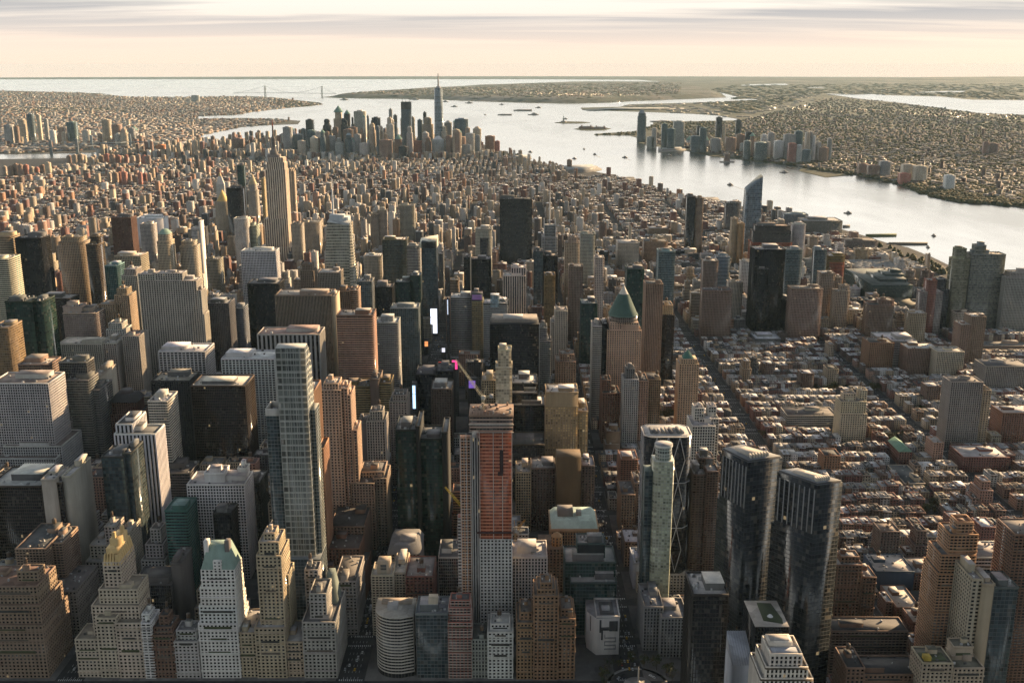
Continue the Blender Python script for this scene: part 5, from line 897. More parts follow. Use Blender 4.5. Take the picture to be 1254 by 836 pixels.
def nyt():
    T, bs = H_('skyscraper', 'office tower', 'grey lattice tower with mast', 'pale grey lattice-screened tower with very tall thin mast', 2420, [(667,680,277,38,0),(664,683,291,44,-2)], 'band', (.30,.30,.29), kind='new', near=True, noroof=True)
    X0, X1, a, b, z = bs[0][:5]; m = MB(); zt = P(0, 223, a+18)[1]; m.tube(((X0+X1)/2, a+18, z), ((X0+X1)/2, a+18, zt), 1.6, .5, col=(.6,.58,.55)); T.part(m, 'mast')
    m = MB(); m.boxes(X0-1, X0-.4, a-3, b+2, 20, z+14, col=(.45,.45,.44)); m.boxes(X1+.4, X1+1, a-3, b+2, 20, z+14, col=(.45,.45,.44)); T.part(m, 'screen')
nyt()
H_('office_tower', 'office tower', 'dark glass slab beside mast tower', 'dark blue-black glass slab left of avenue below mast tower', 2290, [(654,665,308,38,0),(666,683,314,40,4,'dark','black')], 'glass', (.07,.085,.1), kind='new', near=True)
H_('office_tower', 'hotel', 'amber glass slab', 'narrow amber-lit glass slab beside the avenue below the mast tower', 2050, [(667,680,338,38,0)], 'gold', (.17,.11,.05), kind='new', near=True)
H_('office_tower', 'apartment tower', 'cream tower by the avenue', 'slender cream tower with open framed top beside the avenue', 1760, [(680,695,381,34,0),(675,681,395,34,6)], 'pier', (.46,.40,.33), kind='old', near=True)
H_('office_block', 'apartment block', 'brown crowned block', 'brown crowned brick block left of avenue below slender cream tower', 1560, [(681,705,443,36,0),(686,703,434,26,6)], 'punch', (.25,.155,.105), kind='old', near=True)
H_('office_tower', 'office tower', 'grey slim slab behind the square slab', 'slim grey striped slab right of the black square slab', 1660, [(661,675,418,36,0),(661,670,402,30,8)], 'band', (.24,.235,.225), kind='new', near=True)
H_('office_block', 'office block', 'teal block on the avenue', 'teal-dark glass block with pale flat roof right of the avenue', 1990, [(712,732,372,44,0)], 'green', (.055,.085,.085), roof=(.42,.41,.38), kind='new', near=True)
H_('office_tower', 'office tower', 'dark green glass tower', 'dark green glass tower close behind the green pyramid tower', 1960, [(768,789,330,40,0)], 'green', (.035,.055,.048), kind='new', near=True)
H_('apartment_tower', 'apartment tower', 'brown slab right of the pyramid', 'tall brown ribbed apartment slab right of green pyramid tower', 1850, [(791,812,348,34,0)], 'pier', (.285,.195,.14), kind='old', near=True)
H_('apartment_tower', 'apartment tower', 'teal glass tower', 'tall pale teal glass apartment tower with pale edges', 2290, [(807,827,308,36,0)], 'glass', (.24,.32,.33), kind='new', near=True)
H_('office_block', 'block', 'cream-topped dark block', 'dark block with cream stepped top in front of the teal glass tower', 1880, [(810,824,374,34,0,'punch',(.46,.36,.22)),(810,826,386,36,-3,'dark','bronze')], 'dark', (.08,.06,.05), kind='old', near=True)
H_('office_tower', 'office tower', 'tan setback tower by mast', 'tan setback tower right of the grey lattice tower', 2520, [(692,710,298,40,0),(696,708,291,28,6)], 'punch', (.36,.28,.215), kind='old')
H_('office_tower', 'office tower', 'pale green slab', 'pale green-grey slab right of tan setback tower', 2700, [(711,729,287,36,0)], 'grid', (.40,.41,.34), kind='new')
H_('office_tower', 'apartment tower', 'brown tower near the avenue', 'tall brown brick tower right of the avenue below pale green slab', 2200, [(697,714,327,38,0)], 'pier', (.22,.155,.115), kind='old')
H_('office_tower', 'apartment tower', 'pinkish tower with white top', 'pinkish tower with white top floors right of brown tower', 2200, [(729,740,316,30,0)], 'punch', (.44,.36,.30), kind='old')
H_('office_block', 'post office', 'great pale stone block', 'long pale stone block in the loft district beyond teal glass tower', 2960, [(757,783,298,70,0)], 'pier', (.40,.35,.29), kind='old')
H_('office_block', 'loft block', 'wide orange loft', 'wide orange-brown loft block beyond teal glass tower', 3080, [(789,818,296,50,0)], 'grid', (.36,.25,.16), kind='old')
H_('apartment_house', 'housing block', 'long brown terrace', 'long brown housing terrace beyond the loft district', 3620, [(795,819,280,60,0)], 'punch', (.24,.17,.12), kind='old')
H_('apartment_tower', 'apartment tower', 'dark twin glass slab', 'dark glass and brown twin slab standing before the river', 3250, [(842,852,241,34,0),(852.5,862,243,34,3,'band',(.3,.22,.16))], 'dark', (.07,.075,.075), kind='new')
H_('apartment_tower', 'apartment tower', 'dark grey riverside slab', 'dark grey slab by the river left of blue wedge-topped tower', 3700, [(890,906,249,40,0)], 'grid', (.13,.13,.13), kind='new')
H_('apartment_tower', 'apartment tower', 'orange-lit slab', 'orange-lit brick slab just left of blue wedge-topped tower', 3120, [(897,904,268,30,0),(904.5,912,274,30,-4,'punch',(.42,.28,.15))], 'punch', (.38,.29,.2), kind='old')
H_('apartment_tower', 'apartment tower', 'grey-brown tower pair', 'grey-brown apartment tower pair above left brown fluted tower', 2560, [(862,880,320,34,0)], 'pier', (.22,.17,.14), kind='old')
H_('office_block', 'office block', 'blue striped block', 'low blue-striped glass block right of grey-brown tower pair', 2620, [(878,894,315,40,0)], 'band', (.22,.28,.34), kind='new')
H_('apartment_house', 'apartment block', 'white block near the red decks', 'small white block below the unfinished block with red decks', 2600, [(909,922,321,34,0)], 'punch', (.55,.52,.48), kind='old')
T, bs = H_('apartment_tower', 'apartment tower', 'ribbed round tower', 'tan tower of round balcony rings left of black glass tower', 2330, [(893,910,346,30,0)], 'balc', (.42,.37,.29), kind='old')
# the great stepped skyscraper with the mast
def esb():
    Y = 2965.; T = Thing('skyscraper', 'great stepped stone skyscraper with slender mast and red antenna tip', 'skyscraper', (-640, Y+22, 0)); c = (.60,.49,.38)
    tiers = [(317,358,303,56,-3),(323.5,350.5,268,48,0),(325,349,208,44,2),(326.5,348,199,38,4),(328,346.5,193,32,7)]
    for k, (xl, xr, yt, D, dy) in enumerate(tiers):
        x0, z = P(xl, yt, Y+dy); x1, _ = P(xr, yt, Y+dy); m = MB(); relief(m, x0, x1, Y+dy, Y+dy+D, .1, z, 'shaft', c, (.26,.20,.16), sides='NEW'); T.part(m, 'tower_shaft' if k == 2 else 'tier'); claim(x0-2, x1+2, Y-2, Y+52)
    x0, z0 = P(331, 193, Y+24); x1, _ = P(341, 193, Y+24); cx_ = (x0+x1)/2; zt = P(0, 147, Y+22)[1]; zc = P(0, 166, Y+22)[1]
    m = MB(); m.boxes(cx_-17, cx_+17, Y+12, Y+34, z0-2, z0+9, col=(.25,.22,.2)); m.prism(disc(cx_, Y+23, 13, 12), z0+9, z0+24, disc(cx_, Y+23, 7.5, 12), col=(.20,.18,.16)); m.prism(disc(cx_, Y+23, 7.2, 12), z0+24, zc-8, disc(cx_, Y+23, 6, 12), col=(.20,.18,.16), gc=(.1,.09,.08), win=(.5,1,2)); m.prism(disc(cx_, Y+23, 6, 12), zc-8, zc, disc(cx_, Y+23, 2.2, 12), col=(.2,.18,.16)); T.part(m, 'crown')
    for a in range(4):
        pass
    m = MB(); m.tube((cx_, Y+23, zc), (cx_, Y+23, zc+(zt-zc)*.6), 3.0, 2.2, n=6, col=(.16,.12,.11)); m.tube((cx_, Y+23, zc+(zt-zc)*.6), (cx_, Y+23, zt), 2.2, 1.0, n=6, col=(.30,.10,.08)); T.part(m, 'antenna')
    register(322, 356, 148, Y, 'stepped skyscraper with mast', 305)
esb()
def crystal():
    Y = 2290.; T = Thing('skyscraper', 'faceted pale glass skyscraper tapering upward with tall white spire', 'skyscraper', (-400, Y+25, 0)); x0, z = P(399, 272, Y); x1, _ = P(428, 268, Y); D = 50; g = (.20,.24,.21)
    pb = [(x0-18, Y), (x1-6, Y), (x1+14, Y+16), (x1+14, Y+D), (x0-18, Y+D)]; pt = [(x0+2, Y+2), (x1-4, Y+5), (x1, Y+9), (x1-4, Y+D-8), (x0+8, Y+D-10)]
    m = MB(); m.prism(pb, .1, [z, z-8, z-2, z+10, z+12], pt, col=(.44,.41,.33), gc=(.19,.19,.15), win=(.95,.66,3), bay=5, sto=6.2, top=(.4,.42,.42)); T.part(m, 'tower_shaft')
    m = MB(); m.boxes(x0+6, x1-14, Y+12, Y+30, z-4, z+14, col=(.4,.44,.46), top=(.55,.6,.62)); m.boxes(x0+16, x1-6, Y+16, Y+34, z-4, z+8, col=(.42,.46,.48)); T.part(m, 'penthouse')
    xs, zt = P(406, 218, Y+30); m = MB(); m.tube((xs, Y+30, z), (xs, Y+30, z+(zt-z)*.5), 3.2, 2.2, n=6, col=(.66,.66,.64)); m.tube((xs, Y+30, z+(zt-z)*.5), (xs, Y+30, zt), 2.2, .4, n=6, col=(.66,.66,.64)); T.part(m, 'spire')
    claim(x0-20, x1+16, Y-2, Y+D+2); register(392, 438, 262, Y, 'faceted glass skyscraper', 342)
crystal()
T, bs = H_('office_tower', 'office tower', 'gold pyramid tower', 'pale stone tower with gold pyramid roof among upper left towers', 3430, [(263,278,247,46,0)], 'punch', (.43,.37,.28), noroof=True, kind='old')
X0_, X1_, a_, b_, z_ = bs[0][:5]; m = MB(); hip(m, X0_+5, X1_-5, a_+4, b_-4, z_, z_+38, (X1_-X0_)/2-5.3, 18, (.55,.40,.17)); T.part(m, 'pyramid_roof')
T, bs = H_('office_tower', 'clock tower', 'white pointed tower', 'white stone tower with tapering pointed top behind gold pyramid', 3760, [(264.5,273,226,26,0)], 'punch', (.60,.57,.51), noroof=True, kind='old')
X0_, X1_, a_, b_, z_ = bs[0][:5]; m = MB(); hip(m, X0_, X1_, a_, b_, z_, z_+28, 7, 8, (.58,.55,.5)); hip(m, X0_+8, X1_-8, a_+9, b_-9, z_+28, z_+42, 3, 3, (.5,.4,.2)); T.part(m, 'pointed_roof')
H_('office_tower', 'office tower', 'black slab left of the skyscraper', 'wide black slab with orange flank left of the stepped skyscraper', 3300, [(277,296,231,42,0)], 'dark', (.025,.02,.02), kind='new')
H_('apartment_tower', 'apartment tower', 'tall thin dark tower', 'tall thin dark green glass tower behind wide black slab', 3790, [(290,298,203,26,0)], 'green', (.04,.05,.045), kind='new')
T, bs = H_('office_tower', 'office tower', 'grey tapering tower', 'grey tapering stone tower between black slab and stepped skyscraper', 3640, [(303,314,234,36,0),(304.5,312.5,226,28,4)], 'punch', (.38,.35,.30), noroof=True, kind='old')
X0_, X1_, a_, b_, z_ = bs[1][:5]; m = MB(); hip(m, X0_, X1_, a_, b_, z_, z_+34, 10, 11, (.40,.34,.22)); T.part(m, 'pointed_roof')
H_('office_tower', 'office tower', 'ochre slim tower', 'slim ochre tower against left flank of stepped skyscraper', 3350, [(319.5,323,219,30,0)], 'punch', (.45,.36,.19), kind='old')
H_('apartment_tower', 'apartment tower', 'white tower left of the skyscraper', 'bright white tower left of the stepped skyscraper', 2770, [(286,302,268,34,0)], 'stripe', (.66,.63,.57), kind='new')
H_('apartment_tower', 'apartment tower', 'pale green slim tower', 'slim pale green tower between white tower and stepped skyscraper', 2800, [(306,314,277,34,0),(302,306,271,30,5,'band','cream')], 'band', (.40,.44,.34), kind='new')
H_('apartment_tower', 'apartment tower', 'tan pair behind the skyscraper', 'tan tower pair just right of stepped skyscraper near its top', 3900, [(352.5,356.5,207,30,0),(356.5,360,210,30,4)], 'punch', (.46,.36,.26), kind='old')
T, bs = H_('office_tower', 'office tower', 'gilded crown tower', 'cream stone tower with copper-green crown lit gold', 2300, [(192,207,296,38,0),(193,206,287,28,5)], 'pier', (.47,.39,.27), noroof=True, kind='old')
X0_, X1_, a_, b_, z_ = bs[1][:5]; m = MB(); hip(m, X0_, X1_, a_, b_, z_, z_+10, 7, 8, (.25,.36,.29)); T.part(m, 'crown')
H_('office_tower', 'office tower', 'cream piered tower', 'cream tower of bold vertical piers with crown finials', 2330, [(220,239,302,38,0),(222,237,296,28,5)], 'pier', (.45,.39,.30), kind='old')
H_('office_tower', 'apartment tower', 'slim white finned tower', 'slim white tower with dark flank and tall corner fin', 2560, [(234,243,280,34,0),(243,245,272,30,2,'blank','white')], 'grid', (.56,.54,.5), kind='new')
H_('office_tower', 'office tower', 'tan spotted mid tower', 'tan tower with dark spots right of slim white finned tower', 2500, [(252,268,318,40,0)], 'grid', (.30,.27,.2), kind='old')
H_('office_tower', 'office tower', 'grey stone block below the skyscraper', 'grey stone tower right of stepped skyscraper foot', 2880, [(356,369,275,40,0)], 'punch', (.34,.29,.24), kind='old')
H_('office_block', 'department store', 'broad tan block beyond the skyscraper', 'broad low tan block right of the stepped skyscraper', 3100, [(369,390,273,60,0)], 'pier', (.40,.34,.27), kind='old')
T, bs = H_('office_tower', 'office tower', 'dark tower with lit crown', 'dark stepped tower with pale domed crown above bronze slab', 2230, [(368,384,332,38,0),(370,382,324,26,6)], 'punch', (.22,.165,.12), kind='old', near=True)
H_('office_block', 'office block', 'tan masonry block by the crystal', 'tan masonry block at the foot of faceted glass skyscraper', 2150, [(389,416,334,44,0)], 'pier', (.26,.215,.17), kind='old', near=True)
H_('office_block', 'loft block', 'white-topped loft block', 'cream loft block between faceted skyscraper and golden glass tower', 2500, [(445,467,314,44,0)], 'pier', (.44,.38,.30), kind='old')
# ---------------------------------------------------------------- far clusters: each tower a thing
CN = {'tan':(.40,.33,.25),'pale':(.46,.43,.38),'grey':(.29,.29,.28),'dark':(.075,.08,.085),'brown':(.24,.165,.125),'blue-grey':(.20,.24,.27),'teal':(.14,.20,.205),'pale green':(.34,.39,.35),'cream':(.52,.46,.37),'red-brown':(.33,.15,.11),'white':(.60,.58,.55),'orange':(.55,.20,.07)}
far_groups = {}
CN = {k: tuple(min(.7, x*1.3) for x in v) if k != 'dark' else v for k, v in CN.items()}  # far towers except the dark ones made paler, painting in haze
def far_tower(xl, xr, yt, yb, colname, label, cat='tower', name='distant_tower', group=None, top=None, D=None, sty=None, steps=0):
    cxp = (xl+xr)/2; X, Y = Gz(cxp, yb); x0, z = P(xl, yt, Y); x1, _ = P(xr, yt, Y); D = D or max(18, min(60, (x1-x0)*1.0)); c = CN[colname]
    T = Thing(name, label, cat, (X, Y+D/2, 0), group); s = sty or ('dark' if colname in ('dark',) else 'glass' if colname in ('blue-grey','teal','pale green') else random.choice(['pier','punch','band']))
    m = MB(); h1 = z if not steps else z*.82; flatwing(m, x0, x1, Y, Y+D, .1, h1, s, jit(c, .08)); T.part(m, 'tower_shaft')
    if steps: m = MB(); w = x1-x0; flatwing(m, x0+w*.16, x1-w*.16, Y+D*.12, Y+D*.88, h1, z, s, jit(c, .08)); T.part(m, 'tier')
    m = MB(); w = x1-x0; zt = z
    if top == 'pyramid': hip(m, x0, x1, Y, Y+D, zt, zt+w*.7, w*.48, D*.48, (.16,.27,.23)); T.part(m, 'pyramid_roof')
    elif top == 'dome': m.prism(disc((x0+x1)/2, Y+D/2, w*.42, 12), zt, zt+w*.28, disc((x0+x1)/2, Y+D/2, w*.15, 12), col=c); T.part(m, 'dome')
    else: m.boxes(x0+w*.25, x1-w*.3, Y+D*.2, Y+D*.7, zt, zt+max(4, z*.03), col=jit(c, .2)); T.part(m, 'bulkhead')
    claim(x0-2, x1+2, Y-2, Y+D+2); register(xl, xr, yt, Y, None, yt+.75*(yb-yt)); return T, (x0, x1, Y, Y+D, z)
DT = [(346,356,156,190,'grey','grey slab tower at left end of the downtown skyline',0,None),(358,370,165,189,'blue-grey','low pale blue-grey block right of leftmost downtown slab',0,None),(374,383,147,185,'dark','dark narrow tower rising behind low blocks at downtown left',0,None),
 (368,374,158,187,'blue-grey','short blue-grey tower left of the dark narrow downtown tower',0,None),(376,385,160,188,'teal','teal-grey short tower in front of dark narrow downtown tower',0,None),(386,394,162,190,'pale','pale short tower before left downtown towers',0,None),(395,404,147,184,'dark','dark wide tower left of the tallest tan downtown tower',1,None),(395,409,167,191,'grey','grey broad slab in front of dark wide downtown tower',0,None),
 (408,419,137.5,182,'tan','tall tan stepped tower, first high peak of the downtown skyline',1,'pyramid'),(421,428,139.5,182,'dark','dark peaked tower right of tall tan stepped downtown tower',0,'pyramid'),(420,432,159,190,'brown','brown slab tower in front of dark peaked downtown tower',0,None),(433,447,136.5,183,'pale','wide pale slab tower with flat top in the downtown skyline',0,None),(449,451.5,142,184,'grey','needle-thin grey tower right of wide pale downtown slab',0,None),(433,441,165,191,'grey','grey rounded block below wide pale downtown slab',0,None),
 (455,465,144.5,184,'dark','dark square tower with black top in mid downtown',0,None),(455,468,161,191,'tan','tan slab tower in front of dark square downtown tower',0,None),(472.5,480.5,145,187,'cream','slim cream tower with rippled face in mid downtown',1,None),(464,479,172,196,'brown','broad brown block at foot of slim cream downtown tower',0,None),(481.5,486,141.5,183,'dark','thin black tower between slim cream tower and unfinished tower',0,None),(476,480,134,182,'grey','thin grey unfinished tower behind slim cream downtown tower',0,None),
 (503,507.5,144,184,'tan','narrow tan tower at right flank of dark-topped unfinished tower',0,None),(511,517,147,185,'blue-grey','slim blue-grey tower left of tan downtown block',0,None),(517,530,145,186,'tan','broad tan tower left of the tallest spire tower',1,None),(518,522,138,184,'dark','thin dark tower peeking above broad tan downtown tower',0,None),(544,553,150.5,186,'grey','grey rounded-top tower right of tallest spire tower',0,'dome'),(545,556,168,191,'grey','low grey block below the grey rounded-top tower',0,None),(557,573,146,187,'blue-grey','broad slanted-top glass tower right of tallest spire tower',0,None),(556,570,168,192,'brown','brown apartment slab in front of broad slanted-top glass tower',0,None),
 (570,581,164,190,'pale','pale stepped tower right of broad slanted-top tower',0,None),(579,589,158,189,'tan','tan tower with domed top near downtown right end',0,'dome'),(582,588,166,192,'grey','grey slab below tan domed-top tower',0,None),(594,606,167,188,'brown','brown slab pair at far right end of downtown',0,None),(606,612,173,189,'red-brown','short red-brown tower at very right end of downtown',0,None),(529,543,171,188,'white','white domed hall roof at foot of the tallest spire tower',0,'dome'),(500,516,173,191,'red-brown','broad red-brown block below the dark-topped unfinished tower',0,None),
 (284,297,170,186,'brown','lone dark brown slab left of downtown beside the east river',0,None),(440,452,176,194,'pale','pale low block at foot of mid downtown towers',0,None),(488,499,180,196,'dark','dark low slab at foot of unfinished downtown tower',0,None),(410,420,176,194,'grey','grey low slab at foot of left downtown peak',0,None),(566,577,178,193,'grey','grey low slab with pale roof at foot of right downtown',0,None)]
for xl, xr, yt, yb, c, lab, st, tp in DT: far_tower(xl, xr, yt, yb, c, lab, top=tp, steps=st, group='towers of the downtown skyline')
PENDFAR = []
def pack(n, xr, ytr, ybr, wr, cols, grp):
    for _ in range(n):
        x = random.uniform(*xr); w = random.uniform(*wr); yt = random.uniform(*ytr); yb = random.uniform(*ybr) if ybr else float(np.interp(x, [795,834,911,968,1020], [176,181,194,199,205]))-random.uniform(2, 8); c = random.choice(cols)
        T, b = far_tower(x, x+w, yt, yb, c, '', name='distant_tower', group=grp, steps=random.random() < .4, top=random.choice([None, None, None, 'pyramid', 'dome'])); PENDFAR.append((T.o, c, x+w/2, yt, grp, yt))
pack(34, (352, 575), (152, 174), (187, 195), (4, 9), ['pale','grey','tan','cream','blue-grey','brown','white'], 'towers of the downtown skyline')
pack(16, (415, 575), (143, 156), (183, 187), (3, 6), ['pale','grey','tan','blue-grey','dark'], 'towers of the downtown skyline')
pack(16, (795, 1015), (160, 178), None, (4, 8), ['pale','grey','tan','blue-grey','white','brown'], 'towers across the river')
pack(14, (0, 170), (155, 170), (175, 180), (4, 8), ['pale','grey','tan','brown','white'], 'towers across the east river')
SHORT.append((480, 175, 'downtown skyline', 7000)); SHORT.append((408, 190, 'left downtown towers', 7000)); SHORT.append((590, 190, 'right end of downtown', 7000))
def wtc():
    X, Y = Gz(536, 187); x0, z = P(530.8, 108, Y); x1, _ = P(541.6, 108, Y); w = (x1-x0)/2; cx_ = (x0+x1)/2; Y += 10; T = Thing('skyscraper', 'tallest glass skyscraper of the downtown skyline with faceted sides and spire', 'skyscraper', (cx_, Y+w, 0)); g = (.22,.27,.30)
    b = [(cx_-w, Y), (cx_+w, Y), (cx_+w, Y+2*w), (cx_-w, Y+2*w)]; c = (cx_, Y+w); r = w*.95; t = [(c[0], c[1]-r), (c[0]+r, c[1]), (c[0], c[1]+r), (c[0]-r, c[1])]
    V = [(*p, 55) for p in b]+[(*p, z) for p in t]; m = MB(); m.boxes(cx_-w, cx_+w, Y, Y+2*w, .1, 55, col=(.3,.33,.35))
    m.V.append(np.array(V, float)); o = m.n; m.n += 8
    for i in range(4):
        j = (i+1) % 4; m._faces([[o+i, o+j, o+4+i]], [(0,0),(12,0),(6,60)], (.3,.35,.38), g, (.97,.9,2), 0); m._faces([[o+j, o+4+j, o+4+i]], [(0,0),(6,60),(-6,60)], (.3,.35,.38), g, (.97,.9,2), 0)
    m._faces([[o+4, o+5, o+6, o+7]], [(0,0)]*4, (.3,.3,.3), g, (0,0,0), 1); T.part(m, 'tower_shaft')
    m = MB(); m.prism(disc(c[0], c[1], r*.55, 16), z, z+10, col=(.35,.35,.35)); zt = P(0, 90, Y+w)[1]; m.tube((c[0], c[1], z+10), (c[0], c[1], zt), 6.5, 2.8, n=6, col=(.3,.28,.28)); T.part(m, 'spire')
    register(530, 542, 108, Y, 'tallest spire tower', 185); claim(cx_-w, cx_+w, Y, Y+2*w)
wtc()
T, b = far_tower(491, 503, 134, 189, 'blue-grey', 'dark-topped unfinished tower left of tallest spire tower', sty='glass', group='towers of the downtown skyline')
m = MB(); x0, x1, a, d, z = b; zt = P(0, 125, a)[1]; m.boxes(x0, x1, a, d, z, zt, col=(.05,.05,.055), gc=(.03,.03,.03), win=(.6,.6,1)); 
for t in (.15, .5, .85): m.tube((x0+(x1-x0)*t, a+20, zt), (x0+(x1-x0)*t, a+20, zt+22), 1.5, n=4, col=(.1,.1,.1))
T.part(m, 'open_storeys')
JC = [(793,801,168,181,'grey','low grey block right of the riverfront lone tower'),(799,805,157,181,'pale','pale narrow tower across the river right of lone tower'),(811,818,152,183,'teal','dark teal tower across the river with lower glass neighbour'),(818,827,158,184,'teal','broad teal glass block across the river'),(826,839,149,181,'grey','broad dark grey slab across the river'),(847,857,167,187,'blue-grey','blue-grey riverfront block, left of a teal narrow tower'),(858,866,157,187,'teal','narrow teal riverfront tower right of blue-grey riverfront block'),(854,860,155,184,'dark','dark tower peeking behind narrow teal riverfront tower'),
 (878,885,144,178,'dark','tall dark tower alone behind the riverfront row'),(886,889,153,178,'tan','thin tan tower right of tall dark tower across river'),(902,908,147,172,'dark','dark thin far tower, rightmost high one across river'),(872,884,170,187,'grey','low grey riverfront block below tall dark tower'),(890,902,169,188,'brown','brown riverfront block below thin tan tower'),(903,913,165,185,'brown','brown mid block behind riverfront below rightmost high tower'),(914,923,162,186,'dark','dark square block behind pale riverfront towers'),(912,920,173,196,'pale green','pale green riverfront tower with flat top, first of its row'),(926,940,175,197,'pale green','broad pale green riverfront slab'),
 (933,940,165,190,'cream','yellowish tower behind the broad pale green riverfront slab'),(942,950,163,192,'grey','grey tower right of yellowish tower across river'),(950,960,173,196,'white','white riverfront tower right of the broad pale green slab'),(962,975,165,196,'grey','grey stepped tower behind the red-brown riverfront tower'),(975,984,161,196,'teal','teal tower right of grey stepped tower across river'),(967,976,176,200,'red-brown','red-brown riverfront tower in the row across river'),(976.5,983,178,200,'white','white slab right of the red-brown riverfront tower'),(983,994,184,200,'blue-grey','low pale blue-grey riverfront block right of white slab'),(991,1001,176,198,'grey','grey slab near right end of riverfront row'),(1006,1015,181,200,'brown','brown slab pair at right end of riverfront row'),(1000,1006,174,198,'grey','narrow grey tower behind right end of riverfront row'),
 (1053,1064,201,214,'brown','brown riverbank block, left one of three'),(1065,1078,203,217,'brown','long brown riverbank block, middle one of three'),(1080,1092,198,217,'grey','grey twin slab standing on the far riverbank'),(1108,1122,202,222,'tan','tan riverbank block left of the lighter tan one'),(1123,1137,204,224,'cream','cream riverbank block at right of tan riverbank block'),(1104,1116,213,226,'red-brown','low red-brown riverbank block below tan ones'),(1160,1171,215,234,'white','pale twin tower standing on the wooded riverbank'),(1206,1212,174,190,'brown','brown far slab beyond the wooded riverbank'),(1214,1224,176,190,'brown','brown broad far slab beyond the wooded riverbank')]
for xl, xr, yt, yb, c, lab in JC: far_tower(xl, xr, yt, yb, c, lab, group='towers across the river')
def lone():
    X, Y = Gz(786.5, 174); x0, z = P(781.5, 139, Y); x1, _ = P(791.8, 139, Y); T = Thing('skyscraper', 'lone tall grey-blue tower standing at tip of the far riverfront', 'skyscraper', (X, Y+25, 0)); D = 50; w = x1-x0
    m = MB(); flatwing(m, x0, x1, Y, Y+D, .1, z*.9, 'glass', (.2,.24,.27)); T.part(m, 'tower_shaft'); zt = P(0, 134.8, Y)[1]
    m = MB(); flatwing(m, x0+w*.08, x1-w*.08, Y+3, Y+D-3, z*.9, z, 'glass', (.2,.24,.27)); m.prism([(x0+w*.12,Y+5),(x1-w*.12,Y+5),(x1-w*.12,Y+D-5),(x0+w*.12,Y+D-5)], z, zt, [(x0+w*.3,Y+12),(x1-w*.3,Y+12),(x1-w*.3,Y+D-12),(x0+w*.3,Y+D-12)], col=(.25,.28,.3)); T.part(m, 'crown'); register(781, 792, 135, Y, 'lone riverfront tower', 172); claim(x0, x1, Y, Y+D)
lone(); SHORT.append((930, 188, 'riverfront row across the river', 7000)); SHORT.append((1090, 212, 'riverbank blocks', 5500))
BK = [(32,39,140,175,'blue-grey','dark blue-grey tower, tallest at far left across the east river'),(4,13,153,178,'grey','grey slab at left edge across the east river'),(22,29,147,176,'tan','tan tower left of the tallest one across the east river'),(44,48,141,174,'cream','slim cream tower right of tallest one across the east river'),(53,57,146,175,'grey','grey slim tower across the east river beside slim cream one'),(81,91,150,176,'teal','teal broad tower across the east river'),(124,133,147,176,'tan','tan slab pair across the east river near a bridge'),(136,146,153,178,'brown','brown dark block across the east river near a bridge'),(156,162,158,178,'pale','pale narrow tower across the east river right of brown block'),(234,243,117,124,'grey','lone grey slab on the far south shore'),(16,21,155,178,'brown','brown narrow slab across the east river near left edge'),(60,66,160,178,'white','white low tower across the east river'),(100,108,160,178,'pale','pale broad block between teal tower and tan slab pair')]
for xl, xr, yt, yb, c, lab in BK: far_tower(xl, xr, yt, yb, c, lab, group='towers across the east river')
far_tower(190, 201, 178, 184, 'orange', 'orange-wrapped box standing before the east river bridge', cat='building', name='wrapped_building')
SHORT.append((70, 180, 'east river towers', 9000))
LE = []
for i in range(16): LE.append((80+i*6.6+random.uniform(-1.5,1.5), random.uniform(188,194), random.uniform(201,205)))
for i in range(9): LE.append((2+i*6.6+random.uniform(-1,1), random.uniform(199,206), random.uniform(213,217)))
for i in range(9): LE.append((130+i*6.3+random.uniform(-1,1), random.uniform(210,216), random.uniform(224,229)))
for k, (x, yt, yb) in enumerate(LE):
    w = random.uniform(4, 6); far_tower(x, x+w, yt, yb, random.choice(['brown','brown','tan','red-brown']), ['brown brick housing tower in the upper row near the east river','sunlit brick housing tower in the left row near east river','brick housing tower in the lower row of the east side projects'][0 if k < 16 else 1 if k < 25 else 2], cat='housing tower', name='housing_tower', group=['upper row of housing towers','left row of housing towers','lower row of housing towers'][0 if k < 16 else 1 if k < 25 else 2])
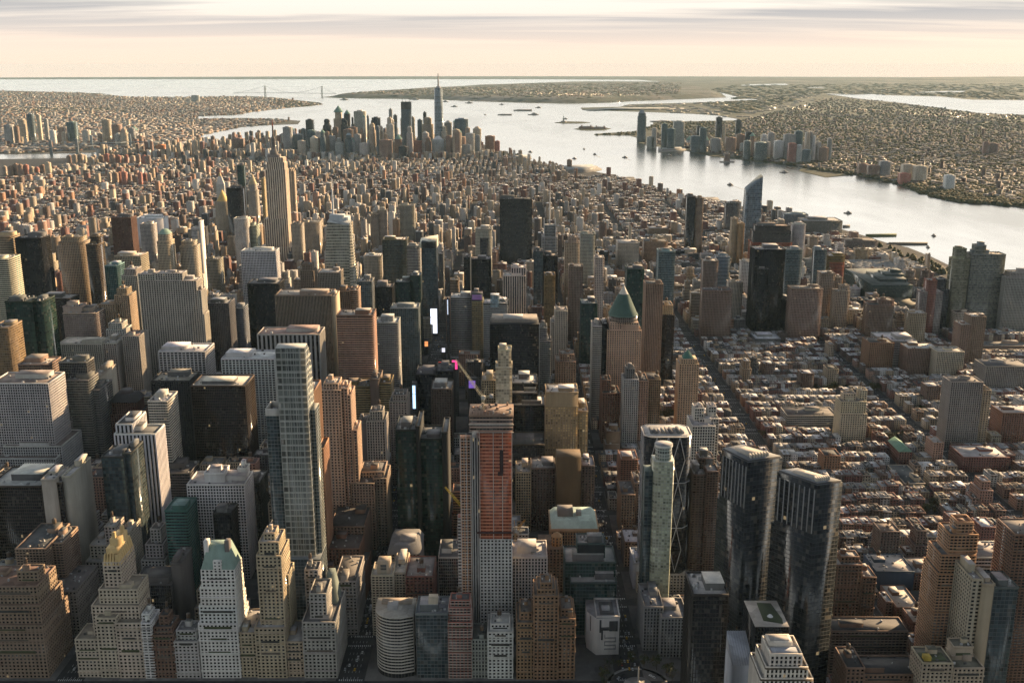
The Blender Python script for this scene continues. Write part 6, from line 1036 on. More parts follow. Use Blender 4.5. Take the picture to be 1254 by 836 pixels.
# ---------------------------------------------------------------- suspension bridges
def bridge(label, tw, name, H, deck, ends, col, tw_w=30):
    T = Thing(name, label, 'bridge', (tw[0][0], tw[0][1], 0)); A, B = Vector((*tw[0], 0)), Vector((*tw[1], 0)); d = (B-A).normalized(); s = Vector((-d.y, d.x, 0))
    E0, E1 = (Vector((*ends[0], 0)), Vector((*ends[1], 0))) if ends else (A-d*380, B+d*380)
    for p in (A, B):
        m = MB()
        for k in (-1, 1): q = p+s*k*tw_w*.45; m.tube((q.x, q.y, -6), (q.x, q.y, H), tw_w*.17, n=4, col=col)
        for z in (deck*.9, H*.62, H*.97): a_, b_ = p-s*tw_w*.45, p+s*tw_w*.45; m.tube((a_.x, a_.y, z), (b_.x, b_.y, z), tw_w*.13, n=4, col=col)
        T.part(m, 'bridge_tower')
    m = MB(); pts = [E0, A, B, E1]
    for a_, b_ in zip(pts, pts[1:]):
        n_ = s*tw_w*.4; m.prism([tuple((a_-n_).xy), tuple((a_+n_).xy), tuple((b_+n_).xy), tuple((b_-n_).xy)][::-1], deck-5, deck, col=col, top=(.2,.2,.2))
    T.part(m, 'deck')
    for k in (-1, 1):
        m = MB(); r = max(2.0, H/80)
        def cable(p, q, f, n=18):
            prev = None
            for i in range(n+1):
                t = i/n; c = p.lerp(q, t)+s*k*tw_w*.42; c.z = f(t)
                if prev: m.tube(prev, c, r*.5, n=4, col=col, cap=False)
                if i % 2 == 0 and f(t) > deck+4: m.tube((c.x, c.y, deck), c, r*.18, n=3, col=col, cap=False)
                prev = c
        cable(A, B, lambda t: deck+8+(H-deck-8)*(2*t-1)**2); cable(E0, A, lambda t: deck+(H-deck)*t**1.6, 8); cable(B, E1, lambda t: deck+(H-deck)*(1-t)**1.6, 8); T.part(m, 'cable')
a = Gz(325, 118.4); b = Gz(394.5, 119.2); Hb = P(0, 105.2, a[1])[1]; bridge('great suspension bridge across the narrows on the horizon', (a, b), 'suspension_bridge', Hb, Hb*.36, (Gz(286, 118.8), Gz(412, 119.4)), (.13,.15,.15), tw_w=42)
a = Gz(113, 183.5); b = Gz(160, 181.5); bridge('blue-grey suspension bridge over the east river left of the orange box', (a, b), 'suspension_bridge', 102, 46, (Gz(82, 184.5), Gz(196, 181)), (.24,.28,.30), tw_w=36)
a = Gz(63, 189); b = Gz(95, 187.5); bridge('grey steel bridge over the east river near left edge', (a, b), 'suspension_bridge', 95, 45, (Gz(30, 190), Gz(120, 186)), (.2,.22,.23), tw_w=36)
# ---------------------------------------------------------------- statue, island fort, vent tower, piers
def statue():
    X, Y = Gz(690, 150.2); zt = P(0, 140.5, Y)[1]; k = zt/93; T = Thing('statue', 'tiny green robed statue with raised torch on stone pedestal island', 'statue', (X, Y, 1))
    m = MB(); st = [(X+40*k*math.cos(t)*(1 if i % 2 else .62), Y+40*k*math.sin(t)*(1 if i % 2 else .62)) for i, t in enumerate(2*math.pi*i/22 for i in range(22))]
    m.prism(disc(X, Y, 34*k, 11), 1, 18*k, col=(.35,.32,.28)); m.prism([(X-10*k,Y-10*k),(X+10*k,Y-10*k),(X+10*k,Y+10*k),(X-10*k,Y+10*k)], 18*k, 47*k, [(X-6.5*k,Y-6.5*k),(X+6.5*k,Y-6.5*k),(X+6.5*k,Y+6.5*k),(X-6.5*k,Y+6.5*k)], col=(.38,.34,.29)); T.part(m, 'pedestal')
    m = MB(); g = (.17,.27,.23); m.prism(disc(X, Y, 5.6*k, 10), 47*k, 66*k, disc(X, Y, 3.8*k, 10), col=g); m.prism(disc(X, Y, 3.8*k, 10), 66*k, 76*k, disc(X, Y, 2.6*k, 10), col=g); m.prism(disc(X, Y, 1.9*k, 8), 76*k, 81*k, disc(X, Y, 1.4*k, 8), col=g); m.tube((X-2.6*k, Y, 75*k), (X-4.2*k, Y, 89*k), 1.2*k, .8*k, n=6, col=g); m.tube((X-4.2*k, Y, 89*k), (X-4.2*k, Y, 93*k), 1.1*k, .3*k, n=6, col=(.6,.45,.12)); m.tube((X+2.4*k, Y-1, 73*k), (X+4*k, Y-2*k, 64*k), 1.3*k, 1*k, n=6, col=g); m.boxes(X+2.2*k, X+5*k, Y-3*k, Y-2*k, 60*k, 68*k, col=g)
    for a in range(7): t = math.pi*(a+.5)/7; m.tube((X, Y, 80.5*k), (X+4*k*math.cos(t), Y, 80.5*k+3.4*k*math.sin(t)), .3*k, .1*k, n=3, col=g)
    T.part(m, 'figure')
statue()
def island_house(x, y, w, h, label, c):
    X, Y = Gz(x, y); T = Thing('island_building', label, 'building', (X, Y, 1)); m = MB(); m.boxes(X-w, X+w, Y, Y+30, 1, h, col=c, gc=GLS, win=(.5,.5,2)); T.part(m, 'wall'); m = MB(); hip(m, X-w, X+w, Y, Y+30, h, h+9, 14, 13, (.22,.2,.18))
    for s in (-.6, .6): m.boxes(X+w*s-5, X+w*s+5, Y+2, Y+12, h, h+20, col=c)
    T.part(m, 'roof')
island_house(718, 158, 70, 16, 'brick hall with corner towers on left half of second small island', (.3,.18,.13)); island_house(735, 158.2, 60, 12, 'long low hall on right half of second small island', (.33,.22,.17))
def vent():
    X, Y = Gz(890.5, 198.6); T = Thing('vent_tower', 'squat brown vent tower standing in the river on its own pier', 'vent tower', (X, Y, -2)); m = MB(); m.boxes(X-42, X+42, Y-14, Y+34, -4, 3, col=(.28,.25,.22)); T.part(m, 'pier_base'); m = MB(); m.prism([(X-17,Y),(X+17,Y),(X+17,Y+26),(X-17,Y+26)], 3, 48, [(X-14,Y+2),(X+14,Y+2),(X+14,Y+24),(X-14,Y+24)], col=(.30,.21,.16), gc=(.05,.05,.05), win=(.4,.8,2)); m.boxes(X-15, X+15, Y+1, Y+25, 48, 52, col=(.35,.3,.26)); T.part(m, 'tower_shaft')
vent()
def pier(label, pts, z=3.0, c=(.22,.21,.19), shed=None):
    q = [Gz(*p) for p in pts]; a = sum(q[i][0]*q[(i+1)%len(q)][1]-q[(i+1)%len(q)][0]*q[i][1] for i in range(len(q))); q = q[::-1] if a < 0 else q
    cx_ = sum(p[0] for p in q)/len(q); cy_ = sum(p[1] for p in q)/len(q); T = Thing('pier', label, 'pier', (cx_, cy_, 0)); m = MB(); m.prism(q, -5, z, col=c, top=c); T.part(m, 'deck')
    if shed: m = MB(); qq = [(cx_+(x-cx_)*.72, cy_+(y-cy_)*.72) for x, y in q]; m.prism(qq, z, z+shed, col=(.30,.29,.27), gc=GLS, win=(.5,.5,1), top=(.30,.32,.32)); T.part(m, 'shed')
pier('long pier with flat shed roof right of downtown tip', [(616,192.5),(650,191.4),(651,194.4),(620,196)], shed=9)
pier('broad square pier with teal-roofed sheds on the near riverbank', [(676,206),(730,203.5),(737,207.5),(720,211.5),(690,213)], shed=14)
far_tower(694.5, 700.5, 196, 208, 'brown', 'lone brown tower block standing on broad square pier', name='pier_tower')
pier('green planted pier jutting into the river near train yard', [(1060,287.6),(1098,286.8),(1098,288.4),(1062,289.2)], c=(.10,.12,.05))
pier('narrow boat pier below the green planted pier', [(1088,297.6),(1136,297.4),(1136,298.8),(1088,299)], c=(.16,.14,.11))
pier('short stub pier across from blue wedge-topped tower', [(862,246.5),(878,242.3),(880,243.5),(866,248)])
pier('thin ferry pier on the near riverbank above pale stone block', [(742,219),(773,219.8),(773,221),(745,221)])
pier('curved breakwater pier on the far bank with low sheds', [(713,134.6),(760,132.2),(838,132.6),(838,134),(760,134.4),(722,136)], c=(.25,.24,.22), shed=7)
pier('small stub pier right of the huge riverside warehouse', [(1032,276.5),(1041,276),(1041,277.4),(1032,278)])
pier('long riverfront jetty with white sheds across the river', [(806,181),(838,180),(840,184),(806,186.5)], c=(.3,.29,.27), shed=9)
def stack(x, yt, yb, label, r=4.5, c=(.2,.17,.15)):
    X, Y = Gz(x, yb); z = P(0, yt, Y)[1]; T = Thing('chimney', label, 'chimney', (X, Y, 0)); m = MB(); m.tube((X, Y, 0), (X, Y, z), r*1.5, r, n=8, col=c); T.part(m, 'chimney_stack')
stack(1003, 199.5, 207, 'small dark chimney on far bank right of riverfront row', 8)
# ---------------------------------------------------------------- the rest of the city: lots along the streets
PAL = [('red brick',(.20,.10,.08)),('brown brick',(.15,.105,.085)),('tan brick',(.36,.275,.19)),('cream',(.48,.41,.31)),('pale grey',(.40,.385,.36)),('dark grey',(.085,.085,.088)),('white',(.58,.56,.52)),('orange brick',(.34,.19,.115)),('buff',(.41,.34,.25)),('rosy brick',(.34,.215,.16))]
RPAL = [('silver',(.38,.385,.39)),('white',(.54,.54,.54)),('grey',(.27,.265,.255)),('black',(.055,.055,.055)),('brown',(.17,.13,.105)),('pale',(.40,.38,.35))]
hx0 = np.array([h[0] for h in heroes]); hx1 = np.array([h[1] for h in heroes]); hY = np.array([h[2] for h in heroes]); hv = np.array([h[3] for h in heroes])
LT = np.array(lots)
def zone(X, Y, s):
    """height range, lot width range, chance of an odd tall one and its range, palette weights"""
    if X > 130 and Y < 2240:
        if X > 1100: return (8, 16), (30, 60), .06, (25, 40), 'loft'
        return (13, 18), (6.5, 14), (.022 if Y > 1150 else .06), (26, 48), 'row'
    if Y < 2300:
        if X < -1250: return (18, 60), (14, 30), .12, (70, 120), 'mid'
        if X > -740: return (26, 82), (18, 40), .10, (80, 120), 'mid'
        return (30, 95), (20, 42), .2, (100, 150), 'mid'
    if Y < 3450:
        if X > 400: return (12, 34), (16, 40), .06, (40, 75), 'loft'
        if X > 130: return (18, 55), (16, 38), .10, (60, 95), 'loft'
        if X < -1250: return (13, 42), (10, 24), .13, (60, 100), 'mid'
        return (18, 62), (10, 27), .13, (75, 115), 'mid'
    if Y < 4550:
        if X > 300: return (9, 20), (8, 20), .04, (30, 52), 'row'
        if X < -1150: return (10, 20), (7, 15), .045, (36, 60), 'row'
        return (12, 42), (8, 21), .10, (48, 80), 'mid'
    if Y < 5700: return (8, 18), (6, 15), .03, (28, 58), 'row'
    if Y < 6600: return (10, 28), (8, 20), .07, (34, 70), 'mid'
    return (25, 70), (20, 45), .18, (70, 120), 'mid'
NOBUILD = [[Gz(*p) for p in q] for q in ([(995,473),(1040,473),(1040,485),(995,485)], [(1058,474),(1080,474),(1080,484),(1058,484)], [(1085,530),(1108,530),(1108,547),(1085,547)], [(780,506),(832,504),(832,518),(780,520)], [(974,399),(992,399),(992,410),(974,410)], [(1118,500),(1132,500),(1132,512),(1118,512)], [(1128,610),(1150,610),(1150,640),(1128,640)],[(1036,321),(1085,321),(1140,340),(1070,341),(1036,338)], [(1100,300),(1165,326),(1150,335),(1085,312)], [(640,189),(612,186),(618,193),(645,195)])]
fills = []; base_h = 16.
for (x0, x1, y0, y1, s, i) in blocks:
    if y1 < 640 or (min(abs(x0), abs(x1)) if x0*x1 > 0 else 0) > .66*(y1*.967+149): continue
    for row in (0, 1):
        x = x0 + 2.0; (h0, h1), (w0, w1), pt, (t0, t1), kind = zone((x0+x1)/2, y0, s)
        while x < x1-4:
            (h0, h1), (w0, w1), pt, (t0, t1), kind = zone(x, y0, s)
            w = random.uniform(w0, w1); tall = random.random() < pt
            if tall: w = max(w, random.uniform(15, 24))
            if x+w > x1-2: w = x1-2-x
            if w < 4: break
            dep = (y1-y0)/2
            dd = dep*random.uniform(.62, .80) if kind == 'row' and not tall else dep*random.uniform(.88, .985)
            if row == 0: ya, yb = y0+2.5, y0+2.5+dd-2.5
            else: ya, yb = y1-dd, y1-2.5
            h = random.uniform(t0, t1) if tall else h0+(h1-h0)*random.random()**(1.35 if y0 < 2600 else 2.0)
            if kind == 'row' and not tall:
                if random.random() < .3 or x < x0+3: base_h = h
                h = (base_h if random.random() < .75 else round(h/3.3)*3.3)+random.uniform(0, .5)
            q_ = .28*(y0-4511) if y0 > 4511 else 0.0
            fills.append([x+q_, x+q_+w-(.0 if kind == 'row' else random.uniform(0, .8)), ya, yb, h, kind, tall, s, i]); x += w
# lower tip of the island below the numbered streets
for y in np.arange(ST(0)-75, 8700, 62):
    for xb in np.arange(-2600, 300, 88):
        for k in range(3):
            x = xb+k*27; 
            if not inside(MAN, np.array([x-15., x+40.]), np.array([y, y+30.])).all(): continue
            (h0, h1), (w0, w1), pt, (t0, t1), kind = zone(x, y, 0); tall = random.random() < pt
            fills.append([x, x+random.uniform(12, 24), y, y+random.uniform(18, 40), random.uniform(t0, t1) if tall else random.uniform(h0, h1), kind, tall, -1, 0])
ok = []
F = np.array([f[:5] for f in fills]); 
inn = inside(MAN, (F[:,0]+F[:,1])/2, (F[:,2]+F[:,3])/2) & inside(MAN, F[:,0]-12, F[:,3]) & inside(MAN, F[:,1]+12, F[:,2])
for nb in NOBUILD: inn &= ~inside(nb, (F[:,0]+F[:,1])/2, (F[:,2]+F[:,3])/2)
inn &= ~(((np.hypot((F[:,0]+F[:,1])/2-CCX, (F[:,2]+F[:,3])/2-CCY)) < 62))
# the slanting avenue
def bway(y): return 115 + (y-893)*(-158-115)/(2019-893) if y < 2019 else -158 + (y-2019)*(-432+158)/(2903-2019)
bx = np.array([bway(v) for v in (F[:,2]+F[:,3])/2]); inn &= ~((F[:,0] < bx+15) & (F[:,1] > bx-15) & (F[:,2] < 2903))
sq = (F[:,2] > 1690) & (F[:,2] < 2180); inn &= ~(sq & (F[:,0] < -105) & (F[:,1] > -190))
for k in np.nonzero(inn)[0]:
    x0, x1, y0, y1, h = F[k]
    if len(LT) and ((LT[:,0] < x1) & (LT[:,1] > x0) & (LT[:,2] < y1) & (LT[:,3] > y0)).any(): continue
    pa = min(pix(x0, y0, h)[0], pix(x0, y1, h)[0]); pb = max(pix(x1, y0, h)[0], pix(x1, y1, h)[0])
    if pb < -190 or pa > 1440: continue
    sel = (hY > y0) & (hx0 < pb) & (hx1 > pa)
    if sel.any():
        lim = hv[sel].max(); zmax = P(0, min(lim, 900), y1)[1]; 
        if zmax < h: h = max(zmax, 9 if y0 > 900 else 5)*random.uniform(.82, 1)
    f = fills[k]; f[4] = h; ok.append(f+[pa, pb])
fills = ok
# what can be seen: skyline per column, from the front to the back
edge = [f for f in fills if f[10] < 0 or f[9] > 1253]; sky_y = np.full(1254, 860.0); ev = [(f[2], 0, f) for f in fills]+[(h[2], 1, h) for h in heroes]; ev.sort(key=lambda e: (e[0], e[1])); vis = []
for Yf, t, e in ev:
    if t: a, b = int(max(0, e[0])), int(min(1253, e[1]))
    else: a, b = int(max(0, e[9])), int(min(1253, e[10]))
    if b < a: continue
    if t:
        pass
    else:
        top = pix(0, e[3], e[4])[1]; seg = sky_y[a:b+1]; vis_px = np.clip(seg-top, 0, None)
        bot = pix(0, e[2], 0)[1]; area = np.minimum(vis_px, max(1, bot-top)).sum(); e.append(area); vis.append(e)
    yt = pix(0, e[2], e[4])[1] if not t else None
    if not t: sky_y[a:b+1] = np.minimum(sky_y[a:b+1], np.maximum(yt, -10)) if (b-a) >= 1 else sky_y[a:b+1]
fills = [f for f in vis if f[11] > .2]
groups = {'tenement_house': [], 'loft_building': [], 'masonry_highrise': []}
for f in fills: groups['tenement_house' if f[4] < 24 else 'loft_building' if f[4] < 55 else 'masonry_highrise'].append(f)
def nearest_anchor(x, y, Y):
    best = min(SHORT, key=lambda s: math.hypot((s[0]-x), (s[1]-y)*1.6)); dx, dy = x-best[0], y-best[1]
    if abs(dx) > abs(dy)*1.2: w = 'right of' if dx > 0 else 'left of'
    else: w = 'in front of' if dy > 0 else 'behind'
    return w, best[2], math.hypot(dx, dy)
lab_use = {}; pend = []
def want_label(o, parts, x, y, Y, group):
    w, an, d = nearest_anchor(x, y, Y); pend.append((o, parts, w, an, d, group))
def flush_labels():
    byk = {}
    for p in pend: byk.setdefault((p[1], p[2], p[3]), []).append(p)
    ordw = ['closest', 'second closest', 'third closest', 'fourth closest', 'fifth closest', 'sixth closest', 'seventh closest', 'eighth closest']
    for (parts, w, an), lst in byk.items():
        lst.sort(key=lambda p: p[4])
        for k, p in enumerate(lst):
            lab = f"{parts}, {w} the {an}" if len(lst) == 1 else f"{parts}, {ordw[k]} {w} the {an}" if k < 8 else f"{parts}, farther {w} the {an}"
            wd = lab.split()
            if len(wd) > 16: lab = ' '.join(wd[:16])
            p[0]['label'] = lab; p[0]['group'] = p[5]
ICAT = {'tenement_house': 'tenement', 'loft_building': 'building', 'masonry_highrise': 'high-rise'}
IGRP = {'tenement_house': 'low tenement houses of the city blocks', 'loft_building': 'mid-rise buildings of the city blocks', 'masonry_highrise': 'high-rises of the city blocks'}
for o_, c_, x_, y_, g_, t_ in PENDFAR: want_label(o_, f"{'tall' if t_ < 157 else 'slim'} {c_} distant tower", x_, y_, 7000, g_)
rest = list(edge)
for nm, lst in groups.items():
    lst.sort(key=lambda f: -f[11]); rest += lst[300:]
    for f in lst[:300]:
        x0, x1, y0, y1, h, kind, tall = f[:7]
        cn, c = random.choices(PAL, [5,5,2,1.2,1.2,1,1,1,1.5,1] if kind == 'row' else [1.2,2,3,2.4,2,1,1.2,.8,3,1.2])[0]; rn, rc = random.choices(RPAL, [3.2,2.2,3,3,1.4,2] if kind == 'row' else [2,1,3,2,2,2])[0]
        c = jit(c, .15); rc = jit(rc, .15); near = y0 < 1750; T = Thing(nm, '', ICAT[nm], ((x0+x1)/2, (y0+y1)/2, 0)); sty = 'punch' if kind == 'row' else random.choices(['punch','pier','grid','band','dark'], [4,3,1.5,1.2,.5])[0]
        if sty == 'dark': cn, c = 'dark glass', jit((.05,.05,.052))
        m = MB()
        setb = h > 38 and random.random() < .6 and (x1-x0) > 14
        hb = h*random.uniform(.55, .8) if setb else h
        (relief(m, x0, x1, y0, y1, .15, hb, sty, c, sides='NEW') if near else flatwing(m, x0, x1, y0, y1, .15, hb, sty, c)); T.part(m, 'wall')
        if setb:
            a, b = (x1-x0)*random.uniform(.1, .22), (x1-x0)*random.uniform(.1, .22); g = (y1-y0)*.15; m = MB()
            (relief(m, x0+a, x1-b, y0+g, y1-g, hb, h, sty, c, sides='NEW') if near else flatwing(m, x0+a, x1-b, y0+g, y1-g, hb, h, sty, c)); T.part(m, 'setback_storeys')
            m = MB(); m.boxes(x0+.1, x1-.1, y0+.1, y1-.1, hb+.01, hb+.1, col=rc); T.part(m, 'roof'); m = MB(); parapet(m, x0, x1, y0, y1, hb, c); T.part(m, 'parapet'); x0, x1, y0, y1 = x0+a, x1-b, y0+g, y1-g
        tank = random.random() < (.16 if kind == 'row' else .5); small = f[11] < 14
        if small: m = MB(); m.boxes(x0+.1, x1-.1, y0+.1, y1-.1, h+.01, h+.1, col=rc); m.boxes(x0+(x1-x0)*.3, x0+(x1-x0)*.6, y0+(y1-y0)*.3, y0+(y1-y0)*.7, h+.1, h+3, col=c); T.part(m, 'roof')
        else: roofscape(T, x0, x1, y0, y1, h, c, rc, 'old', tank, umax=3 if kind == 'row' else 5)
        if kind == 'row' and not tall and near:
            m = MB(); m.boxes(x0, x1, y0-1.0, y0-.05, h-.9, h+.5, col=jit((.16,.12,.10), .3)); T.part(m, 'cornice')
        feat = ' and water tank' if tank and not small else ' and setback top' if setb else ''
        px_, py_ = pix((x0+x1)/2, y0, h*.7); want_label(T.o, f"{cn} {ICAT[nm]} with {rn} roof{feat}", px_, py_, y0, IGRP[nm])
flush_labels()
# everything smaller in view: one mass per kind
def mass(name, lst, label, cat):
    m = MB()
    for kind in ('row', 'mid', 'loft'):
        L = [f for f in lst if f[5] == kind]
        if not L: continue
        A = np.array([f[:5] for f in L]); n = len(A); cs = np.array([random.choices([p[1] for p in PAL], [4,4,2,1.5,1.5,1,1.6,1,1.5,1] if kind == 'row' else [1.2,2,2.6,2.4,2.4,2.0,2.2,.8,2.6,1.2])[0] for _ in L])*rng.uniform(.8, 1.2, (n, 1)); rs = np.array([random.choices([p[1] for p in RPAL], [3.2,2.2,3,3,1.4,2] if kind == 'row' else [2,1.6,3,1.6,2,2])[0] for _ in L])*rng.uniform(.75, 1.2, (n, 1))
        win = np.stack([rng.uniform(.36, .6, n), rng.uniform(.4, .62, n), rng.uniform(0, 90, n)], 1)
        m.boxes(A[:,0], A[:,1], A[:,2], A[:,3], .15, A[:,4], col=cs, win=win, bay=3.3, sto=3.5, top=rs)
        w = A[:,1]-A[:,0]; d = A[:,3]-A[:,2]
        for q in range(1 if kind == 'row' else 2):
            fx, fy = rng.uniform(.08, .6, n), rng.uniform(.1, .6, n); bs_ = 3.2 if kind == 'row' else 8; bw = np.minimum(rng.uniform(2.2, bs_, n), w*.36); bd = np.minimum(rng.uniform(2.5, bs_+1, n), d*.36)
            m.boxes(A[:,0]+w*fx, A[:,0]+w*fx+bw, A[:,2]+d*fy, A[:,2]+d*fy+bd, A[:,4], A[:,4]+rng.uniform(1.5, 2.6 if kind == 'row' else 5, n), col=cs*rng.uniform(.6, 1.1, (n, 1)), top=rs)
    o = m.build(name); tag(o, label, cat, kind='stuff')
lo = [f for f in rest if f[4] < 24]; mi = [f for f in rest if 24 <= f[4] < 55]; hi_ = [f for f in rest if f[4] >= 55]
mass('low_city_blocks', lo, 'carpet of small low houses filling the streets into the distance', 'houses')
mass('mid_city_blocks', mi, 'mass of distant mid-rise city buildings between the towers', 'buildings')
if hi_: mass('high_city_blocks', hi_, 'mass of distant high buildings in the far districts', 'buildings')
print('fills', {k: len(v) for k, v in groups.items()}, 'rest', len(rest), 'heroes', len(heroes))
# far shores: low towns and woods
def scatter(poly_px, n):
    xs = [p[0] for p in poly_px]; ys = [p[1] for p in poly_px]; X = rng.uniform(min(xs), max(xs), n*3); Y = rng.uniform(min(ys), max(ys), n*3); k = inside(poly_px, X, Y); return X[k][:n], Y[k][:n]
BAY = [px(p) for p in ([(1011,115),(1050,121),(1100,126),(1150,132.5),(1200,139),(1300,142.5),(1300,123.6),(1190,122.5),(1150,118.5),(1085,117)], [(1118,113.6),(1180,113),(1182,111.6),(1150,112)], [(765,128.2),(880,125.3),(932,122.3),(918,121.3),(850,124)])]
def dry(A):
    k = np.ones(len(A), bool)
    for b in BAY: k &= ~inside(b, A[:,0], A[:,1])
    return k
def patch(A, s=1.0): return waves(A[:,0]*s, A[:,1]*s, 2600) + .5*waves(A[:,1]*s, A[:,0]*s, 900)
def town(name, poly_px, land, n, hr, wr, label, pal, tall=.03, yawr=.6, zf=None):
    X, Y = scatter(poly_px, n); u = [Gz(a, b) for a, b in zip(X, Y)]; A = np.array(u); k = inside(land, A[:,0], A[:,1]) & dry(A) & (patch(A) > rng.uniform(-1.1, .5, len(A))); A = A[k]; n = len(A)
    w = rng.uniform(*wr, n); d = rng.uniform(*wr, n); h = hr[0]+(hr[1]-hr[0])*rng.random(n)**2; t = rng.random(n) < tall; h[t] *= rng.uniform(2, 3.6, t.sum()); w[t] *= .7; d[t] *= .6
    cs = np.array([pal[i] for i in rng.integers(0, len(pal), n)])*rng.uniform(.75, 1.2, (n, 1)); rs = np.array([RPAL[i][1] for i in rng.choice(6, n, p=[.2,.12,.25,.13,.15,.15] if pal is P1 else [.08,.04,.36,.2,.24,.08])])*rng.uniform(.7, 1.1, (n, 1))
    m = MB(); win = np.stack([np.full(n, .45), np.full(n, .45), rng.uniform(0, 90, n)], 1)
    z0 = 0 if zf is None else zf(A[:,0], A[:,1])-3; m.boxes(A[:,0]-w/2, A[:,0]+w/2, A[:,1]-d/2, A[:,1]+d/2, z0, z0+h+(0 if zf is None else 3), col=cs, win=win, bay=4, sto=3.6, top=rs, yaw=np.round(A[:,0]/1500+A[:,1]/2300)*yawr)
    tag(m.build(name), label, 'buildings', kind='stuff')
P2 = [(.16,.12,.10),(.14,.09,.075),(.20,.175,.15),(.22,.21,.19),(.17,.125,.10)]
P1 = [(.36,.27,.2),(.26,.15,.11),(.44,.38,.3),(.5,.47,.42),(.32,.3,.28),(.3,.2,.14)]
town('far_shore_town', [(0,112),(120,114),(340,120),(396,128),(345,133),(300,141),(240,146),(360,147),(330,153),(232,172),(222,180),(0,188)], BRK, 15000, (8, 20), (16, 50), 'endless low town beyond the east river reaching to the bay', P1)
town('west_shore_town', [(800,168),(900,150),(1020,118),(1254,140),(1254,250),(1100,225),(1050,213),(985,205),(910,194),(840,182),(790,176)], NJ, 8500, (8, 17), (10, 34), 'low town with trees spread behind the far riverbank', P2)
town('west_shore_town', [(830,120),(1254,100),(1254,140),(1020,118),(903,146),(800,150),(820,137),(760,131)], NJ, 900, (7, 14), (30, 110), 'low pale sheds and terminals spread over the flat far land', [(.28,.27,.25),(.22,.21,.2),(.34,.33,.31)], tall=.0)
town('island_town', [(400,118.8),(520,121),(640,125.5),(740,126),(830,121),(835,104),(640,106),(520,113),(420,118)], STI, 2600, (8, 14), (14, 40), 'scattered houses on the hilly island shore', P1, tall=.01, zf=hill_z)
def woods(name, poly_px, land, n, r, label, cols, zf=None):
    X, Y = scatter(poly_px, n); A = np.array([Gz(a, b) for a, b in zip(X, Y)]); k = inside(land, A[:,0], A[:,1]) & dry(A) & (patch(A) < rng.uniform(-.6, 1.2, len(A))); A = A[k]; n = len(A); m = MB(); R_ = rng.uniform(*r, n); h = rng.uniform(8, 15, n)
    z0 = np.zeros(n) if zf is None else zf(A[:,0], A[:,1])
    for q, (f, za, zb) in enumerate(((1.0, .0, .5), (.66, .5, .86), (.3, .86, 1.0))):
        c = np.array([cols[i] for i in rng.integers(0, len(cols), n)]); off = rng.uniform(-.2, .2, (n, 2))*R_[:,None]
        m.boxes(A[:,0]-R_*f+off[:,0], A[:,0]+R_*f+off[:,0], A[:,1]-R_*f+off[:,1], A[:,1]+R_*f+off[:,1], z0+h*za, z0+h*zb, col=c, top=c, yaw=rng.uniform(0, 1.5, n), tmat=0)
    tag(m.build(name), label, 'trees', kind='stuff')
woods_later = 1
GC = [(.045,.055,.022),(.06,.06,.025),(.085,.07,.03),(.04,.05,.025),(.10,.075,.03)]
woods('far_woods', [(800,166),(900,150),(1020,120),(1254,142),(1254,255),(1160,247),(1100,225),(985,206),(910,195)], NJ, 11000, (6, 20), 'trees spread among the houses behind the far riverbank', GC)
woods('far_woods', [(1125,236),(1160,228),(1254,236),(1254,253),(1170,246.5),(1130,237.5)], NJ, 900, (6, 12), 'dark wooded bluff along the far riverbank', GC)
woods('far_woods', [(0,133),(120,132),(160,137),(0,138)], BRK, 700, (20, 45), 'dark strip of a large wooded park across the east river', GC)
woods('far_woods', [(330,121),(396,127),(380,130),(345,132)], BRK, 260, (14, 30), 'wooded hill beside the far narrows', GC)
woods('far_woods', [(612,184),(640,189),(634,192),(612,190)], MAN, 60, (7, 14), 'waterside park trees at the tip of downtown', GC)
woods('far_woods', [(830,119),(900,104),(1254,101),(1254,123),(1150,118),(1011,114),(905,140)], NJ, 2500, (30, 80), 'flat far land dark with woods beyond the riverfront', GC)
woods('far_woods', [(1068,300),(1085,302),(1170,334),(1150,336)], MAN, 160, (4, 8), 'strip of riverside park trees above the river piers', GC)
woods('far_woods', [(728,165.5),(780,165.5),(800,150),(903,148.5),(880,156),(800,160)], NJ, 500, (5, 14), 'low scrub and trees on the flat park shore behind the lone tower', GC)
woods('far_woods', [(397,118.8),(520,121),(640,125.5),(740,126),(830,121),(835,104),(640,106),(520,113),(420,117)], STI, 2600, (25, 70), 'dark woods spread over the hilly island beyond the harbour', GC, zf=lambda X, Y: hill_z(X, Y)-4)
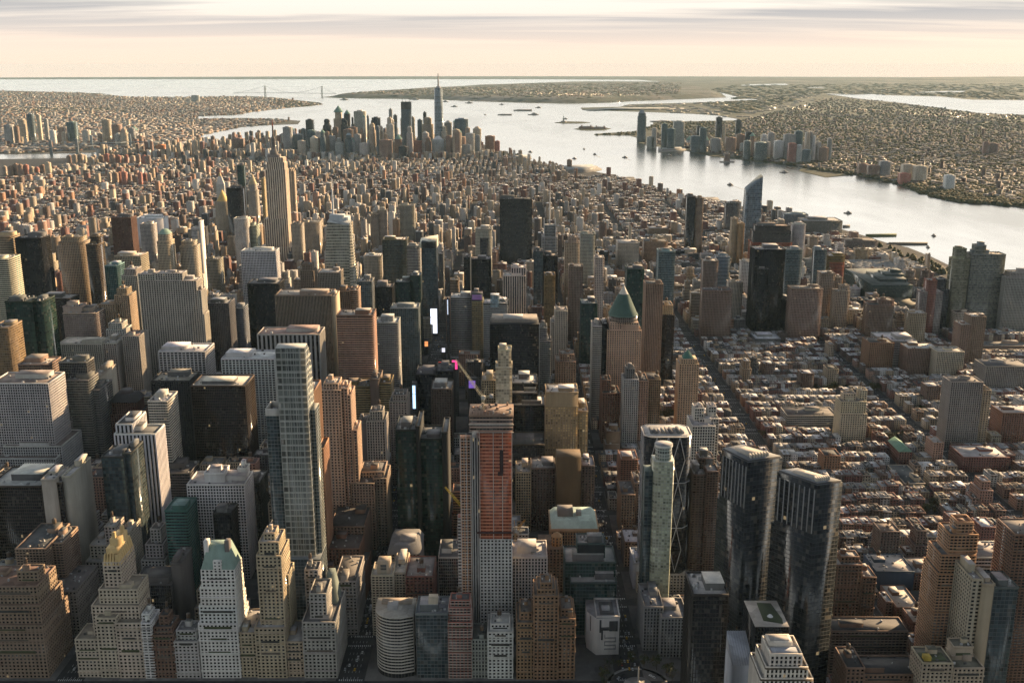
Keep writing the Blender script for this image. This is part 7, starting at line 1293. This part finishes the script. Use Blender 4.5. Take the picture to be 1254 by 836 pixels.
# ---------------------------------------------------------------- trees
def tree_data(seed):
    r = random.Random(seed); tr = MB(); h = r.uniform(3.2, 4.2); tr.tube((0,0,0), (r.uniform(-.3,.3), r.uniform(-.3,.3), h), .28, .16, n=6, col=(.07,.055,.045)); tops = []
    for k in range(5):
        a = r.uniform(0, 6.3); q = (1.7*math.cos(a), 1.7*math.sin(a), h+r.uniform(1.2, 3)); tr.tube((0,0,h-.6), q, .13, .05, n=4, col=(.07,.055,.045)); tops.append(q)
    cr = MB(); clumps = [(r.gauss(0, 1.5), r.gauss(0, 1.5), h+r.uniform(.2, 4.6), r.uniform(.9, 1.7)) for _ in range(15)]
    for cx_, cy_, cz_, rr in clumps:
        base = r.choice([(.035,.05,.018),(.05,.055,.02),(.075,.065,.022),(.045,.06,.02),(.10,.075,.025)])
        for _ in range(20):
            v = Vector((r.gauss(0, 1), r.gauss(0, 1), r.gauss(0, .8))); v = v.normalized()*rr*r.uniform(.55, 1); c = Vector((cx_, cy_, cz_))+v; a = Vector((r.uniform(-1,1), r.uniform(-1,1), r.uniform(-1,1))).normalized(); b = a.orthogonal().normalized(); s = r.uniform(.22, .45)
            cr.V.append(np.array([tuple(c+a*s), tuple(c+b*s), tuple(c-a*s), tuple(c-b*s)])); o = cr.n; cr.n += 4; f = r.uniform(.7, 1.35); cr._faces([[o, o+1, o+2, o+3]], [(0,0)]*4, tuple(x*f for x in base), GLS, (0,0,0), 0)
    return tr, cr
protos = []
tree_spots = []
def clump(pxs, n, spread):
    for _ in range(n):
        x, y = random.choice(pxs); X, Y = Gz(x+random.uniform(-1, 1)*spread, y+random.uniform(-.4, .4)*spread*.6); tree_spots.append((X, Y))
clump([(1010,480),(1022,481),(1032,479)], 26, 12); clump([(1064,480),(1074,478)], 14, 8); clump([(1090,540),(1102,537),(1096,546)], 18, 8); clump([(1125,507)], 8, 5); clump([(800,513),(815,512),(788,516),(825,510)], 26, 9); clump([(884,528),(890,524)], 5, 5); clump([(1146,620),(1138,630)], 12, 8); clump([(1140,575)], 6, 6); clump([(985,405),(978,406)], 12, 6)
for a in range(16): t = 2*math.pi*a/16+.1; tree_spots.append((CCX+34*math.cos(t)*1.0, CCY+34*math.sin(t)))
for x in np.arange(-480, 70, 13.): tree_spots.append((x+random.uniform(-2, 2), 862+random.uniform(-5, 5)))
for y in np.arange(985, 1600, 24): tree_spots.append((389+12.2, y+random.uniform(-5, 5))) if random.random() < .5 else None
for (x0, x1, y0, y1, s, i) in blocks:
    if x0 > 130 and y0 < 2200 and x1 < 1000 and y0 > 960:
        for _ in range(2):
            if random.random() < .8: tree_spots.append((random.uniform(x0+25, x1-20), (y0+y1)/2+random.uniform(-2.5, 2.5)))
keep = []
for X, Y in tree_spots:
    if ((LT[:,0] < X+1) & (LT[:,1] > X-1) & (LT[:,2] < Y+1) & (LT[:,3] > Y-1)).any(): continue
    p = pix(X, Y, 4)
    if not (0 < p[0] < 1254 and p[1] < 838): continue
    keep.append((X, Y))
keep = keep[:230]
for k, (X, Y) in enumerate(keep):
    if k < 4:
        tr, cr = tree_data(k); o = bpy.data.objects.new('yard_tree', None); C.objects.link(o); protos.append((o, tr.build('trunk', o), cr.build('crown', o)))
        root = o
    else:
        o, a, b = protos[k % 4]; root = o.copy(); C.objects.link(root)
        for ch in (a, b): c = ch.copy(); C.objects.link(c); c.parent = root
    root.location = (X, Y, .05); root.rotation_euler = (0, 0, random.uniform(0, 6)); s = random.uniform(1.0, 1.8); root.scale = (s, s, s); root['category'] = 'tree'
    p = pix(X, Y, 4); pend.append((root, 'leafy green tree among the roofs' if Y > 920 else 'dark tree at the park edge', *nearest_anchor(p[0], p[1], Y)[:3], 'leafy trees in yards and streets'))
# ---------------------------------------------------------------- vehicles
CARC = [('yellow taxi', (.62,.36,.02), 'taxi'), ('white car', (.62,.62,.60), 'car'), ('black car', (.02,.02,.022), 'car'), ('silver car', (.36,.37,.38), 'car'), ('red car', (.30,.03,.025), 'car'), ('dark blue car', (.03,.05,.10), 'car')]
def car_mesh(c):
    m = MB(); L_, w = 4.6, 1.85
    prof = [(-2.3,.35),(2.3,.35),(2.3,.80),(1.35,.95),(-1.95,1.0),(-2.3,.85)]
    n = len(prof); V = [(-w/2, y, z) for y, z in prof]+[(w/2, y, z) for y, z in prof]; m.V.append(np.array(V)); m.n = 2*n
    for i in range(n): j = (i+1) % n; m._faces([[i, j, n+j, n+i]], [(0,0)]*4, c, GLS, (0,0,0), 0)
    for i in range(1, n-1): m._faces([[0, i+1, i]], [(0,0)]*3, c, GLS, (0,0,0), 0); m._faces([[n, n+i, n+i+1]], [(0,0)]*3, c, GLS, (0,0,0), 0)
    cab = lambda f: [(-w/2*f, -1.85+(1-f)*2.4), (w/2*f, -1.85+(1-f)*2.4), (w/2*f, 1.0-(1-f)*2.6), (-w/2*f, 1.0-(1-f)*2.6)]
    m.prism(cab(.95), .95, 1.42, cab(.80), col=(.03,.035,.04), gc=(.03,.035,.04), win=(1.01,1.01,1), top=c, tmat=0)
    for x in (-w/2-.02, w/2-.2):
        for y in (-1.45, 1.4): m.tube((x, y, .33), (x+.22, y, .33), .33, n=8, col=(.02,.02,.02))
    return m
def bus_mesh():
    m = MB(); m.boxes(-1.25, 1.25, -6, 6, .4, 1.3, col=(.55,.55,.55)); m.boxes(-1.25, 1.25, -6, 6, 1.3, 2.5, col=(.5,.5,.5), gc=(.03,.03,.035), win=(.85,.8,1), bay=1.5, sto=1.2); m.boxes(-1.25, 1.25, -6, 6, 2.5, 3.1, col=(.6,.6,.6), top=(.62,.62,.62)); m.boxes(-.8, .8, -2, 2, 3.1, 3.4, col=(.4,.4,.4))
    for x in (-1.27, 1.0):
        for y in (-4, 3.6): m.tube((x, y, .5), (x+.27, y, .5), .5, n=8, col=(.02,.02,.02))
    return m
cars = {}; slots = []
for av, nm, lanes, jam in ((115, 'wide avenue above the circle', (-8.2,-4.8,-1.6,1.6,4.8,8.2), .85), (-158, 'avenue left of the curved white-banded house', (-8,-4.5,-1.2,2,5,8), .42), (389, 'avenue through the low tenement district', (-8.2,-4.5,-1,2.5,8), .42), (664, 'far avenue across the low tenement district', (-8,-4,0,4,8), .3), (-432, 'avenue beside the brown stepped hotel', (-7,-3,1,5), .4)):
    for y in np.arange(920, 2300, 7.4):
        for l in lanes:
            if random.random() < jam*(1 if y < 1500 else .5): slots.append((av+l+random.uniform(-.25, .25), y+random.uniform(-1, 1), random.uniform(-.03, .03), nm))
for a in np.linspace(0, 2*math.pi, 40):
    if random.random() < .6: slots.append((CCX+21*math.cos(a), CCY+21*math.sin(a), a, 'round plaza'))
def seen(X, Y):
    p = pix(X, Y, 1)
    if not (0 < p[0] < 1254 and p[1] < 842): return False
    return True
slots = [s for s in slots if seen(s[0], s[1])]
slots.sort(key=lambda s: math.hypot(s[0], s[1]))
near_ = slots[:1600]; random.shuffle(near_); 
def clear_line(X, Y):
    # is the road surface here seen over the buildings in front of it
    for t in np.arange(.90, .999, .004):
        x, y, z = X*t, Y*t, CZ*(1-t)
        hit = (LT2[:,0] < x) & (LT2[:,1] > x) & (LT2[:,2] < y) & (LT2[:,3] > y) & (LT2[:,4] > z)
        if hit.any(): return False
    return True
HB = []
for f in fills: HB.append((f[0], f[1], f[2], f[3], f[4]))
for l in lots: HB.append((*l, 60.))
LT2 = np.array(HB)
seen_slots = [s for s in near_ if clear_line(s[0], s[1])][:285]
print('cars', len(seen_slots))
for k, (X, Y, yaw, nm) in enumerate(seen_slots):
    ci = random.choices(range(7), [6, 9, 3, 6, 1.2, .8, .9])[0]
    if ci == 6: key, lab, cat, on = 'bus', 'pale city bus', 'bus', 'city_bus'
    else: key, lab, cat, on = CARC[ci][0], CARC[ci][0], CARC[ci][2], 'city_car' if CARC[ci][2] == 'car' else 'taxi_cab'
    if key not in cars: cars[key] = (bus_mesh() if ci == 6 else car_mesh(CARC[ci][1])).build(on); o = cars[key]
    else: o = cars[key].copy(); C.objects.link(o)
    o.location = (X, Y, .01); o.rotation_euler = (0, 0, yaw + (math.pi if random.random() < .0 else 0)); tag(o, f'{lab} in the traffic on the {nm}', cat, f'{lab}s on the {nm}')
# ---------------------------------------------------------------- boats
def boat(px_, py_, L_, label, col=(.5,.48,.45), heading=.6, kind='boat'):
    X, Y = Gz(px_, py_, -2); T = Thing(kind, label, 'boat', (0, 0, 0)); w = max(3, L_*.18); m = MB()
    hull = lambda f: [(-w*f, -L_/2), (w*f, -L_/2), (w*f, L_*.25), (0, L_/2*(.9+.1*f)), (-w*f, L_*.25)]
    m.prism(hull(.8), -.5, L_*.055+1.5, hull(1.0), col=jit((.22,.20,.19), .4), top=(.36,.34,.31)); T.part(m, 'hull')
    m = MB(); h = L_*.055+1.5
    if kind == 'barge': m.boxes(-w*.8, w*.8, -L_*.42, L_*.3, h, h+3, col=(.22,.16,.12)); m.boxes(-w*.5, w*.5, -L_*.49, -L_*.43, h, h+8, col=col)
    else: m.boxes(-w*.7, w*.7, -L_*.35, L_*.16, h, h+L_*.07+1.2, col=col, gc=GLS, win=(.7,.5,1), bay=2, sto=2.2); m.boxes(-w*.5, w*.5, -L_*.2, L_*.08, h+L_*.07+1.2, h+L_*.12+3, col=col, gc=GLS, win=(.7,.5,1), bay=2, sto=2.2); m.tube((0, -L_*.05, h), (0, -L_*.05, h+L_*.25+4), .3, n=4, col=(.3,.3,.3))
    T.part(m, 'cabin'); T.o.location = (X, Y, -2); T.o.rotation_euler = (0, 0, heading); T.o['group'] = 'boats on the water'; return X, Y
BO = [(421,122.5,150,'long dark ship anchored left of downtown spires','ship',1.5),(507,122.3,170,'long ship anchored just left of tallest spire tower','ship',1.5),(545,125,110,'ship just right of tallest spire tower','ship',1.4),(574,126.5,120,'ship anchored off the hilly island shore','ship',1.5),(594,141,40,'small boat below the long barge in mid harbour','boat',.7),(618,141.2,170,'long low barge at anchor in mid harbour','barge',1.55),(653,141,130,'ship left of the statue island','ship',1.5),(640,136,240,'very long barge string in mid harbour','barge',1.57),(659,132.3,90,'ship near the far island shore above statue','ship',1.2),(614,128.5,80,'small ship close to the hilly island','ship',1.5),(649,186.5,36,'small ferry leaving the downtown tip','boat',.9),(715,183,30,'small dark boat in mid river right of downtown tip','boat',.3),(728,189.5,36,'tug heading down mid river','boat',.4),(765,193.3,40,'dark boat in mid river below the lone riverfront tower','boat',.9),(819,190.8,42,'ferry near far riverfront row','boat',1.2),(703,194.5,34,'small boat beside the lone brown pier block','boat',.8),(893.6,226.7,40,'ferry trailing a wake up the river','boat',.5),(959.6,211.6,48,'ferry close to the far riverbank','boat',1.3),(1038,261.3,32,'tug boat alone in broad near river','boat',1.3),(1143,289,20,'small moored boat beside the green planted pier','boat',.4),(1136,303,16,'small moored yacht in the sheltered basin','boat',.4),(692,146,60,'boat passing above the second small island','boat',1.2),(556,131,100,'ship moored beyond right downtown towers','ship',1.5)]
for x, y, L_, lab, k, hd in BO: boat(x, y, L_, lab, kind={'ship':'cargo_ship','barge':'barge','boat':'harbour_boat'}[k], heading=hd)
FOAM = flat_material('foam', (.5,.5,.48), rough=.9)
def wake(p, q, w0, w1):
    a, b = np.array(Gz(*p, -2)), np.array(Gz(*q, -2)); d = (b-a)/np.linalg.norm(b-a); n = np.array([-d[1], d[0]]); me = bpy.data.meshes.new('wake'); me.from_pydata([(*(a+n*w0), -1.7), (*(a-n*w0), -1.7), (*(b-n*w1), -1.7), (*(b+n*w1), -1.7)], [], [[0,1,2,3]]); me.materials.append(FOAM); o = bpy.data.objects.new('wake', me); C.objects.link(o); tag(o, 'pale foam wake trailing behind a boat', 'wake', kind='stuff')
wake((894, 227), (925, 236), 1.5, 4); wake((765, 193.5), (772, 196.5), 2, 4); wake((728, 189.7), (735, 193), 2, 4)
# ---------------------------------------------------------------- train yard
rail = MB()
for k in range(16):
    y = 3010+k*13.0; rail.boxes(950, 1290, y-2.2, y+2.2, .16, .22, col=(.12,.10,.085))
struct(rail.build('rail_track'))
tm = None
for k in range(13):
    y = 3010+k*13.0; x = 965+random.uniform(0, 70)
    if tm is None:
        t = MB()
        for c in range(9): t.boxes(c*26.0, c*26+25, -1.6, 1.6, .8, 4.0, col=(.48,.48,.47), gc=GLS, win=(.8,.34,c), bay=2.4, sto=3.2, top=(.50,.49,.47)); t.boxes(c*26+2, c*26+23, -1, 1, 4.0, 4.4, col=(.42,.42,.41), top=(.42,.42,.41))
        tm = t.build('commuter_train'); o = tm
    else: o = tm.copy(); C.objects.link(o)
    o.location = (x, y, .22); tag(o, 'silver commuter train stabled in the riverside train yard', 'train', 'trains stabled in the riverside yard')
# ---------------------------------------------------------------- bright signs of the theatre district
def billboard(label, xl, xr, yt, yb, Y, col, e):
    x0, z1 = P(xl, yt, Y); x1, _ = P(xr, yt, Y); z0 = P(xl, yb, Y)[1]; T = Thing('billboard', label, 'billboard', ((x0+x1)/2, Y, z0)); m = MB(); m.boxes(x0-.6, x1+.6, Y, Y+3, z0-.6, z1+.6, col=(.1,.1,.1)); m.boxes(x0, x1, Y-.4, Y-.3, z0+(z1-z0)*.62, z0+(z1-z0)*.62+.5, col=(.05,.05,.05)); T.part(m, 'frame'); m = MB(); m.boxes(x0-1.5, x1+1.5, Y+3, Y+15, .2, z1+2.5, col=(.07,.07,.075), gc=GLS, win=(.6,.5,3)); T.part(m, 'support'); m = MB(); m.boxes(x0, x1, Y-.3, Y-.05, z0, z1, col=col)
    for i in range(len(m.V)): m.V[i] = m.V[i]-T.at
    o = m.build('screen', T.o, [flat_material('screen', col, emit=e, spec=.1)]*2)
billboard('tall blank white screen shining over the bright square', 527, 535, 378, 408, 2236, (.80,.86,1.0), .75)
billboard('narrow upright pale blue lit sign beside the black slab', 505, 508.5, 472, 500, 1480, (.45,.70,1.0), .8)
billboard('magenta and red lit sign beside the crane jib', 553.5, 560, 441, 452, 1690, (.9,.05,.22), .7)
billboard('dim violet lit sign right of the crane jib', 574, 582, 466, 475, 1640, (.25,.14,.6), .3)
billboard('slim white lit sign left of grey louvred slab', 547.5, 548.6, 367, 385, 1930, (.7,.78,.9), .4)
billboard('violet sign on top of gold piered tower', 578, 590, 361, 367, 1934, (.16,.09,.22), .12)
billboard('small orange lit sign down in the bright square', 520, 524, 418, 424, 2080, (.95,.35,.12), .5)
billboard('small white lit sign down in the bright square', 541, 545, 426, 431, 2020, (.8,.8,.9), .5)
billboard('small red lit sign on the bright square corner', 537, 541, 443, 447, 1900, (.9,.1,.08), .45)
# stone column with a figure on the round plaza
T = Thing('monument_column', 'tall stone column with figure on round plaza by the park', 'monument', (CCX, CCY, .16)); m = MB(); m.prism(disc(CCX, CCY, 3, 8), .16, 3.5, col=(.4,.38,.34), top=(.4,.38,.34)); m.tube((CCX, CCY, 3.5), (CCX, CCY, 17), .8, .65, n=10, col=(.42,.4,.36)); T.part(m, 'column'); m = MB(); m.tube((CCX, CCY, 17), (CCX, CCY, 19.4), .7, .3, n=8, col=(.5,.48,.44)); m.tube((CCX, CCY, 19.4), (CCX, CCY, 20.0), .3, .25, n=8, col=(.5,.48,.44)); T.part(m, 'figure')
flush_labels()
sheet('park_ground', [(-1500, 300), (98, 300), (98, 868), (-1500, 868)], .02, GREEN, 0)
# the slanting avenue and the hazy air
sheet('avenue', [(125, 905), (105, 905), (-168, 2019), (-148, 2019)], .012, ASPH, 0)
hz = bpy.data.meshes.new('haze'); a_, zb_, zt_ = 56500, -4.5, 600
hz.from_pydata([(x, y, z) for z in (zb_, zt_) for x, y in ((-a_,-3000),(a_,-3000),(a_,a_),(-a_,a_))], [], [[3,2,1,0],[4,5,6,7],[0,1,5,4],[1,2,6,5],[2,3,7,6],[3,0,4,7]])
hm = bpy.data.materials.new('haze'); hm.use_nodes = True; nt_ = hm.node_tree; nt_.nodes.clear(); pvn = N(nt_, 'ShaderNodeVolumePrincipled'); pvn.inputs['Color'].default_value = (.52,.77,.90,1); pvn.inputs['Density'].default_value = 0.8e-5; pvn.inputs['Anisotropy'].default_value = .0
on = N(nt_, 'ShaderNodeOutputMaterial'); nt_.links.new(pvn.outputs[0], on.inputs['Volume']); hz.materials.append(hm); ho = bpy.data.objects.new('haze', hz); C.objects.link(ho); ho['kind'] = 'stuff'; ho['label'] = 'thin bluish haze lying over the whole city and harbour'
